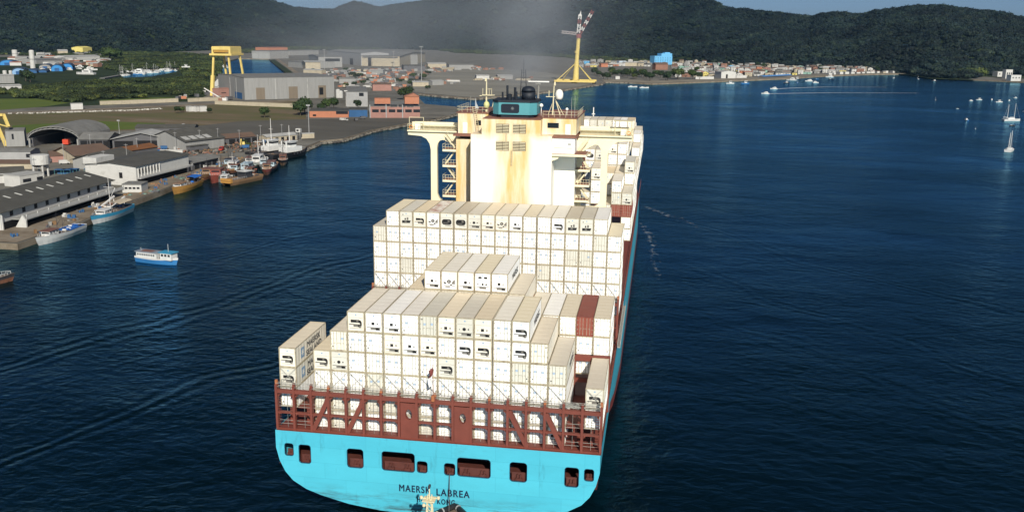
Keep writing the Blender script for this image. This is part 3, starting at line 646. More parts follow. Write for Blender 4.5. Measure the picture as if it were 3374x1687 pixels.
lash_a = lashing_bridge(-1.55, True, 13.35, 19.3)
lash_b = lashing_bridge(43.6, False, 13.3, 21.2, full=False)
hb2 = MB(); hb2.box(-22.4, 22.4, 12.42, 12.86, 21.2, 22.1); hb2.box(-22.4, 22.4, 12.42, 12.86, 17.9, 18.5)
for k in range(19): hb2.box(-22.5 + 2.5 * k - .2, -22.5 + 2.5 * k + .2, 12.4, 12.88, 13.5, 22.1)
sp(hb2, 'lashing_bridge', M_RED)
# pedestals under the outboard stacks, hatch covers under the rest
for sgn in (1, -1):
    pd = MB()
    for Y in (1, 6, 11): pd.box(sgn * 21.2 - .3, sgn * 21.2 + .3, Y - .3, Y + .3, 13.4, 16.1); pd.box(sgn * 18.8 - .25, sgn * 18.8 + .25, Y - .3, Y + .3, 13.4, 16.1)
    pd.box(sgn * 20 - 2.4, sgn * 20 + 2.4, .5, 12, 15.8, 16.05); sp(pd, 'stack_pedestal', M_RED)
for Y0 in (0, 12.9, 29, 44.8, 106, 119, 133, 147, 161, 175, 188, 202, 216, 230): sp(MB().box(-17.4 if Y0 < 12 else -21, 17.4 if Y0 < 12 else 21, Y0 + .1, Y0 + 12.1, 13.0 if Y0 else 12.9, 13.14 if Y0 != 44.8 else 12.7), 'hatch_cover', M_RED)
# loose lashing rods heaped by the empty column
lr = MB(); r_ = random.Random(4)
for i in range(22):
    x, y = r_.uniform(17.6, 19.8), r_.uniform(-1.4, -.3); a = r_.uniform(-.6, .6); l = r_.uniform(.8, 1.8)
    lr.bar((x - l * math.cos(a) / 2, y, 19.4 + r_.uniform(0, .5)), (x + l * math.cos(a) / 2, y + .2, 19.4 + l * math.sin(a) / 2 + r_.uniform(0, .4)), .06)
o = lr.build('lashing_rod_heap', M_GALV); o.parent = lash_a; tag(o, kind='stuff')
def rods(Yf, cols, zb, zt, parent):
    me = MB()
    me.bar((-1.05, 0, 0), (1.05, 0, zt - zb), .05); me.bar((1.05, -.06, 0), (-1.05, -.06, zt - zb), .05)
    for x in (-1.05, 1.05): me.bar((x, -.03, 0), (x, -.03, .55), .11)
    mesh = me.mesh('lashing_rod', M_GALV)
    for c in cols: o = inst('lashing_rod', mesh, parent, ((c - 9.5) * 2.5, Yf - .12, zb))
rods(-.02, [c for c in range(1, 19) if c not in (2, 17)], 19.6, 21.8, lash_a)
rods(44.78, range(1, 19), 21.6, 24.2, lash_b)
# ensign staff with a small red and white flag over the stern rail
fs_ = MB(); fs_.tube((-.15, -2.0, 19.4), (-.15, -2.15, 24.6), .05, .03, 6); fs_.box(-.35, .05, -2.2, -1.8, 19.3, 20.1, 1)
o = fs_.build('flagstaff', [M_RED, mat('cap_rust', (.34, .12, .05))]); o.parent = lash_a
fl = MB(); q = []
for j in range(7):
    for i in range(5):
        q.append((-.17 - .55 * i / 4 + .10 * math.sin(j * 1.3), -2.1 + .16 * math.sin(i * 1.4 + j), 24.1 - 2.3 * j / 6 - .5 * i / 4))
fl.add(q, [(j * 5 + i, j * 5 + i + 1, j * 5 + i + 6, j * 5 + i + 5) for j in range(3) for i in range(4)], 0)
fl.add(q, [(j * 5 + i, j * 5 + i + 1, j * 5 + i + 6, j * 5 + i + 5) for j in range(3, 6) for i in range(4)], 1)
o = fl.build('ensign', [mat('flag_red', (0.16, .03, .025)), M_WHITE]); o.parent = lash_a

# ------------------------------------------------------------------ deckhouse
hs = MB(); hs.box(-7.9, 7.95, 62, 74, 13.4, 48.3); hs.box(-5.75, 5.75, 61.96, 74, 48.3, 51.25)
hs.box(-12.0, -7.9, 67.6, 86, 13.4, 46.6); hs.box(7.95, 12.0, 67.6, 86, 13.4, 46.6); hs.box(-7.9, 7.95, 74, 86, 13.4, 46.6)
house = sp(hs, 'deckhouse', M_HOUSE); house['label'] = 'cream deckhouse with streaked engine casing'
def hp(mb, nm, mt=M_CREAM, smooth=False):
    o = mb.build(nm, mt, smooth=smooth); o.parent = house; return o
# louvres on the casing: a plate coloured dark for the recess shade, a frame and each slat
for x0 in (-2.9, .38):
    for z1 in (50.4, 47.05):
        z0 = z1 - 1.75; hp(MB().box(x0, x0 + 2.52, 61.9, 61.95, z0, z1), 'louvre_shade_plate', mat('louvre_shadow', (0.045, 0.028, 0.012), var=.2))
        for i in range(6):
            zz = z0 + (i + .5) * 1.75 / 6
            for s_ in (0, 1):
                hp(MB().slabyz([(61.89, zz + .055), (61.78, zz - .0), (61.79, zz - .05), (61.90, zz + .0)], x0 + .04 + s_ * 1.25, x0 + 1.21 + s_ * 1.25), 'louvre_slat', M_CREAM)
hp(MB().box(.0, .34, 61.86, 61.93, 42.4, 45.3), 'exhaust_streak_plate', mat('soot', (0.42, .33, .18), var=.3, vscale=1.5))
hp(MB().tube((-.95, 61.9, 45.4), (-.95, 61.9, 48.6), .06), 'drain_pipe', mat('pipe_grey', (.3, .25, .15)))
# bridge deck, wings and their supports
M_DECKR = mat('deck_red', (0.22, .09, .06), var=.2)
hp(MB().box(-12.4, 12.4, 66.5, 86, 47.3, 47.65), 'bridge_deck', M_DECKR)
hp(MB().box(-11.9, -5.75, 69.0, 84, 47.65, 51.7), 'wheelhouse', M_HOUSE)
hp(MB().box(5.75, 12.3, 64.8, 84, 48.35, 51.5), 'wheelhouse', M_HOUSE)
hp(MB().box(-5.75, 5.75, 74, 84, 47.65, 51.3), 'wheelhouse', M_HOUSE)
hp(MB().box(-12.2, -5.6, 68.8, 84.2, 51.7, 51.84), 'bridge_roof', M_DECKR); hp(MB().box(5.6, 12.5, 64.6, 84.2, 51.5, 51.62), 'bridge_roof', M_DECKR); hp(MB().box(-5.6, 5.6, 62.2, 84.2, 51.3, 51.4), 'bridge_roof', M_DECKR)
hp(MB().box(6.7, 8.9, 64.76, 64.82, 49.6, 50.6), 'window', M_GLASS); hp(MB().box(10.2, 11.2, 64.74, 64.81, 48.4, 50.4), 'door', M_WHITE)
hp(MB().box(-8.2, -7.2, 68.96, 69.02, 49.3, 50.3), 'window', M_GLASS); hp(MB().box(-10.9, -10.0, 68.94, 69.01, 47.7, 49.8), 'door', M_WHITE)
for sgn in (1, -1):
    hp(MB().box(sgn * 12.4 if sgn > 0 else -23.0, 23.0 if sgn > 0 else -12.4, 71.0, 75.2, 47.5, 47.75), 'wing_deck', M_CREAM)
    hp(MB().box(min(sgn * 12.4, sgn * 23), max(sgn * 12.4, sgn * 23), 75.0, 75.2, 47.75, 49.1), 'wing_bulwark', M_CREAM)
    hp(MB().box(min(sgn * 12.4, sgn * 22), max(sgn * 12.4, sgn * 22), 73.6, 73.8, 48.5, 49.3), 'wing_bulwark', M_CREAM)
    # support frame: pillar with curved haunches under the wing, arch opening between pillar and house
    a = [(12.0, 47.45), (23.0, 47.45), (23.0, 46.75), (20.2, 46.55), (19.1, 46.0), (18.45, 45.0), (18.2, 43.8), (18.2, 13.5), (12.0, 13.5)]
    hole = [(13.0, 33.3), (15.8, 33.3), (16.5, 33.7), (16.85, 34.6), (16.9, 44.0), (16.75, 45.0), (16.3, 45.7), (15.6, 45.9), (14.4, 45.3), (13.0, 44.2)]
    pts, tris = fill2d(a, [hole]); fr = MB()
    for Y in (71.6, 72.5): fr.add([(sgn * x, Y, z) for x, z in pts], tris)
    for loop in (a, hole):
        n = len(loop); fr.add([(sgn * x, 71.6, z) for x, z in loop] + [(sgn * x, 72.5, z) for x, z in loop], [(i, (i + 1) % n, (i + 1) % n + n, i + n) for i in range(n)])
    hp(fr, 'wing_support', M_CREAM)
    rl = MB()
    for z in (48.2, 48.65, 49.0): rl.bar((sgn * 12.6, 71.1, z), (sgn * 22.9, 71.1, z), .05); rl.bar((sgn * 22.9, 71.1, z), (sgn * 22.9, 75.1, z), .05)
    for k in range(10): rl.bar((sgn * (12.6 + k * 1.144), 71.1, 47.75), (sgn * (12.6 + k * 1.144), 71.1, 49.0), .05)
    hp(rl, 'wing_railing', M_RAIL)
    cn = MB()     # canopy over the wing console, with the console and a life ring
    for x in (19.4, 22.7):
        for y in (71.3, 73.3): cn.tube((sgn * x, y, 47.75), (sgn * x, y, 50.6), .06)
    cn.box(min(sgn * 19.2, sgn * 22.9), max(sgn * 19.2, sgn * 22.9), 71.1, 73.5, 50.6, 50.75)
    hp(cn, 'wing_canopy', M_RAIL) if sgn > 0 else hp(MB().tube((-22.6, 71.3, 47.75), (-22.6, 71.3, 50.4), .06).tube((-19.6, 71.3, 47.75), (-19.6, 71.3, 50.4), .06).bar((-22.6, 71.3, 50.35), (-19.6, 71.3, 50.35), .08), 'wing_frame', M_RAIL)
    hp(MB().box(min(sgn * 20.6, sgn * 21.6), max(sgn * 20.6, sgn * 21.6), 72.0, 72.9, 47.8, 49.0), 'bridge_console', M_WHITE)
    rg = MB()
    for i in range(12):
        t0, t1 = 2 * math.pi * i / 12, 2 * math.pi * (i + 1) / 12
        rg.tube((sgn * 22.2 + .33 * math.cos(t0), 71.0, 48.4 + .33 * math.sin(t0)), (sgn * 22.2 + .33 * math.cos(t1), 71.0, 48.4 + .33 * math.sin(t1)), .08, n=6)
    hp(rg, 'life_ring', M_ORG)
    # stair tower: platforms, guard rails and flights down the side of the house
    for i, z in enumerate((44.4, 41.25, 38.2, 35.1)):
        xa, xb = sgn * 12.0, sgn * 14.9; lo, hi = min(xa, xb), max(xa, xb)
        hp(MB().box(lo, hi, 68.0, 71.4, z - .42, z), 'stair_platform', [M_CREAM])
        hp(MB().box(lo + .1, hi - .1, 68.1, 71.3, z + .001, z + .03), 'platform_tread', M_DECKR)
        rl = MB()
        for zz in (z + .5, z + 1.05): rl.bar((lo, 68.05, zz), (hi, 68.05, zz), .05); rl.bar((sgn * 14.85, 68.05, zz), (sgn * 14.85, 71.4, zz), .05)
        for k in range(6): rl.bar((lo + .05 + k * .56, 68.05, z), (lo + .05 + k * .56, 68.05, z + 1.05), .045)
        hp(rl, 'platform_railing', M_RAIL)
        f = MB(); x0, x1 = sgn * 12.4, sgn * 14.6
        if i % 2: x0, x1 = x1, x0
        zt_ = z + (3.0 if i else 2.9)
        for y in (69.2, 70.1): f.bar((x0, y, z), (x1, y, zt_), .10, .28)
        for k in range(9): f.box(min(x0, x1) + (k + .3) * .24, min(x0, x1) + (k + .9) * .24, 69.25, 70.05, lerp(z, zt_, (k + .6) / 9 if x1 > x0 else 1 - (k + .6) / 9) - .03, lerp(z, zt_, (k + .6) / 9 if x1 > x0 else 1 - (k + .6) / 9))
        f.bar((x0, 69.15, z + 1), (x1, 69.15, zt_ + 1), .05)
        hp(f, 'stair_flight', M_RAIL)
        hp(MB().slabxz([(sgn * 12.0, z - .42), (sgn * 14.3, z - .42), (sgn * 12.0, z - 1.0)], 69.5, 69.7), 'platform_bracket', M_CREAM)
    lad = MB(); x = sgn * 8.6       # ladder up to the monkey island
    for dx in (-.3, .3): lad.bar((x + dx - sgn * .9, 64.4 if sgn > 0 else 68.3, 48.2), (x + dx, 64.7 if sgn > 0 else 68.9, 53.0), .06)
    for k in range(13): lad.bar((x - .3 - sgn * .9 * (1 - k / 12), 64.55 if sgn > 0 else 68.6, 48.2 + k * .4), (x + .3 - sgn * .9 * (1 - k / 12), 64.55 if sgn > 0 else 68.6, 48.2 + k * .4), .05)
    if sgn < 0: hp(lad, 'ladder', M_RAIL)
    mr = MB(); xa, xb, ya = (5.8, 12.4, 64.7) if sgn > 0 else (-12.1, -5.8, 68.9); zr = 51.65 if sgn > 0 else 51.85
    for z in (zr + .55, zr + 1.1): mr.bar((xa, ya, z), (xb, ya, z), .05); mr.bar((xb if sgn > 0 else xa, ya, z), (xb if sgn > 0 else xa, 80, z), .05)
    for k in range(7): mr.bar((lerp(xa, xb, k / 6), ya, zr), (lerp(xa, xb, k / 6), ya, zr + 1.1), .045); mr.bar((xb if sgn > 0 else xa, ya + k * 2, zr), (xb if sgn > 0 else xa, ya + k * 2, zr + 1.1), .045)
    hp(mr, 'roof_railing', M_RAIL)
# store box on the starboard quarter of the house with its red-edged decks and bracket
hp(MB().box(7.98, 12.3, 62.3, 67.55, 45.0, 48.0), 'locker_room', M_WHITE); hp(MB().box(7.97, 12.6, 62.0, 67.58, 48.0, 48.25), 'locker_deck', M_DECKR)
hp(MB().box(7.97, 14.6, 62.1, 67.57, 44.5, 44.95), 'locker_deck', M_CREAM); hp(MB().box(8.0, 14.55, 62.05, 67.5, 44.951, 45.0), 'locker_deck_edge', M_DECKR)
hp(MB().slabxz([(7.97, 44.5), (9.6, 44.5), (9.0, 43.9), (7.97, 43.5)], 62.6, 63.0), 'deck_bracket', M_CREAM)
hp(MB().tube((8.3, 62.2, 46.1), (11.9, 62.2, 46.1), .04), 'grab_rail', M_RAIL); hp(MB().box(11.0, 11.6, 62.24, 62.3, 46.7, 47.0), 'vent_grille', M_GALV)
hp(MB().box(-7.96, -7.9, 64.3, 66.8, 35, 44.5), 'cable_trunk', M_CREAM)
# funnel: dark base, blue band with a panel painted dark for the shaded opening, black top with exhausts
def octa(x0, x1, y0, y1, c): return [(x0 + c, y0), (x1 - c, y0), (x1, y0 + c), (x1, y1 - c), (x1 - c, y1), (x0 + c, y1), (x0, y1 - c), (x0, y0 + c)]
fn = MB(); fn.prism(octa(-4.15, 4.5, 64.2, 72, 1.3), 52.0, 54.35)
funnel = sp(fn, 'funnel', M_FUN); funnel['label'] = 'teal funnel band with black exhausts and drum on top'
def fp(mb, nm, mt, smooth=False): o = mb.build(nm, mt, smooth=smooth); o.parent = funnel; return o
fp(MB().prism(octa(-3.4, 3.9, 64.6, 71.6, 1.0), 51.3, 52.0), 'funnel_base', M_FUNB)
fp(MB().prism(octa(-4.25, 4.6, 64.1, 72.1, 1.3), 54.35, 54.75), 'funnel_cap', M_FUNB)
fp(MB().slabxz(rrect(-2.35, 1.2, 52.35, 54.05, .35), 64.1, 64.25), 'funnel_panel', mat('panel_shade', (.006, .010, .020), rough=.5))
star = MB(); q = []
for i in range(14):
    t = math.pi / 2 + 2 * math.pi * i / 14; r = .42 if i % 2 == 0 else .17; q.append((-.1 + r * math.cos(t), 53.2 + r * math.sin(t)))
star.slabxz(q, 64.06, 64.1); fp(star, 'funnel_emblem', mat('emblem_grey', (.12, .13, .13)))
fp(MB().tube((2.4, 68.5, 54.7), (2.4, 68.2, 56.3), 1.4, 1.4, 20).lathe((2.4, 68.15, 56.3), [(1.4, 0), (1.3, .45), (1.0, .8), (.5, 1.0), (.0, 1.05)], 20), 'exhaust_drum', M_FUNB, True)
for x, y, h, r in ((-1.2, 67, 1.0, .55), (-1.9, 69, 2.6, .22), (-.5, 70, 2.2, .25), (.3, 66.5, 1.6, .2), (-2.6, 67.5, 1.4, .18)):
    fp(MB().tube((x, y, 54.7), (x, y - .2, 54.7 + h), r, r, 10), 'exhaust_pipe', M_FUNB)
# masts and aerials
def mast_part(mb, nm='mast', mt=M_RAIL, smooth=False): return sp(mb, nm, mt, smooth=smooth)
mm = MB(); mm.tube((-6.6, 71.5, 51.8), (-6.6, 71.5, 57.9), .22, .12, 8); mm.bar((-8.0, 71.5, 55.0), (-4.9, 71.5, 55.2), .14); mm.box(-7.4, -5.4, 71.0, 72.2, 55.1, 55.25)
for x in (-7.3, -6.0, -5.5): mm.tube((x, 71.3, 55.2), (x, 71.3, 56.5), .05)
mm.bar((-6.3, 71.1, 56.4), (-5.4, 71.1, 56.4), .06); mm.box(-6.9, -6.5, 71.3, 71.7, 57.9, 58.5); mm.tube((-5.6, 71.5, 51.8), (-5.1, 71.5, 54.0), .09)
mast_part(mm)
dd = MB(); dd.lathe((-6.5, 71.2, 52.5), [(.1, 0), (.5, .2), (.62, .7), (.5, 1.2), (.1, 1.5)], 12); mast_part(dd, 'satellite_dish', mat('dish_yellow', (.55, .55, .25)), True)
m2 = MB(); m2.tube((7.0, 70.5, 51.6), (7.2, 70.5, 58.0), .17, .09, 8); m2.tube((8.5, 70.5, 51.6), (7.6, 70.5, 54.4), .1); m2.tube((9.1, 71.5, 51.6), (7.4, 70.6, 54.8), .08); m2.tube((6.0, 71.5, 51.6), (7.1, 70.6, 54.4), .08)
m2.bar((5.6, 70.5, 55.2), (9.0, 70.5, 55.2), .14); m2.tube((6.2, 70.5, 55.2), (6.2, 70.5, 56.4), .08); m2.box(7.2, 7.5, 70.3, 70.7, 57.4, 58.1)
mast_part(m2)
dm = MB(); dm.lathe((8.25, 70.4, 54.7), [(.5, 0), (.68, .25), (.8, .75), (.8, 1.2), (.6, 1.7), (.3, 1.95), (0.02, 2.02)], 18); mast_part(dm, 'radome', M_DOME, True)
for x, y, z, r in ((4.9, 69, 53.6, .38), (9.9, 70, 52.9, .3), (3.3, 71, 55.0, .22)):
    a = MB(); a.tube((x, y, 51.5), (x, y, z - r), .06); a.lathe((x, y, z - r), [(r * .6, 0), (r, r * .6), (r, r * 1.1), (r * .6, r * 1.7), (.01, r * 1.95)], 12); mast_part(a, 'radome', M_DOME, True)
rb = MB(); rb.tube((2.9, 79, 51.4), (3.0, 79, 57.3), .28, .2, 8); rb.box(2.4, 3.5, 78.6, 79.4, 57.1, 57.4); mast_part(rb, 'radar_mast', mat('mast_grey', (.25, .24, .21)))
mast_part(MB().box(.8, 5.2, 78.85, 79.15, 57.55, 57.8), 'radar_scanner', M_WHITE)
lm2 = MB()
for dx in (-.8, .8): lm2.tube((-.3 + dx, 80, 51.4), (-.3 + dx * .5, 80, 60.0), .12, .07)
for k in range(8): lm2.bar((-1.1 + k * .05, 80, 52.4 + k), (.5 - k * .05, 80, 52.4 + k), .08)
lm2.bar((-1.8, 80, 58.3), (1.2, 80, 58.3), .12); lm2.tube((-.3, 80, 58), (-.3, 80, 62.0), .08, .04); mast_part(lm2, 'lattice_mast', M_DARK)
for x, y, h in ((-9.4, 69.3, 3.4), (11.8, 66.0, 4.2), (10.6, 72, 3.4)): mast_part(MB().tube((x, y, 51.6), (x, y, 51.6 + h), .05, .025, 6), 'whip_aerial', M_GALV)
mast_part(MB().add([(-9.0, 72, 54.6), (-9.0, 72, 52.4), (-8.2, 72.1, 52.4), (-8.7, 72.0, 53.4)], [(0, 1, 2, 3)]), 'signal_flag', mat('flag_grey', (.35, .38, .40)))
fm = MB(); fm.tube((0, 292, 17), (0, 292, 36.5), .5, .2, 8)
for z in (29, 31, 33.5): fm.box(-1.6 + (z - 29) * .2, 1.6 - (z - 29) * .2, 291.5, 292.5, z, z + .3)
for s_ in (-1, 1): fm.tube((s_ * 2.6, 293, 17), (0, 292, 30), .2, .12, 6)
mast_part(fm, 'foremast', M_DOME)
# accommodation ladder stowed along the starboard side
al = MB(); al.box(22.7, 23.2, 40, 66, 14.2, 14.35)
for Y in np.arange(40, 66, 1.0): al.bar((23.2, Y, 14.3), (23.2, Y, 15.3), .05); al.bar((22.72, Y, 14.3), (22.72, Y, 15.3), .05)
al.bar((23.2, 40, 15.3), (23.2, 66, 15.3), .06); al.bar((22.72, 40, 15.3), (22.72, 66, 15.3), .06)
sp(al, 'accommodation_ladder', M_GALV)
# ------------------------------------------------------------------ containers
M_CW = mat('container_white', (0.86, 0.855, 0.83), rough=0.55, var=0.07, vscale=0.5, streak=(.42, .28, .14), streakamt=.26, streakscale=3.5, rnd=0.07, dust=(0.72, 0.625, 0.43), dustamt=0.8, stain=(0.50, 0.40, 0.24), stainamt=0.06, stainscale=0.9)
M_CY = mat('container_cream', (0.76, 0.71, 0.60), rough=0.55, var=0.08, vscale=0.5, streak=(.40, .25, .12), streakamt=.5, streakscale=3.5, rnd=0.06, dust=(0.69, 0.57, 0.375), dustamt=0.9, stain=(0.46, 0.32, 0.16), stainamt=0.12, stainscale=0.8)
M_CG = mat('container_grey', (0.62, 0.60, 0.52), rough=0.55, var=0.08, vscale=0.5, rnd=0.06, dust=(0.54, 0.47, 0.35), dustamt=0.8, stain=(0.36, 0.30, 0.2), stainamt=0.15, stainscale=0.8)
M_CR = mat('container_red', (0.24, 0.06, 0.038), rough=0.5, var=0.12, vscale=0.5)
M_CT = mat('container_rust_top', (0.76, 0.73, 0.64), rough=0.6, var=0.06, stain=(0.33, 0.10, 0.05), stainamt=0.75, stainscale=0.55)
M_FR = mat('container_frame', (0.42, 0.37, 0.26), rough=0.6, var=0.25, vscale=2.0, rnd=0.08, stain=(0.15, 0.085, 0.045), stainamt=0.55, stainscale=1.6)  # seam shadow between containers worked into this rusty, dirty frame colour
M_FRR = mat('container_frame_red', (0.21, 0.055, 0.036), rough=0.6, var=0.2)
M_ROD = mat('lock_rod', (0.32, 0.30, 0.235), rough=0.5, var=0.2, stain=(0.15, .09, .05), stainamt=.4, stainscale=2)
M_BLK = mat('unit_black', (0.012, 0.012, 0.012), rough=0.6, var=0.3)
M_GRY = mat('unit_grey', (0.16, 0.15, 0.13), rough=0.6, var=0.3, vscale=3)
M_BLUE = mat('logo_blue', (0.22, 0.34, 0.50), rough=0.5, var=0.06)
M_TXT = mat('letter_black', (0.05, 0.055, 0.065), rough=0.5, var=0.1)
HX, CL, CH = 1.219, 12.19, 2.88
def frame_mesh(mt):
    b = MB(); p = .115
    for x0, x1 in ((-HX, -HX + p), (HX - p, HX)):
        for y0, y1 in ((0, p), (CL - p, CL)): b.box(x0, x1, y0, y1, .0, CH)
        b.box(x0, x1, p, CL - p, 0, .15); b.box(x0 + (.06 if x0 > 0 else 0), x1 - (0 if x0 > 0 else .06), p, CL - p, CH - .10, CH)
    for y0, y1 in ((0, p), (CL - p, CL)):
        b.box(-HX + p, HX - p, y0, y1, 0, .17); b.box(-HX + p, HX - p, y0, y1, CH - .12, CH)
    return b.mesh('frame', mt)
def box_mesh(mt, ribs=11):
    b = MB()
    b.box(-HX + .035, HX - .035, .10, CL - .03, .12, CH - .035)
    for s_ in (1, -1):
        for k in range(ribs):
            y = .5 + (k + .5) * (CL - 1.0) / ribs; x = s_ * (HX - .035)
            b.box(min(x, x + s_ * .02), max(x, x + s_ * .02), y - .22, y + .22, .2, CH - .14)
    for k in range(7): b.box(-HX + .2, HX - .2, .8 + k * 1.7, .84 + k * 1.7, CH - .036, CH - .028)
    return b.mesh('box', mt)
def door_mesh(mt, side):
    b = MB(); x0, x1 = (-1.05, -.035) if side < 0 else (.035, 1.05)
    b.box(x0, x1, .045, .1, .18, CH - .13)
    for xr in (.28, .72):
        x = side * xr; b.tube((x, .03, .16), (x, .03, CH - .12), .034, n=5, m=1)
        for z in (.35, 1.0, 1.75, 2.5): b.box(x - .05, x + .05, .02, .045, z - .035, z + .035, 1)
        b.box(min(x, x - side * .26), max(x, x - side * .26), .01, .03, 1.12, 1.17, 1)
    for z in (.4, 1.0, 1.7, 2.4): b.box(side * 1.06 - .05, side * 1.06 + .05, .01, .05, z - .06, z + .06, 1)
    return b.mesh('door', [mt, M_ROD])
def ell(cx, cz, rx, rz, n=14): return [(cx + rx * math.cos(2 * math.pi * i / n), cz + rz * math.sin(2 * math.pi * i / n)) for i in range(n)]
def unit_mesh(kind, mt):
    """refrigeration machinery end: panel, dark grille or fan openings, lower shelf"""
    b = MB(); b.box(-1.04, 1.04, .05, .1, .18, CH - .13)
    b.slabxz(ell(0, 2.42, .13, .10, 10), .035, .05, 3); b.box(-1.0, 1.0, .03, .05, 1.98, 2.0, 2)
    if kind == 's':      # wide black grille whose right end hooks down
        b.slabxz([(-.72, 1.72), (.45, 1.72), (.72, 1.6), (.82, 1.35), (.82, .95), (.62, .9), (.6, 1.2), (.42, 1.32), (-.72, 1.32)], .02, .05, 1)
        b.slabxz(ell(.22, 1.52, .17, .12), .01, .02, 2); b.box(-.95, .7, .0, .05, 1.02, 1.10, 1); b.slabxz(ell(.55, .82, .24, .22), .02, .05, 2); b.box(-.35, .5, .02, .05, .72, .98, 2); b.box(-.85, .9, .02, .05, .5, .54, 2)
    elif kind in 'qp':   # small square or round fan opening and a dark shelf below
        if kind == 'q': b.box(-.30, .10, .02, .05, 1.12, 1.50, 1)
        else: b.slabxz(ell(-.08, 1.3, .24, .23), .02, .05, 1)
        b.slabxz(ell(.5, 1.3, .09, .11), .02, .05, 1); b.slabxz(ell(-.72, 1.25, .06, .08), .02, .05, 2)
        b.box(-.98, .98, .0, .05, .74, .82, 2); b.box(-.45, .62, .01, .05, .48, .72, 2); b.box(.3, .85, .01, .04, .44, .7, 1); b.box(-.95, .95, .02, .05, .36, .4, 2)
    elif kind == 'r':    # big round fan, angled panels at its sides
        b.slabxz(ell(-.05, 1.32, .33, .30), .02, .05, 2); b.slabxz(ell(-.05, 1.32, .18, .17), .0, .02, 1); b.slabxz(ell(-.05, 1.32, .08, .07), -.01, 0, 0)
        b.slabxz([(.35, 1.15), (.75, 1.65), (.85, 1.6), (.85, .95), (.45, .95)], .02, .05, 2); b.slabxz([(-.4, 1.1), (-.85, 1.3), (-.85, 1.05), (-.5, .95)], .02, .05, 1)
        b.box(-.85, .85, .02, .05, .68, .76, 2); b.box(.15, .4, .02, .05, .78, .95, 1); b.box(-.6, .1, .02, .05, .45, .6, 2)
    elif kind == 'k':    # one large black rounded opening
        b.slabxz(rrect(-.88, .88, .72, 1.72, .42), .02, .05, 1); b.slabxz(ell(.35, 1.4, .2, .17), .0, .02, 2); b.box(-.6, .3, .0, .02, .95, 1.05, 2); b.box(-.3, .85, .02, .05, .52, .62, 2)
    elif kind == 'v':    # two dark inspection ports up high, three fan dots, shelf
        for x in (-.42, .42): b.slabxz(rrect(x - .26, x + .26, 2.02, 2.30, .1), .02, .05, 1)
        for x, q in ((-.72, .11), (-.02, .17), (.5, .14)): b.slabxz(ell(x, 1.15, q, q), .02, .05, 1)
        b.box(-.98, .98, .0, .05, .74, .82, 2); b.box(-.5, .5, .01, .05, .48, .72, 2)
    elif kind == 'u':    # squares and a wide grey machinery band
        b.box(-.28, -.06, .02, .05, 1.3, 1.62, 1); b.box(.1, .42, .02, .05, 1.28, 1.75, 2); b.slabxz([(-.75, 1.2), (.85, 1.2), (.7, .75), (-.75, .7)], .01, .05, 1); b.box(-.3, .1, .0, .02, .85, 1.1, 2); b.slabxz(ell(-.6, 2.25, .12, .1), .02, .05, 2)
    return b.mesh('cooling_unit', [mt, M_BLK, M_GRY, M_BLUE])
WHITE_SET = {'w': M_CW, 'y': M_CY, 'g': M_CG, 'r': M_CR, 't': M_CT}
FRAME = {k: frame_mesh(M_FRR if k == 'r' else M_FR) for k in 'wr'}
BOX = {k: box_mesh(v) for k, v in WHITE_SET.items()}
DOOR = {k: (door_mesh(v, -1), door_mesh(v, 1)) for k, v in WHITE_SET.items()}
UNIT = {(k, c): unit_mesh(k, WHITE_SET[c]) for k in 'sqprkvu' for c in 'wyg'}
dot = MB(); dot.slabxz(ell(0, 0, .085, .10, 8), .0, .035); DOT = dot.mesh('vent_cap', M_BLK)
lg = MB(); lg.box(-.2, .2, 0, .012, -.2, .2); LOGO = lg.mesh('door_emblem', mat('logo_pale', (.34, .43, .54)))
TXT_A = text_mesh('MAERSK\nSEALAND', 1.35, M_TXT, .002, 1.08, 0, .045); TXT_B = text_mesh('MAERSK', 1.5, M_TXT, .002, 1.08, 0, .045)
sq = MB(); sq.box(-.62, .62, -.62, .62, 0, .006); q = []
for i in range(14):
    t = math.pi / 2 + 2 * math.pi * i / 14; r = .46 if i % 2 == 0 else .2; q.append((r * math.cos(t), r * math.sin(t)))
sq.prism(q, .006, .012, 1); STAR = sq.mesh('side_emblem', [M_BLUE, M_DOME])
ORD = ['', 'first', 'second', 'third', 'fourth', 'fifth', 'sixth', 'seventh', 'eighth', 'ninth', 'tenth', 'eleventh', 'twelfth', 'thirteenth', 'fourteenth', 'fifteenth', 'sixteenth', 'seventeenth', 'eighteenth']
CNAME = {'w': 'white', 'y': 'cream stained', 'g': 'greyish white', 'r': 'rust red', 't': 'rusty topped white'}
rc = random.Random(21)
TIER = 2.9
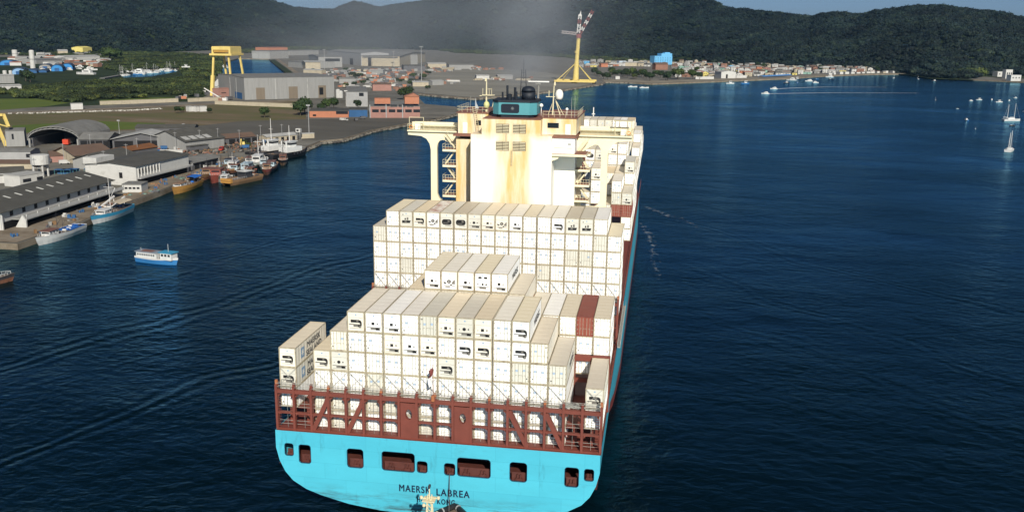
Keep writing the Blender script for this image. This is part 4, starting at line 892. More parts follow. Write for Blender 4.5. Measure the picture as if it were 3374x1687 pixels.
def container(c, t, Y, z0, end, stack, group, colour=None, letter=None):
    colour = colour or (rc.choice('wwwwwwg') if end == 'D' else rc.choice('wwyyg'))
    x = (c - 9.5) * 2.5 + (-.12 if c <= 6 else .12 if c >= 13 else 0) * .6; z = z0 + (t - 1) * TIER
    lab = '%s %s container, %s tier, %s column from port, %s' % (CNAME[colour], 'door-end' if end == 'D' else 'cooling-unit-end', ORD[t], ORD[c], stack)
    o = thing('shipping_container', lab, 'container', (x, Y, z), 0, group)
    inst('frame', FRAME['r' if colour == 'r' else 'w'], o); inst('box', BOX[colour], o)
    if end == 'D':
        for i, s_ in ((0, -1), (1, 1)):
            d = inst('door', DOOR[colour][i], o)
            if colour != 'r' and rc.random() < .55: inst('door_emblem', LOGO, d, (s_ * .5, .025, 1.75 + rc.uniform(-.1, .1)), 0, (.8, 1, .8))
        if colour != 'r': inst('vent_cap', DOT, o, (rc.choice((-.86, -.86, .88)), .015, rc.choice((.62, .7, .78, 2.35))))
    else:
        inst('cooling_unit', UNIT[(end, colour if colour in 'wyg' else 'w')], o)
    if letter:
        L_ = inst('side_lettering', TXT_A if letter == 'A' else TXT_B, o, (HX + .012, 7.0, 1.55 if letter == 'A' else .95), 0)
        L_.rotation_euler = (R(90), 0, R(90)); L_.scale = (1.0, .86, 1)
        if letter == 'A': S_ = inst('side_emblem', STAR, o, (HX + .01, 2.6, 1.45)); S_.rotation_euler = (R(90), 0, R(90)); S_.scale = (1.05, 1.2, 1)
    return o
g1 = 'containers in the aftmost stack over the stern'
A1 = {1: {4: 's', 3: 's', 2: 'D'}, 3: {4: 's', 3: 'D', 2: 'D', 1: 'D'}, 4: {5: 'D', 4: 'p', 3: 'D', 2: 'D', 1: 'D'}, 5: {6: 's', 5: 'D'}, 6: {6: 'q', 5: 'D'}, 7: {6: 'q', 5: 'q'}, 8: {6: 'D', 5: 'q'}, 9: {6: 'D', 5: 'q'},
      10: {6: 'q', 5: 'D', 4: 's'}, 11: {6: 'p', 5: 's'}, 12: {6: 'q', 5: 's'}, 13: {6: 'D', 5: 'D'}, 14: {6: 's', 5: 's'}, 15: {5: 'D'}, 16: {4: 'D', 1: 's'}, 18: {3: 's', 2: 'D'}}
CA1 = {(1, 4): 'y', (3, 4): 'y', (4, 4): 'g', (5, 6): 'y', (6, 6): 'w', (10, 6): 'y', (10, 4): 'g', (11, 5): 'w', (12, 5): 'y', (15, 5): 'y', (18, 3): 'g', (4, 2): 'g', (4, 1): 'g'}
for c in range(1, 19):
    if c in (2, 17): continue
    cols = dict(A1[c]); top = max(cols)
    for t in range(1, top + 1):
        if c in (1, 18) and t == 1: continue
        end = cols.get(t, 'D'); container(c, t, 0.0, 13.2, end, 'aftmost stack', g1, CA1.get((c, t)) or (rc.choice('wwyyg') if t == top else None), 'A' if (c == 1 and t in (3, 4)) else 'B' if (c, t) in ((14, 6), (16, 4)) else None)
g2 = 'containers in the second stack from the stern'
for c, e, k in zip(range(8, 13), 'qrpvq', 'yyyyy'): container(c, 7, 12.95, 13.2, e, 'second stack from stern', g2, 'w', 'B' if c == 12 else None)
for c in range(7, 14): container(c, 6, 12.95, 13.2, 'D', 'second stack from stern', g2, 'y')
for c in range(14, 19):
    for t in range(3 if c > 15 else 5, 6): container(c, t, 12.95, 13.2, 'D', 'second stack from stern', g2, 'r' if (c, t) == (17, 5) else 'y' if c == 14 else 'w')
g3 = 'containers in the tall stack before the deckhouse'
T8 = dict(zip(range(2, 18), 'Dusrkkpqrq' + 'DDsuuD')); K8 = dict(zip(range(2, 18), 'wgywgggyywwwwggw'))
for c in range(1, 19):
    for t in range(3, 9):
        if t == 8 and c in (1, 18): continue
        container(c, t, 44.8, 12.73, T8[c] if t == 8 else 'D', 'stack before the deckhouse', g3, ('t' if c == 5 else K8[c]) if t == 8 else None)
# painted roof rust on one container of the top tier
g4 = 'containers ahead of the deckhouse'
FWD = {106: {15: (8, 'p'), 14: (6, 'D'), 16: (5, 'D'), 17: (7, 'D'), 18: (6, 'p')}, 119: {14: (9, 'k'), 15: (9, 'q'), 16: (7, 'D'), 17: (7, 'D'), 18: (8, 'p')}, 133: {15: (8, 'D'), 16: (9, 'p'), 17: (9, 'D'), 18: (6, 'D')},
       147: {16: (8, 'D'), 17: (8, 'D'), 18: (6, 'D')}, 161: {17: (8, 'D'), 18: (6, 'D')}, 175: {17: (8, 'D'), 18: (7, 'D')}, 188: {12: (8, 'D'), 13: (8, 'D'), 14: (8, 'D'), 15: (8, 'D'), 16: (8, 'D'), 17: (8, 'q'), 18: (8, 'D')},
       202: {10: (9, 'D'), 11: (9, 'D'), 12: (9, 'D'), 13: (9, 'D'), 14: (9, 'D'), 15: (9, 'D'), 16: (9, 'D'), 17: (9, 'D'), 18: (8, 'D')}, 216: {15: (8, 'D'), 16: (8, 'D'), 17: (8, 'D'), 18: (7, 'D')}, 230: {17: (7, 'D'), 18: (6, 'D')}}
for bi, (Y, cols) in enumerate(FWD.items()):
    for c, (top, e) in cols.items():
        lo = 3 if (c == 18 and Y < 150) else (5 if c == 18 else max(top - (2 if Y < 140 else 0), 3))
        for t in range(lo, top + 1):
            red = (Y == 106 and c in (17, 18) and t == 5)
            if c == 17 and Y == 106 and t < 5: continue
            end = e if t == top else ('p' if (t == top - 1 and Y == 188 and c == 18) else 'D')
            container(c, t, Y, 13.2, end, '%s bay ahead of deckhouse' % ORD[bi + 1], g4, 'r' if red else (rc.choice('wwyg') if t == top else None))
        if Y == 106 and c == 17: container(17, 5, Y, 13.2, 'D', 'first bay ahead of deckhouse', g4, 'r') if False else None
# ------------------------------------------------------------------ the port on the left bank
def C_(name, rgb, **k): return mat(name, rgb, **{**dict(rough=.8, var=.14, vscale=.25, spec=.2), **k})
P_WHITE = C_('wall_white', (.47, .465, .44), stain=(.20, .19, .165), stainamt=.32, stainscale=.25); P_CREAM = C_('wall_cream', (.37, .325, .24), stain=(.17, .14, .10), stainamt=.3, stainscale=.3)
P_GREY = C_('wall_grey', (.30, .30, .295)); P_LGREY = C_('cladding_grey', (.25, .25, .24), stretch=(3, 3, .2), stain=(.15, .145, .13), stainamt=.2, stainscale=.15); P_DGREY = C_('wall_dark', (.10, .10, .105))
R_DARK = C_('roof_dark', (.075, .073, .064), var=.2, stain=(.13, .125, .11), stainamt=.2, stainscale=.2); R_GREY = C_('roof_grey', (.165, .163, .152), var=.2, stain=(.085, .08, .07), stainamt=.3, stainscale=.12); R_BROWN = C_('roof_brown', (.12, .08, .06)); R_LIGHT = C_('roof_light', (.33, .33, .315), stain=(.17, .16, .14), stainamt=.3, stainscale=.2); R_TERRA = C_('roof_terracotta', (.30, .13, .08))
P_ORNG = C_('wall_orange', (.40, .165, .095), stain=(.22, .12, .08), stainamt=.3, stainscale=.25); P_BLUE = C_('wall_blue', (.035, .10, .22)); P_SKY = C_('wall_skyblue', (.13, .38, .62)); P_YEL = C_('wall_yellow', (.58, .50, .16)); P_PINK = C_('wall_pink', (.30, .165, .135)); P_GREEN = C_('wall_green', (.22, .36, .30)); P_BRICK = C_('wall_brick', (.22, .12, .085))
B_OPEN = C_('dark_opening', (.012, .012, .013)); B_WIN = C_('window_dark', (.02, .022, .026), rough=.2); CRANE_Y = C_('crane_yellow', (.60, .46, .14), var=.14, spec=.4); CRANE_R = C_('crane_red', (.20, .065, .06)); CRANE_W = C_('crane_white', (.62, .60, .57))
P_SKYL = C_('skylight', (.52, .52, .48)); P_TIMB = C_('timber', (.20, .12, .06))

def building(name, label, cat, A, B, depth, eave, ridge=None, wall=P_WHITE, roof=R_DARK, axis='along', windows=(), doors=(), over=.5, flat=False, group=None, z=LZ, skylights=0, dmat=B_OPEN, wmat=B_WIN):
    """A, B: front wall ends on the ground as seen from the ship (left, right); depth runs away from it.
    windows / doors: (u0, u1, z0, z1, face) with face f(ront) r(ight) l(eft), u in metres along that wall"""
    A = Vector((A[0], A[1], 0)); B = Vector((B[0], B[1], 0)); L_ = (B - A).length; a = math.atan2(B.y - A.y, B.x - A.x)
    root = thing(name, label, cat, (A.x, A.y, z), a, group); ridge = ridge or eave; D = depth
    wl = MB(); wl.box(0, L_, 0, D, -.3, eave)
    if ridge > eave:
        if axis == 'along': 
            for x in (0, L_): wl.add([(x, 0, eave), (x, D, eave), (x, D / 2, ridge)], [(0, 1, 2)])
        else:
            for y in (0, D): wl.add([(0, y, eave), (L_, y, eave), (L_ / 2, y, ridge)], [(0, 1, 2)])
    wl.build('wall', wall, root)
    o = over; rf = MB()
    if ridge <= eave + .01: rf.box(-o * .3, L_ + o * .3, -o * .3, D + o * .3, eave, eave + .35)
    elif axis == 'along':
        k = (ridge - eave) / (D / 2)
        for s_ in (0, 1):
            y0, y1 = (-o, D / 2) if s_ == 0 else (D + o, D / 2); z0 = eave - o * k
            rf.slabyz([(y0, z0 + .05), (y1, ridge + .05), (y1, ridge + .25), (y0, z0 + .25)], -o, L_ + o)
    else:
        k = (ridge - eave) / (L_ / 2)
        for s_ in (0, 1):
            x0, x1 = (-o, L_ / 2) if s_ == 0 else (L_ + o, L_ / 2); z0 = eave - o * k
            rf.slabxz([(x0, z0 + .05), (x1, ridge + .05), (x1, ridge + .25), (x0, z0 + .25)], -o, D + o)
    rfo = rf.build('roof', roof, root)
    for i in range(skylights):
        if axis == 'along':
            x = L_ * (i + .5) / skylights; k = (ridge - eave) / (D / 2); y = D * .30; zc = eave + k * y
            MB().slabyz([(y - 1.3, zc - 1.3 * k + .26), (y + 1.3, zc + 1.3 * k + .26), (y + 1.3, zc + 1.3 * k + .31), (y - 1.3, zc - 1.3 * k + .31)], x - .45, x + .45).build('skylight', P_SKYL, rfo)
    for lst, nm, mt, dd in ((windows, 'window', wmat, .08), (doors, 'door', dmat, .10)):
        for u0, u1, z0, z1, *f in lst:
            f = f[0] if f else 'f'; q = MB()
            if f == 'f': q.box(u0, u1, -dd, .05, z0, z1)
            elif f == 'r': q.box(L_ - .05, L_ + dd, u0, u1, z0, z1)
            else: q.box(-dd, .05, u0, u1, z0, z1)
            q.build(nm, mt, root)
    return root
def bpx(name, label, cat, a, b, depth, *args, **k):
    return building(name, label, cat, V2(G(*a, LZ)), V2(G(*b, LZ)), depth, *args, **k)

# long quayside warehouse with balcony and skylights (front wall faces the water: A = far end? left end seen from the channel)
wA = building('quay_warehouse', 'long white quayside warehouse with dark roof, skylights and projecting balcony', 'warehouse', (-183.2, 155.5), (-186.0, 224.5), 26, 6.2, 9.3, P_WHITE, R_DARK,
              windows=[(5 + i * 6.7, 6.7 + i * 6.7, 4.0, 5.6) for i in range(10)], over=1.2, skylights=11)
bl = MB(); bl.box(6, 69, -5.2, -.05, 2.6, 2.95); bl.build('balcony_slab', P_LGREY, wA); bl = MB(); bl.box(6, 69, -5.2, -5.0, 2.95, 3.9); bl.build('balcony_parapet', P_WHITE, wA)
for i in range(11): MB().box(6 + i * 6.25, 6.35 + i * 6.25, -5.25, -5.0, 2.96, 4.5).build('parapet_post', P_WHITE, wA)
MB().box(1, 69, -.12, .02, -.2, 2.6).build('ground_floor_opening', B_OPEN, wA)
MB().slabyz([(-5.2, -.3), (-1.0, -.3), (-4.0, 4.3), (-5.2, 2.6)], 5.4, 6.0).build('end_buttress', P_WHITE, wA)
MB().slabyz([(-.1, 6.0), (-.4, 6.2), (-.5, 0), (.0, 0)], .2, .7).build('downpipe', P_WHITE, wA)
MB().box(-.1, .02, 6, 24, 1.0, 3.4).build('door', B_OPEN, wA)
# the two-storey white building beyond it
wB = building('fish_hall', 'white two-storey fish hall with open gallery and dark flat roof by the quay', 'building', (-189.5, 249.0), (-187.5, 291.0), 24, 8.2, 9.4, P_WHITE, R_DARK, over=.8,
              windows=[(1.5 + i * 2.3, 3.1 + i * 2.3, 4.6, 6.8) for i in range(7)], doors=[(1, 40, -.2, 2.9)])
for i in range(8): MB().box(1.0 + i * 2.3, 1.35 + i * 2.3, -.6, -.1, 3.2, 7.4).build('gallery_post', P_WHITE, wB)
MB().box(0, 42, -2.2, 0, 2.95, 3.35).build('gallery_slab', P_GREY, wB); MB().box(0, 42, -2.2, -2.05, 3.35, 4.1).build('gallery_parapet', P_WHITE, wB)
MB().box(-.1, .05, 6.5, 8, 3.0, 5.4).build('door', B_OPEN, wB); MB().box(-.5, 12, 18, 24.4, 8.3, 11.2).build('stair_tower', P_WHITE, wB)
building('quay_office', 'low white quay office with a band of windows between warehouse and hall', 'building', (-186, 232), (-178.5, 233.5), 8, 3.2, wall=P_WHITE, roof=R_GREY, windows=[(1 + i * 1.6, 2.1 + i * 1.6, 1.5, 2.3) for i in range(4)])
building('net_shed', 'grey roofed net shed with white posts beyond the fish hall', 'shed', (-188.5, 296), (-186, 318), 13, 3.6, 4.8, P_DGREY, R_GREY, over=1.0, doors=[(2 + i * 5, 5.5 + i * 5, .2, 2.6) for i in range(4)])
boat_lift = thing('boat_hoist', 'white angled boat hoist frame on the quay by the warehouse end', 'hoist', (-173.5, 205, LZ), R(88))
for i, y in enumerate((-2.2, 2.2)): MB().bar((-5, y, .2), (4, y, 2.8), .5, .6).build('beam', CRANE_W, boat_lift); MB().tube((3.5, y, 0), (3.5, y, 2.6), .15).build('leg', CRANE_W, boat_lift)
MB().bar((-5, -2.2, .5), (-5, 2.2, .5), .4).build('cross_bar', CRANE_W, boat_lift)
# inland row: arched hangar, open sheds, tank, offices
def hangar():
    A, B = Vector((-316, 359.5, 0)), Vector((-289.5, 363.5, 0)); L_ = (B - A).length; a = math.atan2(B.y - A.y, B.x - A.x)
    root = thing('arched_hangar', 'big dark open-fronted hangar with an arched grey roof', 'hangar', (A.x, A.y, LZ), a); n = 16
    arc = [(L_ / 2 - (L_ / 2 + 1) * math.cos(math.pi * i / n), 4.6 + 6.6 * math.sin(math.pi * i / n)) for i in range(n + 1)]
    sh = MB()
    for off in (0.0, .45):
        sh.add([(x, y, z + off) for y in (-3, 38) for x, z in arc], [(i, i + 1, i + n + 2, i + n + 1) for i in range(n)])
    sh.add([(x, -3, z + o) for o in (0, .45) for x, z in arc], [(i, i + 1, i + n + 2, i + n + 1) for i in range(n)])
    sh.build('roof', R_GREY, root)
    MB().box(0, .5, 0, 38, -.3, 4.8).build('wall', P_DGREY, root); MB().box(L_ - .5, L_, 0, 38, -.3, 4.8).build('wall', P_DGREY, root); MB().slabxz([(0, -.3), (L_, -.3)] + [p for p in reversed(arc)], 37.6, 38).build('back_wall', P_DGREY, root)
    tr = MB()
    for (x0, z0), (x1, z1) in zip(arc[:-1], arc[1:]): tr.bar((x0, -2.6, z0 - .9), (x1, -2.6, z1 - .9), .3); tr.bar((x0, -2.6, z0 - .9), (x1, -2.6, z1 - .1), .18)
    tr.build('truss', P_LGREY, root)
    for x in (0, L_): MB().bar((x, -2.6, 0), (x, -2.6, 4.8), .9).build('column', P_LGREY, root)
    lt = MB();
    for k in range(3): lt.box(13 + k * 2.4, 14.8 + k * 2.4, 20, 20.3, 6.8, 7.3)
    lt.build('ceiling_panel', CRANE_W, root)
    t = thing('red_truck', 'red truck parked inside the dark arched hangar', 'truck', A + Vector((14, 9, LZ + .0)), a)
    MB().box(-1.6, 1.6, 0, 2.4, .6, 3.4).build('cab', C_('truck_red', (.5, .06, .03)), t); MB().box(-1.5, 1.5, 2.6, 9, 1.0, 3.6).build('cargo_body', P_LGREY, t)
    for x in (-1.5, 1.5):
        for y in (1.2, 6.5, 8): MB().tube((x - .15, y, .55), (x + .15, y, .55), .55, n=10).build('wheel', B_OPEN, t)
hangar()
building('open_shed', 'dark open shed with a sloping light roof right of the hangar', 'shed', V2(G(263, 492, LZ)), V2(G(357, 492, LZ)), 22, 5.4, 8.0, P_DGREY, R_GREY, over=.8, doors=[(.6 + i * 4, 4.2 + i * 4, 0, 4.6) for i in range(4)])
bpx('gable_shed', 'open shed with a wide light grey gable roof and clutter below', 'shed', (372, 490), (566, 490), 20, 5.2, 8.6, P_DGREY, R_LIGHT, axis='front', over=1.4, doors=[(1, 11, 0, 4.2), (13, 27, 0, 4.4)])
sd = bpx('panel_shed', 'grey shed with a band of light panels under a dark roof', 'shed', (612, 500), (740, 484), 30, 5.4, 10.2, P_LGREY, R_DARK, over=.8)
for i in range(4): MB().slabyz([(1.2, 6.05), (5.5, 7.45), (5.5, 7.5), (1.2, 6.1)], 1.5 + i * 5, 5.2 + i * 5).build('roof_panel', R_LIGHT, sd)
MB().box(.5, 13, -3.2, -.1, -.1, 2.8).build('lean_to', P_DGREY, sd); MB().box(.2, 13.4, -3.6, -.1, 2.8, 3.05).build('lean_to_roof', R_DARK, sd)
bpx('low_store', 'long low dark store with a white ridge line behind the sheds', 'shed', (448, 452), (640, 452), 14, 5.5, 7.0, P_DGREY, R_DARK, doors=[(20 + i * 5, 23 + i * 5, 0, 4.6) for i in range(3)])
bpx('grey_block', 'plain light grey block shed beside the yellow crane', 'shed', (22, 484), (84, 482), 18, 8.5, 9.2, P_LGREY, R_GREY, over=.2, windows=[(3, 4, 4, 7)])
bpx('workshop', 'low grey workshop with square windows at the frame edge', 'building', (-30, 530), (102, 530), 12, 4.6, 5.4, P_GREY, R_GREY, windows=[(17, 19, 1.6, 3.4), (21, 23, 1.4, 3.4), (25.5, 27.5, 1.6, 3.6)])
bpx('cream_wall_building', 'long low cream walled building left of the water tank', 'building', (-30, 557), (110, 557), 9, 2.6, 3.6, P_CREAM, R_BROWN, windows=[(24, 26, .8, 2.0)])
bpx('dark_roof_house', 'dark roofed house near the warehouse at the frame edge', 'building', (-40, 606), (78, 600), 17, 3.4, 5.6, P_WHITE, R_DARK)
bpx('flat_white_block', 'flat-roofed white block with louvred windows behind the warehouse', 'building', (68, 618), (144, 605), 9, 4.6, wall=P_WHITE, roof=R_LIGHT, windows=[(1.5, 5.5, 1.8, 3.2), (8.5, 11.5, 1.8, 3.2)])
bpx('small_white_house', 'small white house at the frame edge beside the dark roof', 'building', (-20, 604), (37, 603), 7, 3.6, wall=P_WHITE, roof=R_LIGHT, windows=[(5, 6, 1.2, 2.4)])
bpx('brown_roof_shed', 'brown roofed shed in front of the hangar', 'shed', (168, 536), (252, 532), 14, 3.2, 4.8, P_PINK, R_BROWN)
bpx('cream_long_shed', 'long cream walled shed under a dark ribbed roof', 'shed', (250, 540), (368, 527), 20, 4.2, 7.4, P_CREAM, R_BROWN, over=1.2, doors=[(8, 9.2, .2, 2.6)])
bpx('dark_pitched_hall', 'broad dark pitched hall behind the fish hall', 'hall', (345, 560), (448, 535), 16, 4.4, 7.0, P_LGREY, R_DARK, over=1.0)
bpx('rust_roof_shed', 'rust brown roofed shed behind the fish hall', 'shed', (408, 530), (520, 512), 10, 4.5, 6.0, P_DGREY, C_('roof_rust', (.16, .07, .03)))
bpx('white_sign_wall', 'long white sign board wall on the fish hall roof line', 'wall', (529, 511), (602, 511), .6, 2.4, wall=P_WHITE, roof=P_WHITE)
tk = thing('water_tank', 'white cylindrical water tank raised on four legs', 'water tank', G(137, 582, LZ)); q_ = .0
MB().lathe((0, 0, 5.6), [(3.9, 0), (3.9, 3.9), (3.6, 4.15), (.2, 4.3)], 20).build('tank', P_WHITE, tk)
for x, y in ((-2.2, -1.8), (2.2, -1.8), (-2.2, 1.8), (2.2, 1.8)): MB().box(x - .3, x + .3, y - .3, y + .3, -.2, 5.7).build('leg', P_WHITE, tk)
for z in (2.2, 4.0): MB().bar((-2.2, -1.8, z), (2.2, -1.8, z), .25).build('brace', P_WHITE, tk)
for i, (px, py) in enumerate(((200, 575), (222, 575), (243, 573), (298, 572))):
    t = thing('market_stall', ['blue market stall beside the water tank', 'second blue market stall from the water tank', 'third blue market stall from the water tank', 'blue market stall nearest the fish hall'][i], 'stall', G(px, py, LZ), R(8), 'blue stalls behind the warehouse')
    MB().box(-2.2, 2.2, -1.5, 1.5, 2.2, 2.4).build('canopy', P_BLUE, t); MB().box(-2, 2, 1.2, 1.4, 0, 2.2).build('back_panel', P_BLUE, t)
    for x in (-2.1, 2.1):
        for y in (-1.4, 1.4): MB().tube((x, y, 0), (x, y, 2.3), .06).build('post', C_('pole_teal', (.1, .3, .3)), t)
# yellow crane cut by the frame edge
yc = thing('harbour_crane', 'bright yellow portal crane cut by the left frame edge', 'crane', G(2, 482, LZ)); z1 = ZAT(2, 378, G(2, 482, LZ)) - LZ
MB().bar((3.4, 0, 0), (-2.6, 2, z1 * .72), 1.5, 1.2).build('leg', CRANE_Y, yc); MB().bar((6.2, 0, z1 * .62), (2.8, 1.5, z1), 1.3).build('strut', CRANE_Y, yc); MB().box(-9, 3.2, 0, 2.2, z1 - .8, z1 + .5).build('girder', CRANE_Y, yc)
MB().box(-9, 2.4, 2.6, 4.2, z1 * .86, z1 * .92).build('cross_beam', CRANE_Y, yc); MB().bar((-9, 0, 0), (-8, 2, z1), 1.4).build('leg', CRANE_Y, yc)
MB().bar((-2, 2, z1 * .7), (6.3, 0, z1 * .62), .5).build('tie', CRANE_Y, yc)

# ------------------------------------------------------------------ shipyard in the middle distance
def wshed(name, label, a, b, c, top, wall=P_LGREY, roof=R_GREY, **k):
    """front base pixels a-b, back-left base pixel c, top-left pixel gives the eave height"""
    A, B, Cc = G(*a, LZ), G(*b, LZ), G(*c, LZ); h = ZAT(top[0], top[1], A) - LZ
    return building(name, label, 'warehouse', V2(A), V2(B), k.pop('depth', (Cc - A).length), h, h * k.pop('ridge', 1.06), wall, roof, **k)
w1 = wshed('assembly_hall', 'large plain grey assembly hall with three tall doors', (807, 330), (1102, 322), (754, 311), (807, 258), P_LGREY, R_GREY, over=.3, dmat=C_('door_tan', (.17, .14, .105), stretch=(2, 2, .1)),
           doors=[(11, 19.5, 0, 11), (43, 52, 0, 11.5), (73, 81, 0, 12)], windows=[(8, 30, 0, 6, 'l')], wmat=P_BLUE)
for u in (30, 62): MB().box(u - .5, u + .5, -.25, .05, 0, 19).build('pilaster', R_LIGHT, w1)
for u in (25, 45): MB().box(-.25, .05, u - .4, u + .4, 0, 19).build('pilaster', R_LIGHT, w1)
MB().box(74, 78, -.3, .0, 3, 10).build('door_gap', B_OPEN, w1)
w2 = wshed('shipyard_hall', 'long grey shipyard hall with a cream front and dark doorway', (1192, 218), (1317, 220), (1092, 201), (1192, 184), P_CREAM, R_GREY, over=1.5, doors=[(12, 18, 0, 15), (19, 19.6, 0, 17)], ridge=1.25)
MB().box(-.6, .02, 4, (G(1092, 201, LZ) - G(1192, 218, LZ)).length - 4, 1, 18).build('side_cladding', P_DGREY, w2); MB().box(2, 68, -1.2, .0, 15.5, 17.5).build('door_head', P_DGREY, w2)
wshed('shipyard_annex', 'lower grey annex joined to the right of the shipyard hall', (1318, 214), (1376, 213), (1318, 200), (1318, 181), P_LGREY, R_GREY, over=.6, doors=[(9, 26, 0, 13)], ridge=1.1, depth=70)
bpx('shipyard_long_hall', 'very long plain grey hall running back from the shipyard front', 'hall', (1080, 205), (1190, 218), 55, 23, 26, P_GREY, R_GREY, over=.6, doors=[(150, 170, 0, 12)])
bpx('pipe_shop', 'low pale grey shop beside the basin road', 'shed', (950, 222), (1003, 226), 60, 10, 12, P_LGREY, R_GREY)
wshed('plate_shop', 'grey plate shop left of the shipyard hall', (1050, 222), (1128, 222), (1000, 196), (1050, 188), P_LGREY, R_GREY, over=.8, doors=[(12, 38, 10, 15)], ridge=1.12, depth=120)
wshed('white_workshop', 'pale workshop under a flat grey roof at the dock corner', (1007, 229), (1056, 229), (1000, 215), (1007, 205), P_CREAM, R_LIGHT, over=1.6, ridge=1.12, depth=40)
wshed('canal_shed', 'grey shed at the far end of the basin', (830, 193), (890, 195), (826, 186), (830, 168), P_LGREY, R_GREY, over=.6, depth=60)
wshed('orange_store', 'orange store house behind the canal shed', (885, 176), (948, 175), (885, 168), (885, 158), P_ORNG, R_TERRA, over=.6, depth=50)
wshed('canal_store', 'pale grey store with cream gable beside the basin', (889, 195), (932, 192), (884, 186), (889, 176), P_LGREY, R_LIGHT, over=.5, ridge=1.15, depth=40)
wshed('grey_row_shed', 'long low grey shed behind the plate shop', (955, 184), (1050, 182), (950, 178), (955, 168), P_LGREY, R_GREY, over=.5, depth=60)
wshed('smoke_grey_block', 'plain dark grey block beside the orange quay building', (1142, 352), (1212, 352), (1136, 330), (1142, 304), P_GREY, R_GREY, over=.2, windows=[(11, 15, 9, 12)])
wshed('orange_fence_building', 'low orange and cream quay building with a dark flat roof', (1020, 388), (1149, 388), (1020, 378), (1020, 367), P_ORNG, R_DARK, over=.4, ridge=1.0, windows=[(20, 29, 2.6, 5.0)], doors=[(2.5, 5, 1, 2.4)])
wshed('blue_store', 'navy blue store between the orange and the red buildings', (1150, 386), (1211, 386), (1150, 378), (1150, 363), P_BLUE, R_DARK, over=.3, ridge=1.0)
w3 = wshed('red_yard_building', 'two-storey red yard building with open dark bays', (1218, 389), (1384, 389), (1212, 370), (1218, 352), P_PINK, R_GREY, over=.3, ridge=1.0, windows=[(2 + i * 6.3, 7 + i * 6.3, 4.2, 6.4) for i in range(6)] + [(16 + i * 6.3, 21 + i * 6.3, 8.2, 10.0) for i in range(3)])
MB().box(4, 16, 2, 12, 10.5, 14.5).build('roof_room', P_ORNG, w3); MB().box(27, 38, 2, 12, 10.5, 16).build('roof_room', P_ORNG, w3); MB().slabxz([(26.5, 16), (38.5, 16), (34, 18.5)], 1.5, 12.5).build('gable_roof', R_TERRA, w3)
for u in (0, 12.3, 24.8): MB().box(u, u + .7, -.3, .0, 0, 10).build('column', P_GREY, w3)
# two quay gantries of the yard: the tall yellow goliath crane
gp = G(699, 317, LZ); gc = thing('gantry_crane', 'tall yellow gantry crane straddling the shipyard slip', 'gantry crane', gp); gt = ZAT(699, 182, gp) - LZ; gtop = ZAT(699, 154, gp) - LZ
ux = .283
for (fx, fy), (tx, ty) in (((0, 0), (1.2, 6)), ((4.5, 28), (4.0, 22)), ((18.5, 6), (16.8, 6)), ((22.5, 30), (20.0, 24))):
    MB().bar((fx, fy, 0), (lerp(fx, tx, .5), lerp(fy, ty, .5), gt * .5), 3.0, 3.0).bar((lerp(fx, tx, .5), lerp(fy, ty, .5), gt * .5), (tx, ty, gt), 1.7, 1.7).build('leg', CRANE_Y, gc)
MB().box(-1.5, 21.5, 2, 30, gt - .5, gt + 1.4).build('walkway', CRANE_Y, gc); MB().box(.8, 19.5, 4, 28, gtop - 3.2, gtop).build('girder', CRANE_Y, gc); MB().box(2, 17.5, 3.6, 4.2, gt + 2.4, gtop - 3.4).build('trolley', C_('trolley_dark', (.35, .2, .04)), gc)
for x in (.4, 18): MB().box(x, x + 2, 3.6, 28.5, gt + 1.4, gtop - .4).build('end_frame', CRANE_Y, gc)
# the tall tower crane on the peninsula
tp = G(1896, 274, LZ); tc_ = thing('tower_crane', 'tall yellow tower crane with red and white jibs at the peninsula tip', 'tower crane', tp); S = lambda py: ZAT(1896, py, tp) - LZ; mx_ = 1 / FPX * (tp - Vector((CX, CY, CZ))).length
dx = lambda px: (px - 1897) * mx_
MB().tube((dx(1897), 0, S(272)), (dx(1899), 0, S(205)), 4.3, 3.0, 12).tube((dx(1899), 0, S(205)), (dx(1903), 0, S(126)), 2.7, 2.4, 12).tube((dx(1898.5), 0, S(176)), (dx(1899.5), 0, S(170)), 3.1, 3.1, 12).build('tower', CRANE_Y, tc_)
for x, y in ((-30, -14), (30, -14), (-24, 16), (24, 16)): MB().bar((x * .86, y, 1.5), (dx(1898), 0, S(207)), .75).build('stay', CRANE_Y, tc_); MB().box(x * .86 - 2.4, x * .86 + 2.4, y - 2, y + 2, -.2, 1.6).build('bogie', B_OPEN, tc_)
for y in (-14, 16): MB().box(-27, 27, y - 1.2, y + 1.2, 1.6, 4.0).build('base_beam', CRANE_Y, tc_)
MB().box(-3.2, 3.2, -14, 16, 1.8, 4.2).build('base_beam', CRANE_Y, tc_)
MB().tube((dx(1903), 0, S(126)), (dx(1903), 0, S(113)), 3.8, 3.4, 10).build('slewing_ring', CRANE_R, tc_)
def lattice(p, q, w_, n, mats, name):
    for i in range(n):
        a = Vector(p).lerp(Vector(q), i / n); b = Vector(p).lerp(Vector(q), (i + 1) / n); d = (b - a).normalized(); u = d.cross(Vector((0, 1, 0))).normalized() * w_; v = Vector((0, w_, 0)); lb = MB()
        c = [a + u + v, a - u + v, a - u - v, a + u - v]; e = [x + (b - a) for x in c]
        for x, y in zip(c, e): lb.bar(x, y, w_ * .36)
        for k in range(4): lb.bar(c[k], e[(k + 1) % 4], w_ * .26); lb.bar(e[k], c[(k + 1) % 4], w_ * .26)
        lb.build(name, mats[i % len(mats)], tc_)
lattice((dx(1907), 0, S(112)), (dx(1946), 0, S(36)), 1.7, 7, [CRANE_R, CRANE_W, CRANE_R, CRANE_W], 'jib')
lattice((dx(1902), 0, S(110)), (dx(1906), 0, S(50)), 1.8, 4, [CRANE_W, CRANE_W, CRANE_R], 'a_frame')
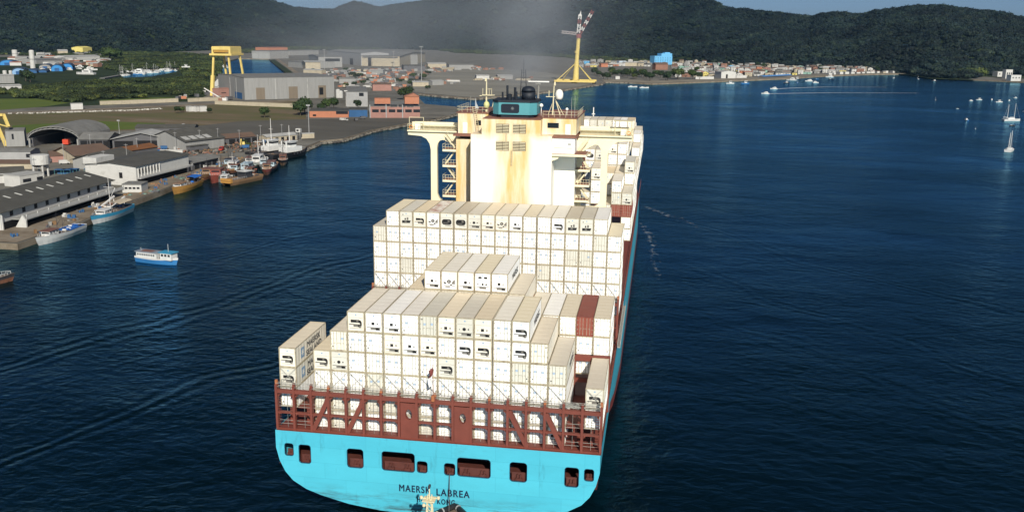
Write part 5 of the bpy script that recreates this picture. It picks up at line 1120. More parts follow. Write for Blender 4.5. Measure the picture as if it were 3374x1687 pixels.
lattice((dx(1898), 0, S(112)), (dx(1848), 0, S(107)), 1.5, 5, [C_('crane_greyred', (.45, .38, .36))], 'counter_jib')
MB().tube((dx(1906), 0, S(52)), (dx(1908), 0, S(37)), 1.4, .2, 6).build('peak', CRANE_W, tc_); MB().box(dx(1903), dx(1910), -1.5, 1.5, S(54), S(48)).build('sheave_block', CRANE_W, tc_)
for a in ((1906, 46, 1944, 40), (1906, 46, 1850, 108)): MB().tube((dx(a[0]), 0, S(a[1])), (dx(a[2]), 0, S(a[3])), .16, n=4).build('pendant', B_OPEN, tc_)
# light masts, storage silos, quay lamps
def pole(px, py, ptop, r, label, name='light_mast', head=True, mt=P_GREY):
    p = G(px, py, LZ); h = ZAT(px, ptop, p) - LZ; t = thing(name, label, 'light mast', p, 0, 'light masts in the port'); MB().tube((0, 0, -.2), (0, 0, h), r, r * .6, 6).build('pole', mt, t)
    if head: MB().box(-2.4 * r / .5, 2.4 * r / .5, -.4, .4, h, h + .8).build('lamp_head', mt, t)
pole(1389, 285, 156, .5, 'tall floodlight mast behind the red yard building'); pole(1019, 455, 350, .25, 'slim light mast at the end of the quay yard'); pole(394, 445, 400, .18, 'thin lamp pole behind the sheds with lamp head'); pole(346, 432, 415, .15, 'short thin pole over the open shed roof')
pole(1070, 232, 165, .5, 'mast in front of the shipyard hall left side'); pole(1298, 222, 171, .5, 'mast against the shipyard hall front'); pole(605, 418, 412, .2, 'lamp pole rising over the low dark store'); pole(1141, 350, 302, .3, 'white thin pole on the dark grey block corner', mt=CRANE_W)
for i, px in enumerate((1114, 1123)):
    p = G(px, 323, LZ); t = thing('silo', ['white silo next to the assembly hall corner', 'outer white silo beside the assembly hall'][i], 'silo', p, 0, 'silos beside the assembly hall'); MB().lathe((0, 0, 0), [(2.2, 0), (2.2, 7.5 + i * -1.5), (1.2, 8.4 - i * 1.5), (.1, 8.6 - i * 1.5)], 12).build('body', P_WHITE, t)
wt_ = thing('watch_tower', 'small white lattice watch tower on the quay yard', 'tower', G(985, 462, LZ)); h_ = ZAT(985, 436, G(985, 462, LZ)) - LZ
for x in (-1, 1):
    for y in (-1, 1): MB().tube((x, y, 0), (x * .7, y * .7, h_), .12).build('leg', P_LGREY, wt_)
MB().box(-1.4, 1.4, -1.2, 1.2, h_, h_ + 2.2).build('cabin', P_WHITE, wt_); MB().box(-.9, .5, -1.25, -1.15, h_ + .6, h_ + 1.7).build('window', B_WIN, wt_)
bpx('quay_container_office', 'long cream cabin at the far end of the near quay', 'cabin', (993, 458), (1036, 456), 4, 2.9, wall=P_CREAM, roof=R_LIGHT)
bpx('quay_workshop', 'row of rusty open workshop bays behind the moored tugs', 'shed', (745, 478), (842, 470), 10, 3.8, 5.6, P_DGREY, R_BROWN, over=.6, doors=[(2 + i * 5, 6 + i * 5, 0, 3) for i in range(4)])
bpx('quay_store', 'low beige roofed store between the tugs and the cabin', 'shed', (880, 470), (980, 461), 8, 3.2, 4.2, P_CREAM, R_LIGHT, doors=[(2 + i * 4, 4 + i * 4, 0, 2.4) for i in range(6)])
# boundary walls along the field and the roadside
for i, (a, b, lab) in enumerate((((330, 347), (588, 337), 'pale boundary wall along the field beyond the road'), ((708, 345), (985, 356), 'long pale wall on the field below the assembly hall'), ((620, 337), (745, 331), 'short pale wall by the gantry crane yard'))):
    bpx('boundary_wall', lab, 'wall', a, b, .8, 3.0, wall=P_CREAM, roof=P_CREAM)
bpx('roadside_block', 'small white slatted block on the roadside', 'building', (235, 362), (274, 361), 6, 4.5, wall=P_WHITE, roof=R_LIGHT)
for i, (a, b) in enumerate(((624, 641), (646, 657), (660, 682))): bpx('roadside_hut', ['first white hut beside the field bushes', 'small white hut in the middle beside the field', 'long white hut on the right beside the field'][i], 'hut', (a, 369), (b, 368), 5, 4.0, wall=P_WHITE, roof=R_LIGHT)
bpx('yard_cabin', 'pink cabin beside the gantry crane leg', 'cabin', (722, 321), (768, 318), 9, 8.0, wall=P_PINK, roof=P_PINK, windows=[(3, 9, 3.5, 4.2)])
bpx('boat_shed_roof', 'white hull shaped shelter left of the assembly hall', 'shed', (716, 291), (756, 289), 9, 2, 9, P_WHITE, P_WHITE, axis='front')
ac = thing('yard_conveyor', 'white slanting conveyor boom by the gantry crane foot', 'conveyor', G(735, 332, LZ)); MB().bar((-18, 0, 11), (1, 0, .6), .9, .7).build('boom', CRANE_W, ac); MB().bar((-9, 0, 0), (-9, 0, 6), .5).build('leg', P_GREY, ac); MB().box(-1, 4, -1.5, 1.5, 0, 2.5).build('drive_cab', CRANE_W, ac)
# heaps, crates and parked plant scattered over the yards
ry = random.Random(5)
kinds = [('stacked_crates', 'crates'), ('parked_truck', 'truck'), ('steel_section', 'steel')]
yard = [((1000, 1360), (232, 262), 'in the shipyard lay-down area', 30), ((1090, 1340), (264, 300), 'in the yard behind the grey block', 24), ((560, 760), (306, 336), 'around the gantry crane', 16), ((1400, 1600), (224, 236), 'on the far peninsula road', 9), ((1560, 1760), (258, 268), 'on the peninsula fill', 8), ((1360, 1500), (268, 284), 'beside the tall floodlight mast', 9)]
tones = [(P_WHITE, 'white'), (P_LGREY, 'grey'), (P_ORNG, 'orange'), (P_DGREY, 'dark'), (P_BRICK, 'rusty'), (P_CREAM, 'cream'), (P_LGREY, 'grey')]
for (xa, xb), (ya, yb), where, n in yard:
    for i in range(n):
        p = G(ry.uniform(xa, xb), ry.uniform(ya, yb), LZ); mt, cn = ry.choice(tones); k = ry.choice(kinds); s_ = (p - Vector((CX, CY, CZ))).length / 900
        t = thing(k[0], '%s %s %s' % (cn, {'crates': 'stacked crates standing', 'truck': 'truck parked', 'steel': 'steel hull section lying'}[k[1]], where), k[1], p, ry.uniform(0, 3), 'yard items ' + where)
        if k[1] == 'truck':
            MB().box(-1.3, 1.3, -4, 3, 1.0, 3.4).build('cargo_body', mt, t); MB().box(-1.25, 1.25, 3.2, 5, .7, 2.8).build('cab', P_WHITE, t)
            for x in (-1.2, 1.2):
                for y in (-3, 3.8): MB().tube((x - .2, y, .5), (x + .2, y, .5), .5, n=8).build('wheel', B_OPEN, t)
        elif k[1] == 'crates':
            for j in range(ry.randint(2, 4)): x, y = ry.uniform(-4, 4) * s_, ry.uniform(-2, 2); MB().box(x - 1.6 * s_, x + 1.6 * s_, y - 1.3, y + 1.3, 0, ry.uniform(1.6, 3.4)).build('crate', ry.choice((mt, mt, P_LGREY)), t)
        else:
            l = ry.uniform(4, 9) * s_; MB().box(-l, l, -2, -1.7, 0, ry.uniform(2, 4)).build('plate', mt, t); MB().box(-l, l, -2, 2, 0, .4).build('bottom_plate', mt, t)
            for x in np.linspace(-l, l, 4): MB().box(x - .15, x + .15, -2, 2, 0.1, ry.uniform(1, 3)).build('rib', mt, t)
# rubble tipped along the revetment and the roadside
rb_ = MB(); rr_ = random.Random(9)
def rocks(poly, n, s0, s1, z):
    for i in range(n):
        k = rr_.uniform(0, len(poly) - 1.001); j = int(k); a, b = poly[j], poly[j + 1]; x, y = lerp(a[0], b[0], k - j) + rr_.uniform(-2, 2), lerp(a[1], b[1], k - j) + rr_.uniform(-2, 2); s_ = rr_.uniform(s0, s1)
        rb_.add([(x + s_ * rr_.uniform(.6, 1) * u, y + s_ * rr_.uniform(.6, 1) * v, z + s_ * w_ * rr_.uniform(.5, .9)) for u, v, w_ in ((-1, -1, 0), (1, -1, 0), (1, 1, 0), (-1, 1, 0), (-.6, -.6, 1), (.6, -.6, 1), (.6, .6, 1), (-.6, .6, 1))], [(4, 5, 6, 7), (0, 1, 5, 4), (1, 2, 6, 5), (2, 3, 7, 6), (3, 0, 4, 7)], rr_.choice((0, 0, 1)))
rocks(coast[7:15], 800, .5, 1.4, .2); rocks(coast[17:26], 500, .8, 2.0, .1)
tag(rb_.build('shore_rubble', [C_('rock_grey', (.16, .145, .12)), C_('rock_dark', (.06, .055, .05))], fix=False), 'grey rubble tipped along the water edge of the yards', 'rubble', kind='stuff')
rb_ = MB(); rocks([V2(G(*p, LZ)) for p in ((190, 372), (330, 368), (420, 366), (530, 360))], 500, .4, 1.1, LZ + .1); rocks([V2(G(*p, LZ)) for p in ((30, 376), (140, 374), (180, 372))], 120, .4, 1.0, LZ + .1)
tag(rb_.build('roadside_rubble', [C_('rubble_pale', (.42, .40, .36)), C_('rock_grey', (.16, .145, .12))], fix=False), 'pale rubble and scrap tipped along the field road', 'rubble', kind='stuff')
# ------------------------------------------------------------------ boats
def BC(name, rgb, **k): return mat(name, rgb, **{**dict(rough=.5, var=.1, vscale=.6, stain=(.2, .14, .08), stainamt=.1, stainscale=.7), **k})
b_white = BC('boat_white', (.56, .56, .54)); b_blue = BC('boat_blue', (.03, .16, .38)); b_teal = BC('boat_teal', (.04, .26, .42)); b_orng = BC('boat_orange', (.42, .21, .05)); b_red = BC('boat_red', (.28, .07, .05)); b_black = BC('boat_black', (.012, .013, .015), stain=None)
b_wood = BC('boat_wood', (.22, .13, .07)); b_deck = BC('boat_deck', (.16, .12, .09)); b_pale = BC('boat_paleblue', (.35, .45, .50)); b_tarpb = BC('tarp_blue', (.02, .12, .42)); b_tarpc = BC('tarp_beige', (.50, .42, .30)); b_rust = BC('boat_rust', (.17, .075, .045)); b_gear = BC('boat_gear', (.035, .035, .04)); b_green = BC('boat_green', (.10, .16, .13))
def boat(name, label, stern, bow, beam, H, lower, upper,  cabin=(.55, .82, 2.4, b_white), roofm=b_white, canopy=None, masts=(), gear=8, cat='fishing boat', group=None, seed=1, rail=True, split=.55, extra=None, blunt=False, full=2.4):
    """stern and bow: waterline ends in the world. Hull with two painted strakes, deck, cabin with windows, masts, gear"""
    s_, b_ = Vector((stern[0], stern[1], 0)), Vector((bow[0], bow[1], 0)); L_ = (b_ - s_).length; a = math.atan2(b_.y - s_.y, b_.x - s_.x)
    root = thing(name, label, cat, s_, a, group); n = 14; rr = random.Random(seed)
    def prof(t):
        w_ = (math.sin(math.pi * min(1, .28 + t * .72) / 1.0) ** .55 if t > .35 else lerp(.80, 1.0, t / .35)) if not blunt else (1 if t < .8 else lerp(1, .75, (t - .8) / .2))
        if not blunt and t > .35: w_ = max(.02, (1 - ((t - .35) / .65) ** full))
        sh = H * (1 + .10 * (1 - t) ** 2 + .45 * max(0, t - .45) ** 1.6 * (0.4 if blunt else 1.6)); return beam / 2 * w_, sh
    lo, up, dk = MB(), MB(), MB()
    for sg in (1, -1):
        A_, B_, C2, D2 = [], [], [], []
        for i in range(n + 1):
            t = i / n; w_, sh = prof(t); x = t * L_ + (0 if t < .9 else (t - .9) * L_ * .25)
            A_.append((x - (.06 * L_ * t if t > .9 else 0), sg * w_ * .62, -.8)); B_.append((x, sg * w_ * .94, sh * split)); C2.append((x + .02 * L_ * t, sg * w_, sh))
        k = n + 1
        lo.add(A_ + B_, [(i, i + 1, i + 1 + k, i + k) for i in range(n)]); up.add(B_ + C2, [(i, i + 1, i + 1 + k, i + k) for i in range(n)])
        dk.add([(x, y * .97, z - .35) for x, y, z in C2] + [(x, 0, z - .35) for x, y, z in C2], [(i, i + 1, i + 1 + k, i + k) for i in range(n)])
    w0, s0 = prof(0); lo.add([(0, w0 * .62, -.8), (0, -w0 * .62, -.8), (0, -w0 * .94, s0 * split), (0, w0 * .94, s0 * split)], [(0, 1, 2, 3)]); up.add([(0, w0 * .94, s0 * split), (0, -w0 * .94, s0 * split), (0, -w0, s0), (0, w0, s0)], [(0, 1, 2, 3)])
    lo.build('hull', lower, root); up.build('bulwark', upper, root); dk.build('deck', b_deck, root)
    if cabin:
        t0, t1, h, cm = cabin; wv = prof((t0 + t1) / 2)[0] * .68; z0 = H - .2
        cb = MB().box(t0 * L_, t1 * L_, -wv, wv, z0, z0 + h).build('cabin', cm, root)
        nw = max(2, int((t1 - t0) * L_ / 1.5))
        for i in range(nw):
            u = t0 * L_ + (i + .5) * (t1 - t0) * L_ / nw
            for sg in (1, -1): MB().box(u - .35, u + .35, min(sg * wv, sg * (wv + .04)), max(sg * wv, sg * (wv + .04)), z0 + h * .5, z0 + h * .82).build('window', B_WIN, cb)
        MB().box(t1 * L_ - .02, t1 * L_ + .04, -wv * .8, wv * .8, z0 + h * .52, z0 + h * .82).build('window', B_WIN, cb)
        MB().box(t0 * L_ - .5, t1 * L_ + .35, -wv - .25, wv + .25, z0 + h, z0 + h + .15).build('cabin_roof', roofm, root)
    if canopy:
        t0, t1, h, cm = canopy; wv = prof((t0 + t1) / 2)[0] * .85; c_ = MB(); q = [(-wv, H + h - .5), (-wv * .6, H + h - .12), (0, H + h), (wv * .6, H + h - .12), (wv, H + h - .5)]
        c_.add([(x, y, z) for x in (t0 * L_, (t0 + t1) / 2 * L_, t1 * L_) for y, z in q], [(i + 5 * j, i + 1 + 5 * j, i + 6 + 5 * j, i + 5 + 5 * j) for j in range(2) for i in range(4)]); c_.build('canopy', cm, root)
        for x in (t0, t1):
            for sg in (1, -1): MB().tube((x * L_, sg * wv * .95, H - .3), (x * L_, sg * wv * .95, H + h - .45), .06).build('canopy_post', b_gear, root)
    for t, h, r in masts:
        mm = MB().tube((t * L_, 0, H - .3), (t * L_, 0, H + h), r, r * .5, 6); mm.bar((t * L_, -h * .16, H + h * .72), (t * L_, h * .16, H + h * .72), r * .8); mm.tube((t * L_, 0, H + h * .35), (t * L_ - h * .35, 0, H + h * .62), r * .6); mm.build('mast', b_gear if r < .12 else CRANE_W, root)
        st_ = MB()
        for q in ((.98, 0), (.08, .8), (.08, -.8)): st_.tube((t * L_, 0, H + h * .95), (q[0] * L_, q[1] * beam * .45, H + .2), .025, n=4)
        st_.build('stay_wire', b_gear, root)
    for i in range(gear):
        t = rr.uniform(.06, .5); w_ = prof(t)[0] * .7; y = rr.uniform(-w_, w_); z = H - .3; g = rr.random(); mt = rr.choice((b_gear, b_gear, b_wood, b_white, b_tarpb if 'blue' in label else b_gear))
        if g < .5: MB().box(t * L_ - .5, t * L_ + .5, y - .4, y + .4, z, z + rr.uniform(.4, 1.1)).build('fish_box', mt, root)
        elif g < .75: MB().lathe((t * L_, y, z), [(.5, 0), (.55, .25), (.3, .5), (.05, .55)], 8).build('net_heap', mt, root)
        else: MB().tube((t * L_, y - .6, z + .5), (t * L_, y + .6, z + .5), .35, n=8).build('winch_drum', mt, root)
    if rail:
        rl = MB()
        for sg in (1, -1):
            pts = [(t * L_, sg * prof(t)[0] * .96, prof(t)[1] + .7) for t in np.linspace(.55, .97, 7)]; rl.path(pts, .04, 4)
            for p in pts: rl.tube((p[0], p[1], p[2] - .7), p, .035, n=4)
        rl.build('bow_rail', b_white, root)
    if extra: extra(root, L_, prof)
    return root
boat('fishing_boat', 'white fishing boat with blue rail and brown cabin roof at the near quay corner', (-164.2, 169.5), (-163.6, 145.8), 6.0, 2.3, b_white, b_white, (.62, .82, 1.7, b_white), b_rust, None, ((.55, 6.5, .10), (.42, 5.0, .08)), 16, seed=3,
     extra=lambda r, L_, pf: MB().box(.02 * L_, .42 * L_, -2.2, 2.2, 2.2, 2.5).build('net_deck', b_tarpb, r))
boat('fishing_boat', 'blue and white fishing boat with a beige stern canopy by the warehouse', (-168.0, 205.5), (-166.2, 179.5), 6.6, 2.6, b_white, b_teal, (.60, .78, 1.5, b_white), b_white, (.06, .42, 2.6, b_tarpc), ((.5, 12.0, .12),), 7, seed=4)
boat('fishing_boat', 'orange hulled fishing boat with a blue stern canopy at the quay', (-171.6, 268), (-169.6, 242.5), 6.6, 2.7, b_orng, b_orng, (.62, .84, 1.4, b_white), b_wood, (.05, .36, 2.4, b_tarpb), ((.6, 4.5, .09),), 6, seed=5)
boat('fishing_boat', 'dull red trawler with red deckhouse moored bow out', (-172, 294), (-167.5, 272.5), 6.8, 3.0, b_red, b_red, (.35, .66, 2.6, b_red), b_rust, None, ((.32, 6.5, .12),), 9, seed=6)
boat('fishing_boat', 'small pale blue boat squeezed between the red trawler and the brown one', (-165.5, 286), (-161.8, 271), 4.6, 1.9, b_pale, b_white, (.45, .72, 1.8, b_white), b_white, None, ((.4, 4.0, .08),), 5, seed=7)
boat('fishing_boat', 'brown wooden trawler with orange bow ramp and dark stacked gear', (-153.5, 290), (-159.0, 269.5), 7.0, 2.4, b_wood, b_wood, (.30, .52, 2.8, b_gear), b_white, None, ((.42, 6.5, .12), (.3, 4.0, .08)), 18, seed=8, blunt=True,
     extra=lambda r, L_, pf: MB().slabyz([(-2.7, 1.2), (2.7, 1.2), (2.9, 3.1), (-2.9, 3.1)], L_ * .96, L_ * 1.03).build('bow_ramp', b_orng, r))
boat('fishing_boat', 'rusty orange decked boat deep in the moored cluster', (-176, 318), (-171, 297), 6.2, 2.6, b_rust, b_orng, (.3, .6, 2.8, b_white), b_white, None, ((.55, 7.0, .12),), 8, seed=9)
boat('fishing_boat', 'green grey boat with flat canopy in the moored cluster', (-168, 318), (-164, 296), 6.0, 2.6, b_green, b_green, (.35, .7, 2.6, b_pale), b_pale, None, ((.3, 6, .1),), 10, seed=10)
boat('fishing_boat', 'white fishing boat with a tall lattice mast behind the cluster', (-174.5, 345), (-168.5, 320), 6.4, 2.6, b_black, b_white, (.45, .76, 3.2, b_white), b_white, None, ((.5, 13.0, .16), (.2, 7, .1)), 8, seed=11)
boat('fishing_boat', 'dark boat cut by the left edge of the frame', (-152, 96), (-143.6, 106.5), 5.0, 1.7, b_rust, b_gear, (.3, .55, 1.7, b_blue), b_gear, None, ((.5, 3, .07),), 6, seed=12)
def tug(name, label, stern, bow, seed, mast_h):
    def ex(r, L_, pf):
        z = 3.0
        MB().box(L_ * .38, L_ * .78, -3.0, 3.0, z, z + 2.6).build('deckhouse', b_white, r); wh = MB().prism([(L_ * .50, -2.2), (L_ * .66, -2.2), (L_ * .70, -1.0), (L_ * .70, 1.0), (L_ * .66, 2.2), (L_ * .50, 2.2)], z + 2.6, z + 5.4).build('wheelhouse', b_white, r)
        MB().prism([(L_ * .495, -2.26), (L_ * .665, -2.26), (L_ * .706, -1.0), (L_ * .706, 1.0), (L_ * .665, 2.26), (L_ * .495, 2.26)], z + 3.8, z + 4.8).build('window_band', B_WIN, r)
        MB().prism([(L_ * .48, -2.6), (L_ * .69, -2.6), (L_ * .72, 0), (L_ * .69, 2.6), (L_ * .48, 2.6)], z + 5.4, z + 5.6).build('roof', b_white, r)
        for y in (-1.6, 1.6): MB().tube((L_ * .42, y, z + 2.4), (L_ * .41, y, z + 6.0), .5, .45, 8).build('exhaust_stack', b_white, r)
        MB().tube((L_ * .56, 0, z + 5.6), (L_ * .56, 0, z + 5.6 + mast_h), .22, .1, 6).bar((L_ * .56, -1.4, z + 5.6 + mast_h * .5), (L_ * .56, 1.4, z + 5.6 + mast_h * .5), .14).build('mast', CRANE_W, r)
        MB().tube((L_ * .22, -1.2, z + .2), (L_ * .22, 1.2, z + .2), .8, n=10).build('tow_winch', b_gear, r)
        for i, t in enumerate((.5, .6, .7, .8, .88)):
            for sg in (1, -1):
                w_, sh = pf(t); MB().tube((t * L_ - .15, sg * (w_ + .1), sh * .75), (t * L_ + .15, sg * (w_ + .1), sh * .75), .55, n=10).build('tyre_fender', b_gear, r)
    return boat(name, label, stern, bow, 9.5, 3.0, b_black, b_black, None, b_white, None, (), 3, 'tugboat', 'tugs moored at the yard quay', seed, True, .6, ex)
tug('tugboat', 'outer black hulled tug with white wheelhouse moored at the yard quay', (-174.5, 352), (-164.5, 380), 13, 8.5); tug('tugboat', 'inner tug with tall white mast moored behind the outer tug', (-186.5, 356), (-176.5, 384), 14, 11.5)
def ferry_bits(r, L_, pf):
    z = 1.5; cb = MB().box(L_ * .05, L_ * .56, -1.45, 1.45, z, z + 1.75).build('saloon', b_white, r)
    for i in range(8): u = L_ * .08 + i * L_ * .058; MB().box(u, u + .45, -1.5, -1.44, z + .75, z + 1.3).build('window', B_WIN, cb)
    MB().box(L_ * .02, L_ * .58, -1.7, 1.7, z + 1.75, z + 1.9).build('saloon_roof', BC('roof_slate', (.20, .23, .27)), r); MB().box(L_ * .14, L_ * .42, -1.0, 1.0, z + 1.9, z + 2.0).build('roof_mat', b_rust, r)
    wh = MB().box(L_ * .66, L_ * .94, -1.4, 1.4, z, z + 2.1).build('wheelhouse', b_white, r)
    for i in range(3): u = L_ * .69 + i * L_ * .085; MB().box(u, u + .75, -1.45, -1.39, z + 1.1, z + 1.75).build('window', B_WIN, wh)
    MB().box(L_ * .62, L_ * .97, -1.65, 1.65, z + 2.1, z + 2.25).build('wheelhouse_roof', b_teal, r); MB().tube((L_ * .8, 0, z + 2.2), (L_ * .8, 0, z + 4.6), .06).build('mast', b_white, r); MB().tube((L_ * .1, 0, z + 1.9), (L_ * .09, 0, z + 2.7), .05).build('flagpole', b_white, r)
    for u in (.58, .62): MB().tube((L_ * u, -1.45, z), (L_ * u, -1.45, z + 2.0), .05).build('awning_post', b_white, r)
boat('passenger_boat', 'small blue and white passenger boat crossing the open water', (-123.0, 134.4), (-109.2, 131.6), 3.9, 1.7, b_blue, b_white, None, b_white, None, (), 0, 'passenger boat', None, 20, False, .72, ferry_bits)
# harbour tug nosing in under the ship's stern
def sterntug(r, L_, pf):
    w_ = MB(); arc = []
    for t in np.linspace(.70, 1.0, 12):
        a, sh = pf(t); arc.append((t * L_ + .02 * L_ * t + (0 if t < .9 else (t - .9) * L_ * .25), a, sh))
    pts = arc + [(x, -y, z) for x, y, z in reversed(arc)]
    for dz, rad in ((.05, .42), (-.75, .38)): MB().path([(x, y, z + dz) for x, y, z in pts], rad, 8).build('bow_fender', b_black, r)
    fs2 = MB()
    for i in range(0, len(pts) - 1, 3): fs2.tube(Vector(pts[i]).lerp(Vector(pts[i + 1]), .4) + Vector((0, 0, .08)), Vector(pts[i]).lerp(Vector(pts[i + 1]), .55) + Vector((0, 0, .08)), .45, n=8)
    fs2.build('fender_strap', P_GREY, r)
    MB().box(L_ * .80, L_ * .88, -1.3, 1.3, 3.9, 5.0).build('windlass', M_CREAM, r); MB().tube((L_ * .84, -1.9, 4.6), (L_ * .84, 1.9, 4.6), .55, n=12).build('rope_drum', M_CREAM, r)
    for y in (-2.4, 2.4): MB().tube((L_ * .9, y, 3.9), (L_ * .9, y, 5.1), .22, n=8).build('bollard', M_CREAM, r)
    MB().box(L_ * .36, L_ * .66, -3.4, 3.4, 3.5, 6.0).build('deckhouse', M_CREAM, r); MB().prism([(L_ * .40, -2.4), (L_ * .58, -2.4), (L_ * .63, -1.0), (L_ * .63, 1.0), (L_ * .58, 2.4), (L_ * .40, 2.4)], 6.0, 8.9).build('wheelhouse', b_white, r)
    MB().prism([(L_ * .395, -2.46), (L_ * .585, -2.46), (L_ * .637, -1.0), (L_ * .637, 1.0), (L_ * .585, 2.46), (L_ * .395, 2.46)], 7.2, 8.4).build('window_band', B_WIN, r)
    x0 = L_ * .53; ms = MB()
    for dx in (-.42, .42):
        for dy in (-.42, .42): ms.tube((x0 + dx, dy, 8.8), (x0 + dx * .55, dy * .55, 13.6), .09, .07, 6)
    for k in range(9):
        z = 9.1 + k * .5; f = 1 - .45 * (z - 8.8) / 4.8
        for s_ in (1, -1): ms.bar((x0 - .42 * f, s_ * .42 * f, z), (x0 + .42 * f, s_ * .42 * f, z + .45), .06); ms.bar((x0 + s_ * .42 * f, -.42 * f, z), (x0 + s_ * .42 * f, .42 * f, z + .45), .06)
    ms.build('mast', M_RAIL, r); MB().box(x0 - .7, x0 + .7, -.75, .75, 13.0, 13.12).build('mast_platform', M_RAIL, r); MB().tube((x0, 0, 13.1), (x0, 0, 14.6), .08).build('mast_pole', M_RAIL, r)
    for y, z in ((-1.1, 13.3), (1.0, 13.2), (-.9, 11.3), (.9, 11.0), (.7, 12.2)): MB().bar((x0, 0, z), (x0, y, z), .10).lathe((x0, y, z - .18), [(.12, 0), (.2, .12), (.2, .34), (.1, .42)], 8).build('navigation_light', M_RAIL, r)
    MB().box(x0 - .3, x0 + .3, -.12, .12, 14.6, 14.9).build('radar_head', b_gear, r)
boat('harbour_tug', 'harbour tug with lattice mast close under the ship stern at the bottom edge', (3.0, -32.0), (3.0, -3.9), 10.5, 3.5, b_black, b_black, None, b_white, None, (), 0, 'tugboat', None, 22, False, .6, sterntug, False, 5.0)
tl = thing('tow_line', 'dark tow line hanging from the stern fairlead to the tug bow', 'rope', (2.2, -2.62, 9.3)); pts_ = [(lerp(0, .35, t), lerp(0, -1.9, t) , lerp(0, -4.6, t) - .25 * math.sin(math.pi * t)) for t in np.linspace(0, 1, 9)]
MB().path(pts_, .06, 6).build('rope', b_gear, tl)

# small craft: one mesh each, too small to show parts
def craft_mesh(kind, hullm, topm):
    b = MB(); L_ = 1.0
    st_ = [(-.5, .16), (-.2, .19), (.15, .18), (.38, .10), (.52, .005)]
    for sg in (1, -1):
        b.add([(x, sg * w_ * .75, -.04) for x, w_ in st_] + [(x, sg * w_, .10 + .05 * max(0, x)) for x, w_ in st_], [(i, i + 1, i + 6, i + 5) for i in range(4)], 0)
        b.add([(x, sg * w_, .10 + .05 * max(0, x)) for x, w_ in st_] + [(x, 0, .10 + .05 * max(0, x)) for x, w_ in st_], [(i, i + 1, i + 6, i + 5) for i in range(4)], 1)
    b.add([(-.5, .12, -.04), (-.5, -.12, -.04), (-.5, -.16, .1), (-.5, .16, .1)], [(0, 1, 2, 3)], 0)
    if kind == 'cruiser':
        b.prism([(-.32, -.13), (.12, -.13), (.22, 0), (.12, .13), (-.32, .13)], .10, .23, 1); b.box(-.22, .06, -.134, .134, .15, .20, 2); b.box(-.26, .02, -.11, .11, .23, .29, 1)
    elif kind == 'dinghy': b.box(-.3, -.1, -.12, .12, .10, .15, 1); b.box(.05, .2, -.1, .1, .1, .16, 2)
    elif kind == 'cabin': b.box(-.1, .2, -.11, .11, .1, .30, 1); b.box(-.14, .24, -.13, .13, .30, .33, 1); b.box(-.05, .205, -.114, .114, .2, .28, 2)
    elif kind == 'sail':
        b.box(-.2, .12, -.08, .08, .1, .15, 1); b.tube((.12, 0, .1), (.12, 0, 1.15), .009, .006, 5, 1); b.tube((.12, 0, .2), (-.3, 0, .2), .012, .01, 5, 1)
        for q in ((.5, 0), (-.48, 0), (.1, .17), (.1, -.17)): b.tube((.12, 0, 1.12), (q[0], q[1], .12), .003, n=3, m=1)
    elif kind == 'ketch':
        b.box(-.25, .15, -.09, .09, .1, .17, 1)
        for x, h in ((.15, .98), (-.25, .92)): b.tube((x, 0, .1), (x, 0, h), .012, .008, 5, 1); b.tube((x, 0, .2), (x - .26, 0, .2), .012, n=5, m=1)
        for q in ((.15, .98, .5), (-.25, .92, -.48)): b.tube((q[0], 0, q[1]), (q[2], 0, .12), .004, n=3, m=1)
    return b.mesh(kind, [hullm, topm, B_WIN])
KM = {(k, c): craft_mesh(k, h, b_white) for k in ('cruiser', 'dinghy', 'cabin', 'sail', 'ketch') for c, h in (('white', b_white), ('blue', b_blue), ('dark', b_black))}
def craft(px, py, L_, kind, col, head, label, group, z=0.0):
    p = G(px, py, z); o = inst({'cruiser': 'motor_boat', 'dinghy': 'dinghy', 'cabin': 'small_boat', 'sail': 'sailing_yacht', 'ketch': 'ketch'}[kind], KM[(kind, col)], None, (p.x, p.y, z), R(head), (L_, L_, L_)); return tag(o, label, {'cruiser': 'motor boat', 'dinghy': 'dinghy', 'cabin': 'boat', 'sail': 'sailing boat', 'ketch': 'sailing boat'}[kind], group)
gR = 'boats at anchor on the right side of the bay'; c9 = lambda x, y: (2500 + x / 2.386, y / 2.386)
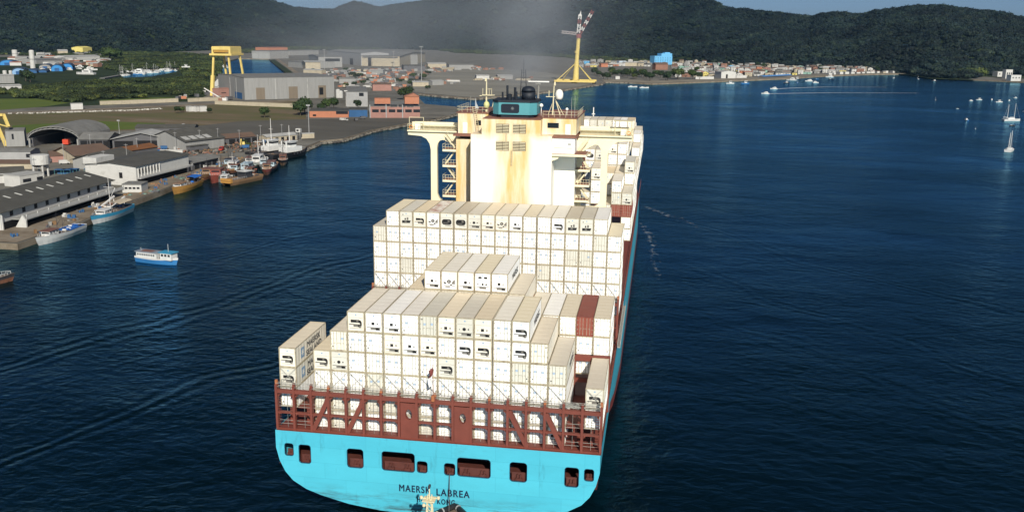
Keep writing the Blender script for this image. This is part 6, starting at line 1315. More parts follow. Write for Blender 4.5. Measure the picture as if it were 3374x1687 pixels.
for x, y, L_, k, c, h, lab in ((258, 634, 26, 'cruiser', 'white', 170, 'white motor boat moored at the end of the blue roofed jetty'), (300, 626, 20, 'cabin', 'dark', 10, 'dark boat behind the jetty end'), (217, 656, 16, 'cabin', 'dark', 20, 'dark hulled white boat in front of the jetty'),
                               (305, 652, 8, 'sail', 'blue', 60, 'tiny blue boat with a mast off the jetty'), (395, 642, 20, 'cruiser', 'white', 190, 'white cruiser lying right of the jetty'), (447, 654, 16, 'cruiser', 'white', 15, 'smaller white boat to the right of that cruiser'), (458, 624, 8, 'dinghy', 'blue', 0, 'tiny blue dinghy near the town beach'),
                               (366, 610, 14, 'dinghy', 'white', 5, 'white skiff close to the town beach'), (557, 610, 22, 'cruiser', 'white', 185, 'white boat off the middle of the beach'), (570, 626, 16, 'dinghy', 'dark', 0, 'dark low boat in front of the beach boat'), (1062, 617, 9, 'sail', 'white', 40, 'tiny white yacht off the far beach'),
                               (1252, 625, 10, 'sail', 'white', 100, 'small sailing boat off the tree covered point'), (1380, 641, 14, 'cabin', 'dark', 10, 'dark boat below the tree covered point'), (1670, 796, 9, 'cruiser', 'white', 30, 'leftmost small white boat of the anchored row'), (1732, 788, 12, 'cabin', 'white', 10, 'white cabin boat second in the anchored row'),
                               (1832, 788, 8, 'cabin', 'white', 80, 'small white boat third in the anchored row'), (1888, 806, 14, 'cabin', 'white', 12, 'larger white boat with cabin nearest in the anchored row'), (1970, 795, 8, 'cabin', 'white', 70, 'small white boat before the end of the anchored row'), (2018, 773, 8, 'cabin', 'white', 20, 'farthest right small boat of the anchored row'),
                               (1563, 857, 5, 'dinghy', 'white', 20, 'lone white dinghy below the anchored row'), (1632, 948, 9, 'cabin', 'blue', 110, 'blue and white cabin boat on open water'), (1985, 952, 17, 'ketch', 'white', 14, 'white two-masted schooner lying at anchor'), (1993, 990, 8, 'dinghy', 'dark', 15, 'dark inflatable moored under the schooner'),
                               (1970, 1190, 14.5, 'ketch', 'white', 62, 'white sailing yacht with two bare masts at the right'), (2092, 885, 13, 'cruiser', 'white', 100, 'white cruiser cut by the right frame edge'), (1390, 792, 6, 'sail', 'dark', 90, 'slim dark buoy boat on open water'), (1703, 1016, 3, 'sail', 'white', 90, 'tiny white marker float on open water')):
    craft(*c9(x, y), L_ * (.56 if k != 'ketch' else .88), k, c, h, lab, gR)
for x, y, lab in ((2084, 288, 'small pale boat off the tree lined shore'), (2122, 291, 'longer pale boat off the tree lined shore'), (2405, 277, 'white boat with a fender in front of the white warehouse'), (2455, 277, 'dark hulled boat right of the white warehouse')):
    craft(x, y, 12, 'cabin' if x > 2300 else 'dinghy', 'white' if x != 2455 else 'blue', 15, lab, gR)
# two speedboats with foaming wakes
def foam_mat():
    M = bpy.data.materials.new('foam'); M.use_nodes = True; nt = M.node_tree; N = nt.nodes; L = nt.links; b = N['Principled BSDF']; b.inputs['Base Color'].default_value = (.75, .78, .8, 1); b.inputs['Roughness'].default_value = .9
    tc = N.new('ShaderNodeTexCoord'); mp = N.new('ShaderNodeMapping'); mp.inputs['Scale'].default_value = (.5, .3, 1); L.new(tc.outputs['Object'], mp.inputs[0]); nz = N.new('ShaderNodeTexNoise'); nz.inputs['Scale'].default_value = 1.0; nz.inputs['Detail'].default_value = 6; L.new(mp.outputs[0], nz.inputs['Vector'])
    at = N.new('ShaderNodeAttribute'); at.attribute_name = 'foam'; mu = N.new('ShaderNodeMath'); mu.operation = 'ADD'; L.new(nz.outputs['Fac'], mu.inputs[0]); L.new(at.outputs['Fac'], mu.inputs[1])
    r = N.new('ShaderNodeMapRange'); r.inputs[1].default_value = .74; r.inputs[2].default_value = 1.75; L.new(mu.outputs[0], r.inputs[0]); L.new(r.outputs[0], b.inputs['Alpha']); return M
FOAM = foam_mat()
def foam_strip(name, label, pts, widths, amts):
    b = MB(); me = None; n = len(pts)
    for i, ((x, y), w_) in enumerate(zip(pts, widths)):
        a = pts[min(n - 1, i + 1)]; c = pts[max(0, i - 1)]; d = Vector((a[0] - c[0], a[1] - c[1], 0)).normalized(); nn = Vector((-d.y, d.x, 0)) * w_
        b.v += [(x - nn.x, y - nn.y, .02), (x, y, .03), (x + nn.x, y + nn.y, .02)]
    for i in range(n - 1):
        for k in (0, 1): b.f.append((3 * i + k, 3 * i + k + 1, 3 * i + 4 + k, 3 * i + 3 + k)); b.m.append(0)
    me = b.mesh(name, FOAM, fix=False); at = me.attributes.new('foam', 'FLOAT', 'POINT'); at.data.foreach_set('value', [v for a in amts for v in (a * .35, a, a * .35)])
    return tag(inst(name, me), label, 'wake', kind='stuff')
for y0, y1, x0, x1, lab in ((703, 684, 125, 1000, 'white foaming wake of the farther speedboat'), (741, 728, 58, 1250, 'white foaming wake of the nearer speedboat')):
    q = [V2(G(*c9(lerp(x0, x1, t), lerp(y0, y1, min(1, t * 2.2) ** .7) + (6 * t if y0 > 720 else 3 * t)))) for t in np.linspace(0, 1, 16)]
    foam_strip('speedboat_wake', lab, q, [2.2 + 5.5 * t ** .5 for t in np.linspace(0, 1, 16)], [1.1 - .66 * t ** .45 for t in np.linspace(0, 1, 16)])
    craft(*c9(x0 - 6, y0 - 1), 9, 'cruiser', 'white', 186, ('farther' if y0 < 720 else 'nearer') + ' white speedboat running left with a foaming wake', 'speedboats running across the bay')
foam_strip('bow_wash', 'broken white wash streaming off the ship starboard side', [V2(G(*p)) for p in ((2125, 680), (2160, 694), (2210, 712), (2260, 730), (2330, 760))], [1.2, 2.5, 3, 3, 2], [.34, .32, .30, .26, .18])
foam_strip('bow_wash', 'pale trail of foam beside the ship starboard quarter', [V2(G(*p)) for p in ((2110, 735), (2135, 770), (2150, 810), (2152, 850), (2165, 890), (2180, 930))], [1.2, 2, 2.2, 2.2, 2, 2], [.26, .29, .29, .27, .24, .18])
# marina boats
rm = random.Random(31); gM = 'boats in the marina by the mangroves'
for i in range(46):
    t = rm.random(); px = lerp(396, 590, t); py = lerp(249, 231, t) + rm.uniform(-7, 4); k_ = rm.choice(('cruiser', 'cruiser', 'cabin', 'sail')); c_ = rm.choice(('white', 'white', 'white', 'blue')); craft(px, py, rm.uniform(8, 13), k_, c_, rm.uniform(150, 210), '%s %s moored in the %s part of the marina' % ({'white': 'white', 'blue': 'blue hulled'}[c_], {'cruiser': 'motor boat', 'cabin': 'cabin boat', 'sail': 'sailing boat'}[k_], 'left' if t < .33 else 'middle' if t < .66 else 'right'), gM, 0.1)
craft(283, 246, 26, 'cruiser', 'white', 185, 'large white motor yacht on the marina hard', 'boats on the marina hard', LZ); craft(455, 243, 24, 'cruiser', 'white', 185, 'long white motor yacht lying at the marina pier', gM, .1); craft(300, 232, 18, 'cruiser', 'white', 20, 'smaller white yacht on the marina hard', 'boats on the marina hard', LZ)
craft(738, 224, 17, 'cruiser', 'white', 175, 'white motor yacht moored in the dock basin under the gantry', 'boats in the basin', .1); craft(612, 222, 12, 'cabin', 'white', 20, 'lone white boat among the mangroves', gM, LZ + 6)
for i in range(22): craft(rm.uniform(120, 320), rm.uniform(196, 240), rm.uniform(8, 15), rm.choice(('cruiser', 'cabin')), 'white', rm.uniform(0, 360), 'white boat standing on the crowded marina hard', 'boats on the marina hard', LZ)
# marina buildings
def arch_hall(px, py, w_px, label, mt=P_BLUE, rise=.5, depth=40):
    p = G(px, py, LZ); w_px *= .86; rise *= .82; s_ = (p - Vector((CX, CY, CZ))).length / FPX; L_ = w_px * s_; root = thing('arched_boathouse', label, 'boathouse', p, R(28), 'blue arched boathouses by the marina'); n = 10
    arc = [(-L_ / 2 * math.cos(math.pi * i / n), L_ * rise * .35 + L_ * rise * .65 * math.sin(math.pi * i / n)) for i in range(n + 1)]
    MB().add([(x, y, z) for y in (-1, depth) for x, z in arc], [(i, i + 1, i + n + 2, i + n + 1) for i in range(n)]).add([(x, -1, z + o) for o in (0, .9) for x, z in arc], [(i, i + 1, i + n + 2, i + n + 1) for i in range(n)]).build('roof', C_('roof_navy', (.04, .06, .10)), root)
    MB().slabxz([(-L_ / 2, -.3), (L_ / 2, -.3)] + arc[::-1], 0, .6).build('front', mt, root); MB().box(-L_ / 2, -L_ / 2 + .5, 0, depth, -.3, L_ * rise * .35).build('wall', mt, root); MB().box(L_ / 2 - .5, L_ / 2, 0, depth, -.3, L_ * rise * .35).build('wall', mt, root)
    MB().box(-L_ * .2, L_ * .2, -.15, .1, 0, L_ * rise * .5).build('door', C_('door_blue', (.03, .09, .22)), root)
for a in ((62, 246, 41, 'pale blue arched boathouse, leftmost of the row', C_('front_paleblue', (.20, .34, .52)), .62), (102, 242, 37, 'low blue boathouse second in the row', P_BLUE, .42), (140, 240, 27, 'small blue boathouse third in the row', P_BLUE, .42), (148, 226, 36, 'dark roofed boathouse behind the small blue one', C_('front_grey', (.25, .24, .22)), .45), (188, 236, 36, 'bright blue boathouse fourth in the row', C_('front_blue', (.04, .20, .46)), .75), (222, 232, 34, 'tall blue boathouse at the row end by the yachts', C_('front_blue', (.04, .20, .46)), .8), (25, 216, 46, 'blue domed hall at the frame edge', C_('front_blue', (.04, .20, .46)), .45)): arch_hall(*a[:4], mt=a[4], rise=a[5])
def silo(px, py, ptop, w_px, label):
    p = G(px, py, LZ); s_ = (p - Vector((CX, CY, CZ))).length / FPX; h = ZAT(px, ptop, p) - LZ; r = w_px * s_ / 2; t = thing('white_silo', label, 'silo', p, 0, 'white silos near the marina'); MB().lathe((0, 0, 0), [(r, -.2), (r, h * .96), (r * .7, h), (.05, h * 1.01)], 14).build('body', P_WHITE, t); MB().lathe((0, 0, 0), [(r * 1.06, h * .48), (r * 1.06, h * .52)], 14).build('band', P_LGREY, t)
silo(109, 226, 166, 14, 'tall slim white silo standing over the marina'); silo(50, 190, 165, 15, 'stout white silo behind the domed hall'); silo(18, 262, 233, 11, 'left of the twin white silos at the frame edge'); silo(37, 262, 233, 9, 'right of the twin white silos at the frame edge')
bpx('marina_store', 'long white roofed marina store before the mangroves', 'building', (212, 200), (330, 197), 30, 7, 9, P_WHITE, R_LIGHT); bpx('yellow_warehouse', 'yellow warehouse beyond the marina', 'building', (274, 178), (304, 177), 30, 14, 17, P_YEL, P_YEL); bpx('marina_house', 'cream house cluster left of the yellow warehouse', 'building', (192, 182), (224, 182), 25, 9, 12, P_CREAM, R_LIGHT)
bpx('white_shed', 'white shed at the frame edge below the twin silos', 'building', (8, 304), (72, 302), 12, 6, 7, P_WHITE, R_LIGHT); bpx('silo_shed', 'white stepped shed around the twin silos', 'building', (-10, 276), (48, 275), 16, 9, 10, P_LGREY, R_LIGHT); bpx('boat_ramp_hall', 'grey low hall behind the boathouses', 'building', (120, 212), (205, 209), 40, 7, 9, P_LGREY, R_GREY)
bpx('jetty_pier', 'dark marina pier reaching into the inlet', 'pier', (345, 262), (400, 252), 6, 1.2, wall=P_DGREY, roof=R_GREY)

# ------------------------------------------------------------------ individual trees
TRUNK = C_('bark', (.07, .055, .04)); CROWNS = [crown_mesh(60 + i, LEAF_TREE, .95, 320, 9) for i in range(4)]
def tree(px, py, h, label, group, k=0, w_=1.0):
    p = G(px, py, LZ); t = thing('broadleaf_tree', label, 'tree', p, rng.uniform(0, 6), group); tb = MB(); tb.tube((0, 0, -.3), (.1, 0, h * .5), h * .035, h * .022, 7)
    for a in (0, 2.1, 4.2): tb.tube((.1, 0, h * .42), (h * .22 * math.cos(a), h * .22 * math.sin(a), h * .68), h * .018, h * .008, 5)
    tb.build('trunk', TRUNK, t); inst('crown', CROWNS[k % 4], t, (0, 0, h * .50), 0, (h * .52 * w_, h * .52 * w_, h * .52))
for i in range(26):
    px = lerp(1955, 2215, (i + rng.random()) / 26); py = 258 + rng.uniform(-14, 6) + (px - 1955) * .02; h_t = rng.uniform(9, 15); tree(px, py, h_t, '%s dark tree in the %s of the shore grove by the tower crane' % ('tall' if h_t > 12 else 'shorter', 'left third' if px < 2040 else 'middle' if px < 2130 else 'right third'), 'shore grove trees', i)
tree(2232, 262, 19, 'broad round dark tree on the shore before the town', 'town trees', 1, 1.25); tree(2282, 262, 16, 'darker slim tree left of the white warehouse', 'town trees', 2); tree(2305, 262, 12, 'small tree touching the white shore wall', 'town trees', 3)
for i in range(30):
    px = rng.uniform(2260, 2900); tree(px, rng.uniform(216, 240), rng.uniform(7, 12), 'small tree between town houses %s' % ('behind the white warehouse' if px < 2460 else 'inland of the blue jetty' if px < 2640 else 'toward the far beach'), 'trees between the houses', i)
for i, (px, py, h) in enumerate(((872, 388, 9), (990, 382, 13), (1005, 378, 15), (585, 374, 6), (600, 372, 5), (690, 374, 5), (1330, 330, 14), (1345, 325, 13), (1075, 362, 10), (1100, 360, 11), (1060, 372, 8), (1180, 362, 9))): tree(px, py, h, ['lone dark bush on the field', 'dark tree left of the orange quay building', 'taller dark tree by the orange quay building', 'bush on the field left of the huts', 'second bush left of the huts', 'low bush right of the huts', 'dark tree behind the red building roof', 'second dark tree behind the red building', 'tree behind the orange quay building', 'second tree behind the orange quay building', 'bush over the orange building roof', 'tree between grey block and blue store'][i], 'port trees', i)
for i in range(14): tree(rng.uniform(470, 840), rng.uniform(500, 540) - 40, rng.uniform(1.8, 3.5), 'low bush growing in the quay yard', 'bushes in the quay yard', i, 1.3)
tree(362, 205, 30, 'big dark tree right of the marina store', 'marina trees', 2, 1.4); tree(380, 200, 26, 'second dark tree right of the marina store', 'marina trees', 3, 1.4); tree(85, 268, 16, 'dark tree beside the pale boathouse', 'marina trees', 1); tree(100, 272, 14, 'dark bush beside the twin silos', 'marina trees', 0)

# ------------------------------------------------------------------ the waterfront town
rt_ = random.Random(17)
PAL = [(P_WHITE, 'white', 6), (P_CREAM, 'cream', 4), (P_PINK, 'pink', 1.2), (P_LGREY, 'grey', 3.5), (P_BRICK, 'brick', 1.8), (P_GREEN, 'pale green', 1), (P_YEL, 'yellow', .6), (P_ORNG, 'orange', .5), (P_SKY, 'light blue', .3)]
RF = [(R_LIGHT, 4), (R_GREY, 4), (R_BROWN, 4), (R_TERRA, .9), (R_DARK, 3)]
def pick(tab): return rt_.choices(tab, [t[-1] for t in tab])[0]
_front = [(1985, 252), (2250, 256), (2420, 256), (2600, 250), (2750, 241), (2900, 237)]; _back = [(1985, 205), (2150, 207), (2400, 205), (2600, 212), (2750, 226), (2900, 233)]
n_h = 0
for row in range(9):
    px = 1900 + rt_.uniform(0, 14) if row < 4 else (1990 if row < 5 else 2235)
    while px < 2900:
        f, b = interp(px, _front), interp(px, _back); t = (row + rt_.uniform(.1, .9)) / 9; py = lerp(b, f, t); p = G(px, py, LZ); s_ = (p - Vector((CX, CY, CZ))).length / FPX
        w_ = rt_.uniform(7, 14); h = rt_.choice((3.2, 3.4, 3.6, 6.2, 6.6)); step = (w_ / s_) * rt_.uniform(1.05, 1.5) * (1 + max(0, (px - 2600) / 500))
        if not (2150 < px < 2222 and py < 216) and not (2365 < px < 2430 and py > 236) and not (1950 < px < 2210 and py > 222):
            wm, cn, _ = pick(PAL); rm_, _ = pick(RF); zone = 'back' if row < 3 else 'middle' if row < 6 else 'waterfront'; side = 'left of the blue apartment block' if px < 2160 else 'behind the white warehouse' if px < 2460 else 'inland of the blue jetty' if px < 2640 else 'toward the far beach'
            flat_ = rt_.random() < .35
            building('town_house', '%s %s house in the %s row %s' % ('two-storey' if h > 5 else 'low', cn, zone, side), 'house', (p.x - w_ / 2, p.y), (p.x + w_ / 2, p.y + rt_.uniform(-2, 2)), rt_.uniform(8, 13), h, None if flat_ else h + rt_.uniform(1.2, 2.2), wm, rm_, rt_.choice(('along', 'along', 'front')),
                     windows=[(1.2 + k * 3.0, 2.4 + k * 3.0, z, z + 1.2) for k in range(int(w_ / 3.2)) for z in ((1.2,) if h < 5 else (1.2, 4.2))], doors=[(w_ * .45, w_ * .45 + 1, 0, 2.1)], group='houses of the waterfront town'); n_h += 1
        px += step
def landmark(name, label, cat, px0, px1, pyb, pyt, depth, **k):
    A, B = G(px0, pyb, LZ), G(px1, pyb, LZ); h = ZAT(px0, pyt, A) - LZ; return building(name, label, cat, V2(A), V2(B), depth, h, **k), h, (B - A).length
ap, h_, l_ = landmark('apartment_block', 'bright blue apartment block towering over the town', 'apartment block', 2156, 2214, 214, 186, 20, wall=P_SKY, roof=P_SKY, windows=[])
MB().box(l_ * .38, l_ * .98, 0, 18, h_ + .35, h_ + 5.8).build('penthouse', P_SKY, ap); MB().box(l_ * .62, l_ * .9, 3, 14, h_ + 5.8, h_ + 8).build('roof_tank', P_SKY, ap)
for fl_ in range(5):
    for k in range(7): MB().box(l_ * (.05 + k * .135), l_ * (.05 + k * .135) + 1.7, -.15, .05, 1.5 + fl_ * 3.1, 3.0 + fl_ * 3.1).build('window', C_('window_blue', (.05, .14, .24)), ap)
landmark('town_warehouse', 'white gabled warehouse with a dark door on the waterfront', 'warehouse', 2376, 2424, 259, 238, 22, ridge=11.5, wall=P_WHITE, roof=R_LIGHT, axis='front', doors=[(8, 11, 0, 6)])
landmark('orange_house', 'orange gabled house left in the town near the crane', 'house', 1981, 2003, 222, 212, 10, ridge=7, wall=P_ORNG, roof=R_TERRA); landmark('pink_tower_house', 'tall pink house rising over the right part of town', 'house', 2492, 2522, 213, 196, 12, wall=P_PINK, roof=P_PINK, windows=[(1 + k * 3.2, 3 + k * 3.2, z, z + 1.6) for k in range(4) for z in (2, 5.5, 9)])
landmark('white_sea_wall', 'long white shore wall left of the gabled warehouse', 'wall', 2292, 2352, 262, 254, 3, wall=P_WHITE, roof=P_WHITE); landmark('white_sea_wall', 'white shore wall right of the gabled warehouse', 'wall', 2426, 2460, 258, 250, 3, wall=P_WHITE, roof=P_WHITE); landmark('cream_villa', 'cream villa group near the tree grove in the town', 'house', 2060, 2108, 219, 207, 14, ridge=8.5, wall=P_CREAM, roof=R_LIGHT); landmark('pale_blue_house', 'pale blue flat house left of the cream villa', 'house', 2040, 2062, 215, 202, 12, wall=C_('wall_paleblue', (.40, .48, .55)), roof=R_LIGHT)
landmark('brown_hall', 'brown roofed hall in front of the blue apartment block', 'hall', 2160, 2200, 231, 213, 14, ridge=13, wall=P_BRICK, roof=R_BROWN); landmark('white_gate_house', 'small white gate house by the jetty at the grove', 'hut', 2028, 2042, 262, 253, 5, wall=P_WHITE, roof=P_WHITE)
A, B = G(2515, 262, 0), G(2606, 257, 0); a_ = math.atan2(B.y - A.y, B.x - A.x); L_ = (B - A).length; jt = thing('jetty', 'jetty with a long blue roof on posts in front of the town', 'jetty', (A.x, A.y, 0), a_)
MB().box(0, L_, 0, 9, 1.4, 1.8).build('deck', P_DGREY, jt); MB().slabyz([(-1, 4.4), (4.5, 5.6), (10, 4.4), (10, 4.1), (4.5, 5.3), (-1, 4.1)], -1, L_ + 1).build('roof', C_('jetty_blue', (.06, .20, .45)), jt)
for k in range(15):
    for y in (.5, 8.5): MB().tube((L_ * k / 14, y, -1), (L_ * k / 14, y, 4.4), .18, n=5).build('post', C_('post_blue', (.06, .16, .36)), jt)
A, B = G(1975, 263, 0), G(2036, 266, 0); a_ = math.atan2(B.y - A.y, B.x - A.x); L_ = (B - A).length; jt = thing('jetty', 'thin low jetty beside the tower crane peninsula', 'jetty', (A.x, A.y, 0), a_); MB().box(0, L_, 0, 2, 1.2, 1.5).build('deck', P_CREAM, jt)
for k in range(9): MB().tube((L_ * k / 8, 1, -1), (L_ * k / 8, 1, 3.0), .2, n=5).build('post', P_WHITE, jt)
# white houses on the right-hand point and along the far beach
for i, (x0, x1, yb, yt, d, lab) in enumerate(((3248, 3296, 243, 226, 14, 'white house highest among the trees on the point'), (3286, 3322, 254, 238, 12, 'white house in the middle of the point group'), (3312, 3334, 260, 231, 8, 'narrow white tower house on the point'), (3330, 3363, 268, 249, 10, 'white walled house lowest by the water on the point'))):
    o, h_, l_ = landmark('point_house', lab, 'house', x0, x1, yb, yt, d, wall=P_WHITE, roof=R_DARK if i == 0 else P_WHITE, group='white houses on the point'); [MB().box(l_ * (.15 + k * .3), l_ * (.15 + k * .3) + 2, -.1, .05, h_ * .45, h_ * .7).build('window', B_WIN, o) for k in range(3)]
for i in range(17):
    px = 2735 + i * 17 + rt_.uniform(-5, 5); py = interp(px, [(2700, 249), (2850, 242.5), (3000, 241), (3060, 246)]) ; landmark('beach_house', 'low white beach house in the row under the trees', 'house', px, px + rt_.uniform(6, 13), py, py - rt_.uniform(4, 8), 10, wall=P_WHITE if rt_.random() < .8 else P_CREAM, roof=rt_.choice((R_LIGHT, R_TERRA, P_WHITE)), group='white beach houses under the trees')
# ------------------------------------------------------------------ clutter of the working quay
rq = random.Random(41)
# more boats rafted up near the bend of the quay
cl = [((-180, 300), (-175.5, 279), b_rust, b_wood, 'brown'), ((-162.5, 305), (-158.5, 288), b_white, b_red, 'white and red'), ((-169, 336), (-163, 317), b_green, b_white, 'green and white'), ((-177.5, 342), (-173, 320), b_wood, b_rust, 'rust brown'), ((-162, 330), (-156.5, 309), b_black, b_rust, 'black and rust'),
      ((-179, 352), (-171.5, 333), b_pale, b_white, 'pale grey'), ((-175.5, 274), (-173.6, 262), b_blue, b_white, 'small blue')]
for i, (s_, b_, lo, up, cn) in enumerate(cl):
    boat('fishing_boat', '%s fishing boat rafted in the crowded cluster at the quay bend' % cn, s_, b_, 5.4, 2.3, lo, up, (.32, .62, 2.2, rq.choice((b_white, b_wood, b_pale))), rq.choice((b_white, b_rust)), None if i % 3 else (.05, .3, 2.2, b_tarpc), ((.5, rq.uniform(6, 9), .10), (.25, rq.uniform(4, 6), .08)), 12, seed=50 + i, group='boats rafted at the quay bend')
def van(p, a, label, mt, group):
    t = thing('parked_van', label, 'van', p, a, group); MB().prism([(-.95, -2.4), (.95, -2.4), (.95, 1.3), (-.95, 1.3)], .45, 2.1).build('body', mt, t); MB().slabyz([(1.3, .45), (2.4, .45), (2.4, 1.1), (1.7, 1.25), (1.3, 2.0)], -.9, .9).build('bonnet', mt, t); MB().slabyz([(1.34, 1.98), (1.68, 1.3), (1.72, 1.33), (1.38, 2.0)], -.8, .8).build('windscreen', B_WIN, t)
    for x in (-.95, .95):
        for y in (-1.6, 1.5): MB().tube((x - .12, y, .38), (x + .12, y, .38), .38, n=10).build('wheel', B_OPEN, t)
vm = [(P_WHITE, 'white'), (P_LGREY, 'grey'), (P_BLUE, 'blue'), (P_DGREY, 'dark'), (C_('car_red', (.35, .04, .03)), 'red')]
for i in range(26):
    px, py = rq.choice(((rq.uniform(560, 900), rq.uniform(462, 500)), (rq.uniform(110, 260), rq.uniform(500, 545)), (rq.uniform(380, 560), rq.uniform(492, 510)), (rq.uniform(1120, 1240), rq.uniform(392, 402)))); mt, cn = rq.choice(vm)
    van(G(px, py, LZ), rq.uniform(0, 6.3), '%s van parked among the quay sheds and yards' % cn, mt, 'vans parked in the port')
for i in range(40):      # crates, drums, net heaps along the wharf edge
    Y = rq.uniform(146, 345); xe = interp(Y, [(139, -166), (175, -166.6), (204, -170.8), (240, -173.3), (275, -178), (345, -181)]); p = Vector((xe - rq.uniform(1.5, 9), Y, LZ + .2)); k = rq.random()
    t = thing('quay_goods', '%s stacked on the wharf edge' % ('fish crates' if k < .4 else 'oil drums' if k < .7 else 'pile of nets'), 'goods', p, rq.uniform(0, 3), 'goods stacked along the wharf')
    for j in range(rq.randint(3, 6)):
        x, y = rq.uniform(-1.4, 1.4), rq.uniform(-1.4, 1.4)
        if k < .4: MB().box(x - .5, x + .5, y - .35, y + .35, 0, rq.choice((.4, .8, 1.2))).build('crate', rq.choice((P_TIMB, P_BLUE, P_LGREY, P_WHITE)), t)
        elif k < .7: MB().lathe((x, y, 0), [(.3, 0), (.3, .9)], 10).build('drum', rq.choice((P_BLUE, P_BRICK, P_DGREY)), t)
        else: MB().lathe((x, y, 0), [(.9, 0), (.7, .35), (.2, .6)], 9).build('net_heap', rq.choice((P_DGREY, b_green, P_TIMB)), t)
for i in range(14):      # utility poles with cross arms
    px, py = ((20, 520), (212, 540), (300, 505), (420, 545), (500, 500), (580, 500), (660, 492), (720, 486), (790, 476), (860, 470), (930, 465), (110, 590), (345, 560), (455, 520))[i]; p = G(px, py, LZ); t = thing('utility_pole', 'thin utility pole with cross arm among the quay sheds', 'pole', p, 0, 'utility poles among the sheds'); h = rq.uniform(8, 11)
    MB().tube((0, 0, -.2), (0, 0, h), .13, .09, 6).build('pole', P_GREY, t); MB().bar((-1, 0, h - .5), (1, 0, h - .5), .12).build('cross_arm', P_GREY, t)
# scrap and weeds heaped in the yard behind the boats
sb = MB()
for i in range(420):
    px, py = rq.uniform(450, 960), 0; py = lerp(512, 468, (px - 450) / 510) + rq.uniform(-14, 20); p = G(px, py, LZ); a = rq.uniform(0, 3); s_ = rq.uniform(.3, 1.4); z = rq.uniform(.2, 1.4)
    if p.x > interp(p.y, [(275, -178), (345, -181), (373, -170), (428, -174), (443, -165)]) - 2.5: continue
    sb.bar(p + Vector((-s_ * math.cos(a), -s_ * math.sin(a), z * .4)), p + Vector((s_ * math.cos(a), s_ * math.sin(a), z)), rq.uniform(.3, 1.1), rq.uniform(.2, .8), rq.randint(0, 3))
tag(sb.build('yard_scrap', [P_BRICK, P_TIMB, C_('scrap_grey', (.2, .19, .17)), C_('scrap_dark', (.05, .045, .04))], fix=False), 'brown and grey scrap heaped in the yard behind the boats', 'scrap', kind='stuff')
yx = thing('yellow_excavator', 'yellow excavator working in the yard behind the boats', 'excavator', G(800, 488, LZ), R(200)); MB().box(-1.4, 1.4, -2, 2, 1.0, 2.2).build('body', CRANE_Y, yx); MB().box(-1.3, 0, .2, 1.8, 2.2, 3.6).build('cab', CRANE_Y, yx); MB().bar((.3, 1.5, 2), (.3, 5, 5.4), .6).build('boom', CRANE_Y, yx); MB().bar((.3, 5, 5.4), (.3, 8.2, 2.6), .45).build('arm', CRANE_Y, yx); MB().box(-.3, .9, 7.8, 8.8, 1.6, 2.7).build('bucket', P_DGREY, yx)
for x in (-1.3, 1.3): MB().box(x - .35, x + .35, -2.2, 2.2, 0, 1.0).build('track', B_OPEN, yx)

cl2 = [((-166, 352), (-159.5, 334), b_wood, b_black, 'dark brown'), ((-160.5, 318), (-154.5, 302), b_rust, b_red, 'rust and red'), ((-184, 330), (-180.5, 312), b_black, b_wood, 'black and brown'), ((-173, 312), (-169, 295), b_gear, b_rust, 'dark rusty'), ((-170.5, 292), (-166, 277), b_white, b_green, 'white and green')]
for i, (s_, b_, lo, up, cn) in enumerate(cl2):
    boat('fishing_boat', '%s fishing boat wedged among the rafted cluster at the quay bend' % cn, s_, b_, 5.0, 2.2, lo, up, (.3, .58, 2.3, rq.choice((b_rust, b_wood, b_pale))), rq.choice((b_gear, b_rust)), None, ((.5, rq.uniform(7, 10), .10), (.2, rq.uniform(4, 6), .08)), 16, seed=80 + i, group='boats rafted at the quay bend')
# small pale houses and sheds crowded behind the marina
for i in range(46):
    px, py = rq.uniform(-10, 345), rq.uniform(178, 222); p = G(px, py, LZ); mt, cn = rq.choice(((P_WHITE, 'white'), (P_LGREY, 'grey'), (P_CREAM, 'cream'), (P_WHITE, 'white'), (P_BRICK, 'brick')))
    if inpoly(p.x, p.y, marina): continue
    w_ = rq.uniform(9, 22); h = rq.uniform(3, 6); building('marina_shed', '%s shed or house crowded behind the blue boathouses' % cn, 'house', V2(p), (p.x + w_, p.y + rq.uniform(-5, 8)), rq.uniform(8, 14), h, h + rq.uniform(.8, 2), mt, rq.choice((R_LIGHT, R_GREY, R_TERRA, R_LIGHT)), group='sheds behind the marina')

# low stores and lay-down rows over the shipyard plain
for i, (a, b, d, h, wm, rm_, lab) in enumerate((((1215, 246), (1262, 247), 12, 6, P_LGREY, R_LIGHT, 'low pale store on the yard plain before the shipyard hall'), ((1150, 250), (1190, 250), 10, 5, P_CREAM, R_LIGHT, 'small cream store left on the yard plain'), ((1330, 234), (1400, 234), 16, 8, P_DGREY, R_DARK, 'long dark store right of the annex'), ((1410, 226), (1470, 226), 16, 8, P_CREAM, R_LIGHT, 'cream store row far right of the annex'),
    ((1480, 228), (1560, 228), 14, 7, P_LGREY, R_GREY, 'grey store row behind the smoke'), ((1360, 286), (1412, 286), 12, 5, P_CREAM, R_LIGHT, 'cream cabins beside the floodlight mast'), ((1425, 282), (1462, 281), 12, 5, P_LGREY, R_LIGHT, 'pale cabins right of the floodlight mast'), ((1570, 262), (1612, 262), 10, 5, P_WHITE, R_LIGHT, 'white cabins on the peninsula fill'), ((1640, 262), (1690, 262), 10, 5, P_LGREY, R_LIGHT, 'grey cabins on the peninsula fill'), ((1118, 276), (1168, 276), 10, 6, P_LGREY, R_GREY, 'grey store behind the assembly hall corner'), ((1228, 300), (1290, 300), 12, 7, P_PINK, R_BROWN, 'brown store behind the red yard building'), ((1000, 244), (1060, 246), 12, 6, P_CREAM, R_LIGHT, 'cream low store beside the basin road'))):
    bpx('yard_store', lab, 'store', a, b, d, h, h * 1.2, wm, rm_, over=.4)
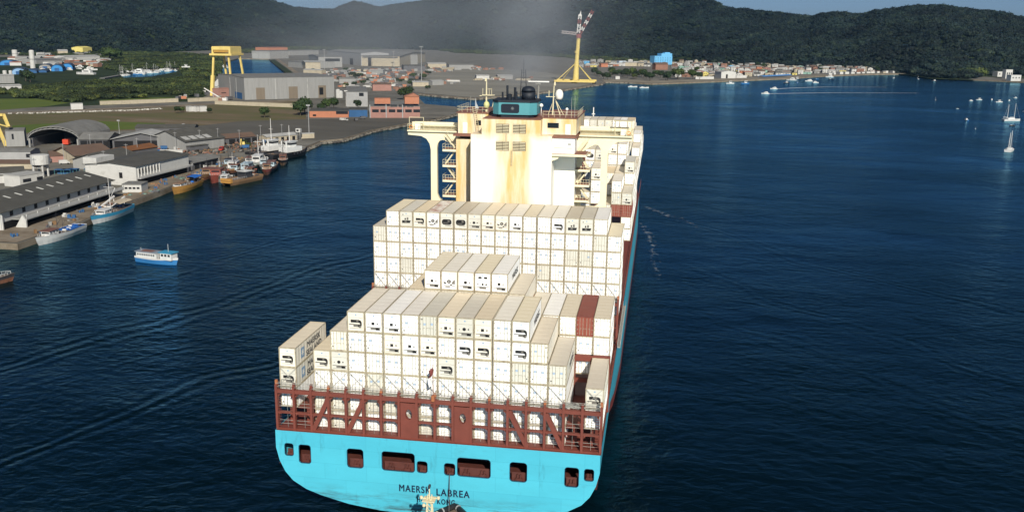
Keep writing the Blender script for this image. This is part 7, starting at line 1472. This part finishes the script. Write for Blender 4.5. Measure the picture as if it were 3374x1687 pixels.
for (xa, xb), (ya, yb), where, n in (((1040, 1400), (230, 262), 'on the yard plain before the shipyard hall', 46), ((1120, 1340), (262, 300), 'on the plain behind the red yard building', 26), ((1380, 1640), (222, 240), 'along the far plain behind the smoke', 20)):
    for i in range(n):
        p = G(rq.uniform(xa, xb), rq.uniform(ya, yb), LZ); mt, cn = rq.choice(tones); s_ = (p - Vector((CX, CY, CZ))).length / 800; t = thing('laydown_stack', '%s material stack lying %s' % (cn, where), 'stack', p, rq.uniform(-.4, .6), 'material stacks ' + where)
        for j in range(rq.randint(2, 5)): x, y = rq.uniform(-5, 5) * s_, rq.uniform(-3, 3); MB().box(x - rq.uniform(.8, 2.6) * s_, x + rq.uniform(.8, 2.6) * s_, y - 1.2, y + 1.2, 0, rq.uniform(1.0, 4.2)).build('bundle', rq.choice((mt, P_LGREY, P_DGREY, P_BRICK)), t)
for i in range(22):
    px, py = rq.uniform(1000, 1420), rq.uniform(228, 300); tree(px, py, rq.uniform(4, 9), 'dark scrubby tree on the shipyard plain', 'scrub on the shipyard plain', i, 1.5)
sheet('grass', [(1110, 262), (1260, 256), (1420, 262), (1300, 268), (1150, 270)], gm_wood); sheet('yard', [(1030, 238), (1180, 230), (1330, 232), (1350, 242), (1200, 250), (1060, 250)], gm_tar)
# ------------------------------------------------------------------ air: haze over the bay, smoke from the funnel
def volume_mat(name, col, dens, aniso=0.0):
    M = bpy.data.materials.new(name); M.use_nodes = True; nt = M.node_tree; N = nt.nodes; N.remove(N['Principled BSDF']); v = N.new('ShaderNodeVolumePrincipled')
    v.inputs['Color'].default_value = (*col, 1); v.inputs['Density'].default_value = dens; v.inputs['Anisotropy'].default_value = aniso
    nt.links.new(v.outputs[0], N['Material Output'].inputs['Volume']); return M
hz = MB(); hz.box(-9400, 9400, -3400, 9400, -13, 520); o = hz.build('haze', volume_mat('haze_air', (.27, .58, 1.0), 1.55e-5)); tag(o, 'thin pale haze lying over the whole bay', 'haze', kind='stuff')
def smoke_mat(name, col, dens, nscale, seed):
    """smoke that thins out to nothing at the rim of its puff"""
    M = volume_mat(name, col, 0.0); nt = M.node_tree; N = nt.nodes; L = nt.links; v = [n for n in N if n.type == 'PRINCIPLED_VOLUME'][0]
    tc = N.new('ShaderNodeTexCoord'); ln = N.new('ShaderNodeVectorMath'); ln.operation = 'LENGTH'; L.new(tc.outputs['Object'], ln.inputs[0])
    r = N.new('ShaderNodeMapRange'); r.interpolation_type = 'SMOOTHSTEP'; r.inputs[1].default_value = 1.0; r.inputs[2].default_value = 0.05; L.new(ln.outputs['Value'], r.inputs[0])
    ad = N.new('ShaderNodeVectorMath'); ad.inputs[1].default_value = (seed * 3.7, seed * 1.3, 0); L.new(tc.outputs['Object'], ad.inputs[0])
    nz = N.new('ShaderNodeTexNoise'); nz.inputs['Scale'].default_value = nscale; nz.inputs['Detail'].default_value = 3; L.new(ad.outputs[0], nz.inputs['Vector'])
    r2 = N.new('ShaderNodeMapRange'); r2.inputs[1].default_value = .36; r2.inputs[2].default_value = .66; r2.inputs[3].default_value = .15; r2.inputs[4].default_value = 1.6; L.new(nz.outputs['Fac'], r2.inputs[0])
    m1 = N.new('ShaderNodeMath'); m1.operation = 'MULTIPLY'; L.new(r.outputs[0], m1.inputs[0]); L.new(r2.outputs[0], m1.inputs[1])
    m2 = N.new('ShaderNodeMath'); m2.operation = 'MULTIPLY'; m2.inputs[1].default_value = dens; L.new(m1.outputs[0], m2.inputs[0]); L.new(m2.outputs[0], v.inputs['Density']); return M
def puff_mesh():
    b = MB(); n, k = 20, 12
    b.add([(math.sin(math.pi * j / k) * math.cos(2 * math.pi * i / n), math.sin(math.pi * j / k) * math.sin(2 * math.pi * i / n), math.cos(math.pi * j / k)) for j in range(k + 1) for i in range(n)],
          [(j * n + i, j * n + (i + 1) % n, (j + 1) * n + (i + 1) % n, (j + 1) * n + i) for j in range(k) for i in range(n)]); return b
sm_root = thing('funnel_smoke', 'grey exhaust smoke drifting up and ahead from the black funnel drum', 'smoke', (2.0, 67.0, 57.5)); sm_root['kind'] = 'stuff'
for i, (x, y, z, rx, ry_, rz, od) in enumerate(((-1, 6, 3, 8, 11, 6, .8), (-3, 35, 11, 17, 32, 17, .7), (-4, 95, 20, 32, 60, 34, .34), (-42, 200, 22, 56, 100, 45, .30), (-45, 330, 28, 62, 130, 58, .32), (-112, 330, 20, 75, 120, 52, .30), (-165, 420, 18, 75, 140, 52, .30), (-250, 640, 8, 150, 180, 55, .55))):
    M = smoke_mat('smoke_grey', (.50, .53, .57), od * .56 / (ry_ * .9), 1.6, i); o = puff_mesh().build('smoke_puff', M, sm_root, (x, y, z), .1 * i, smooth=True); o.scale = (rx, ry_, rz)
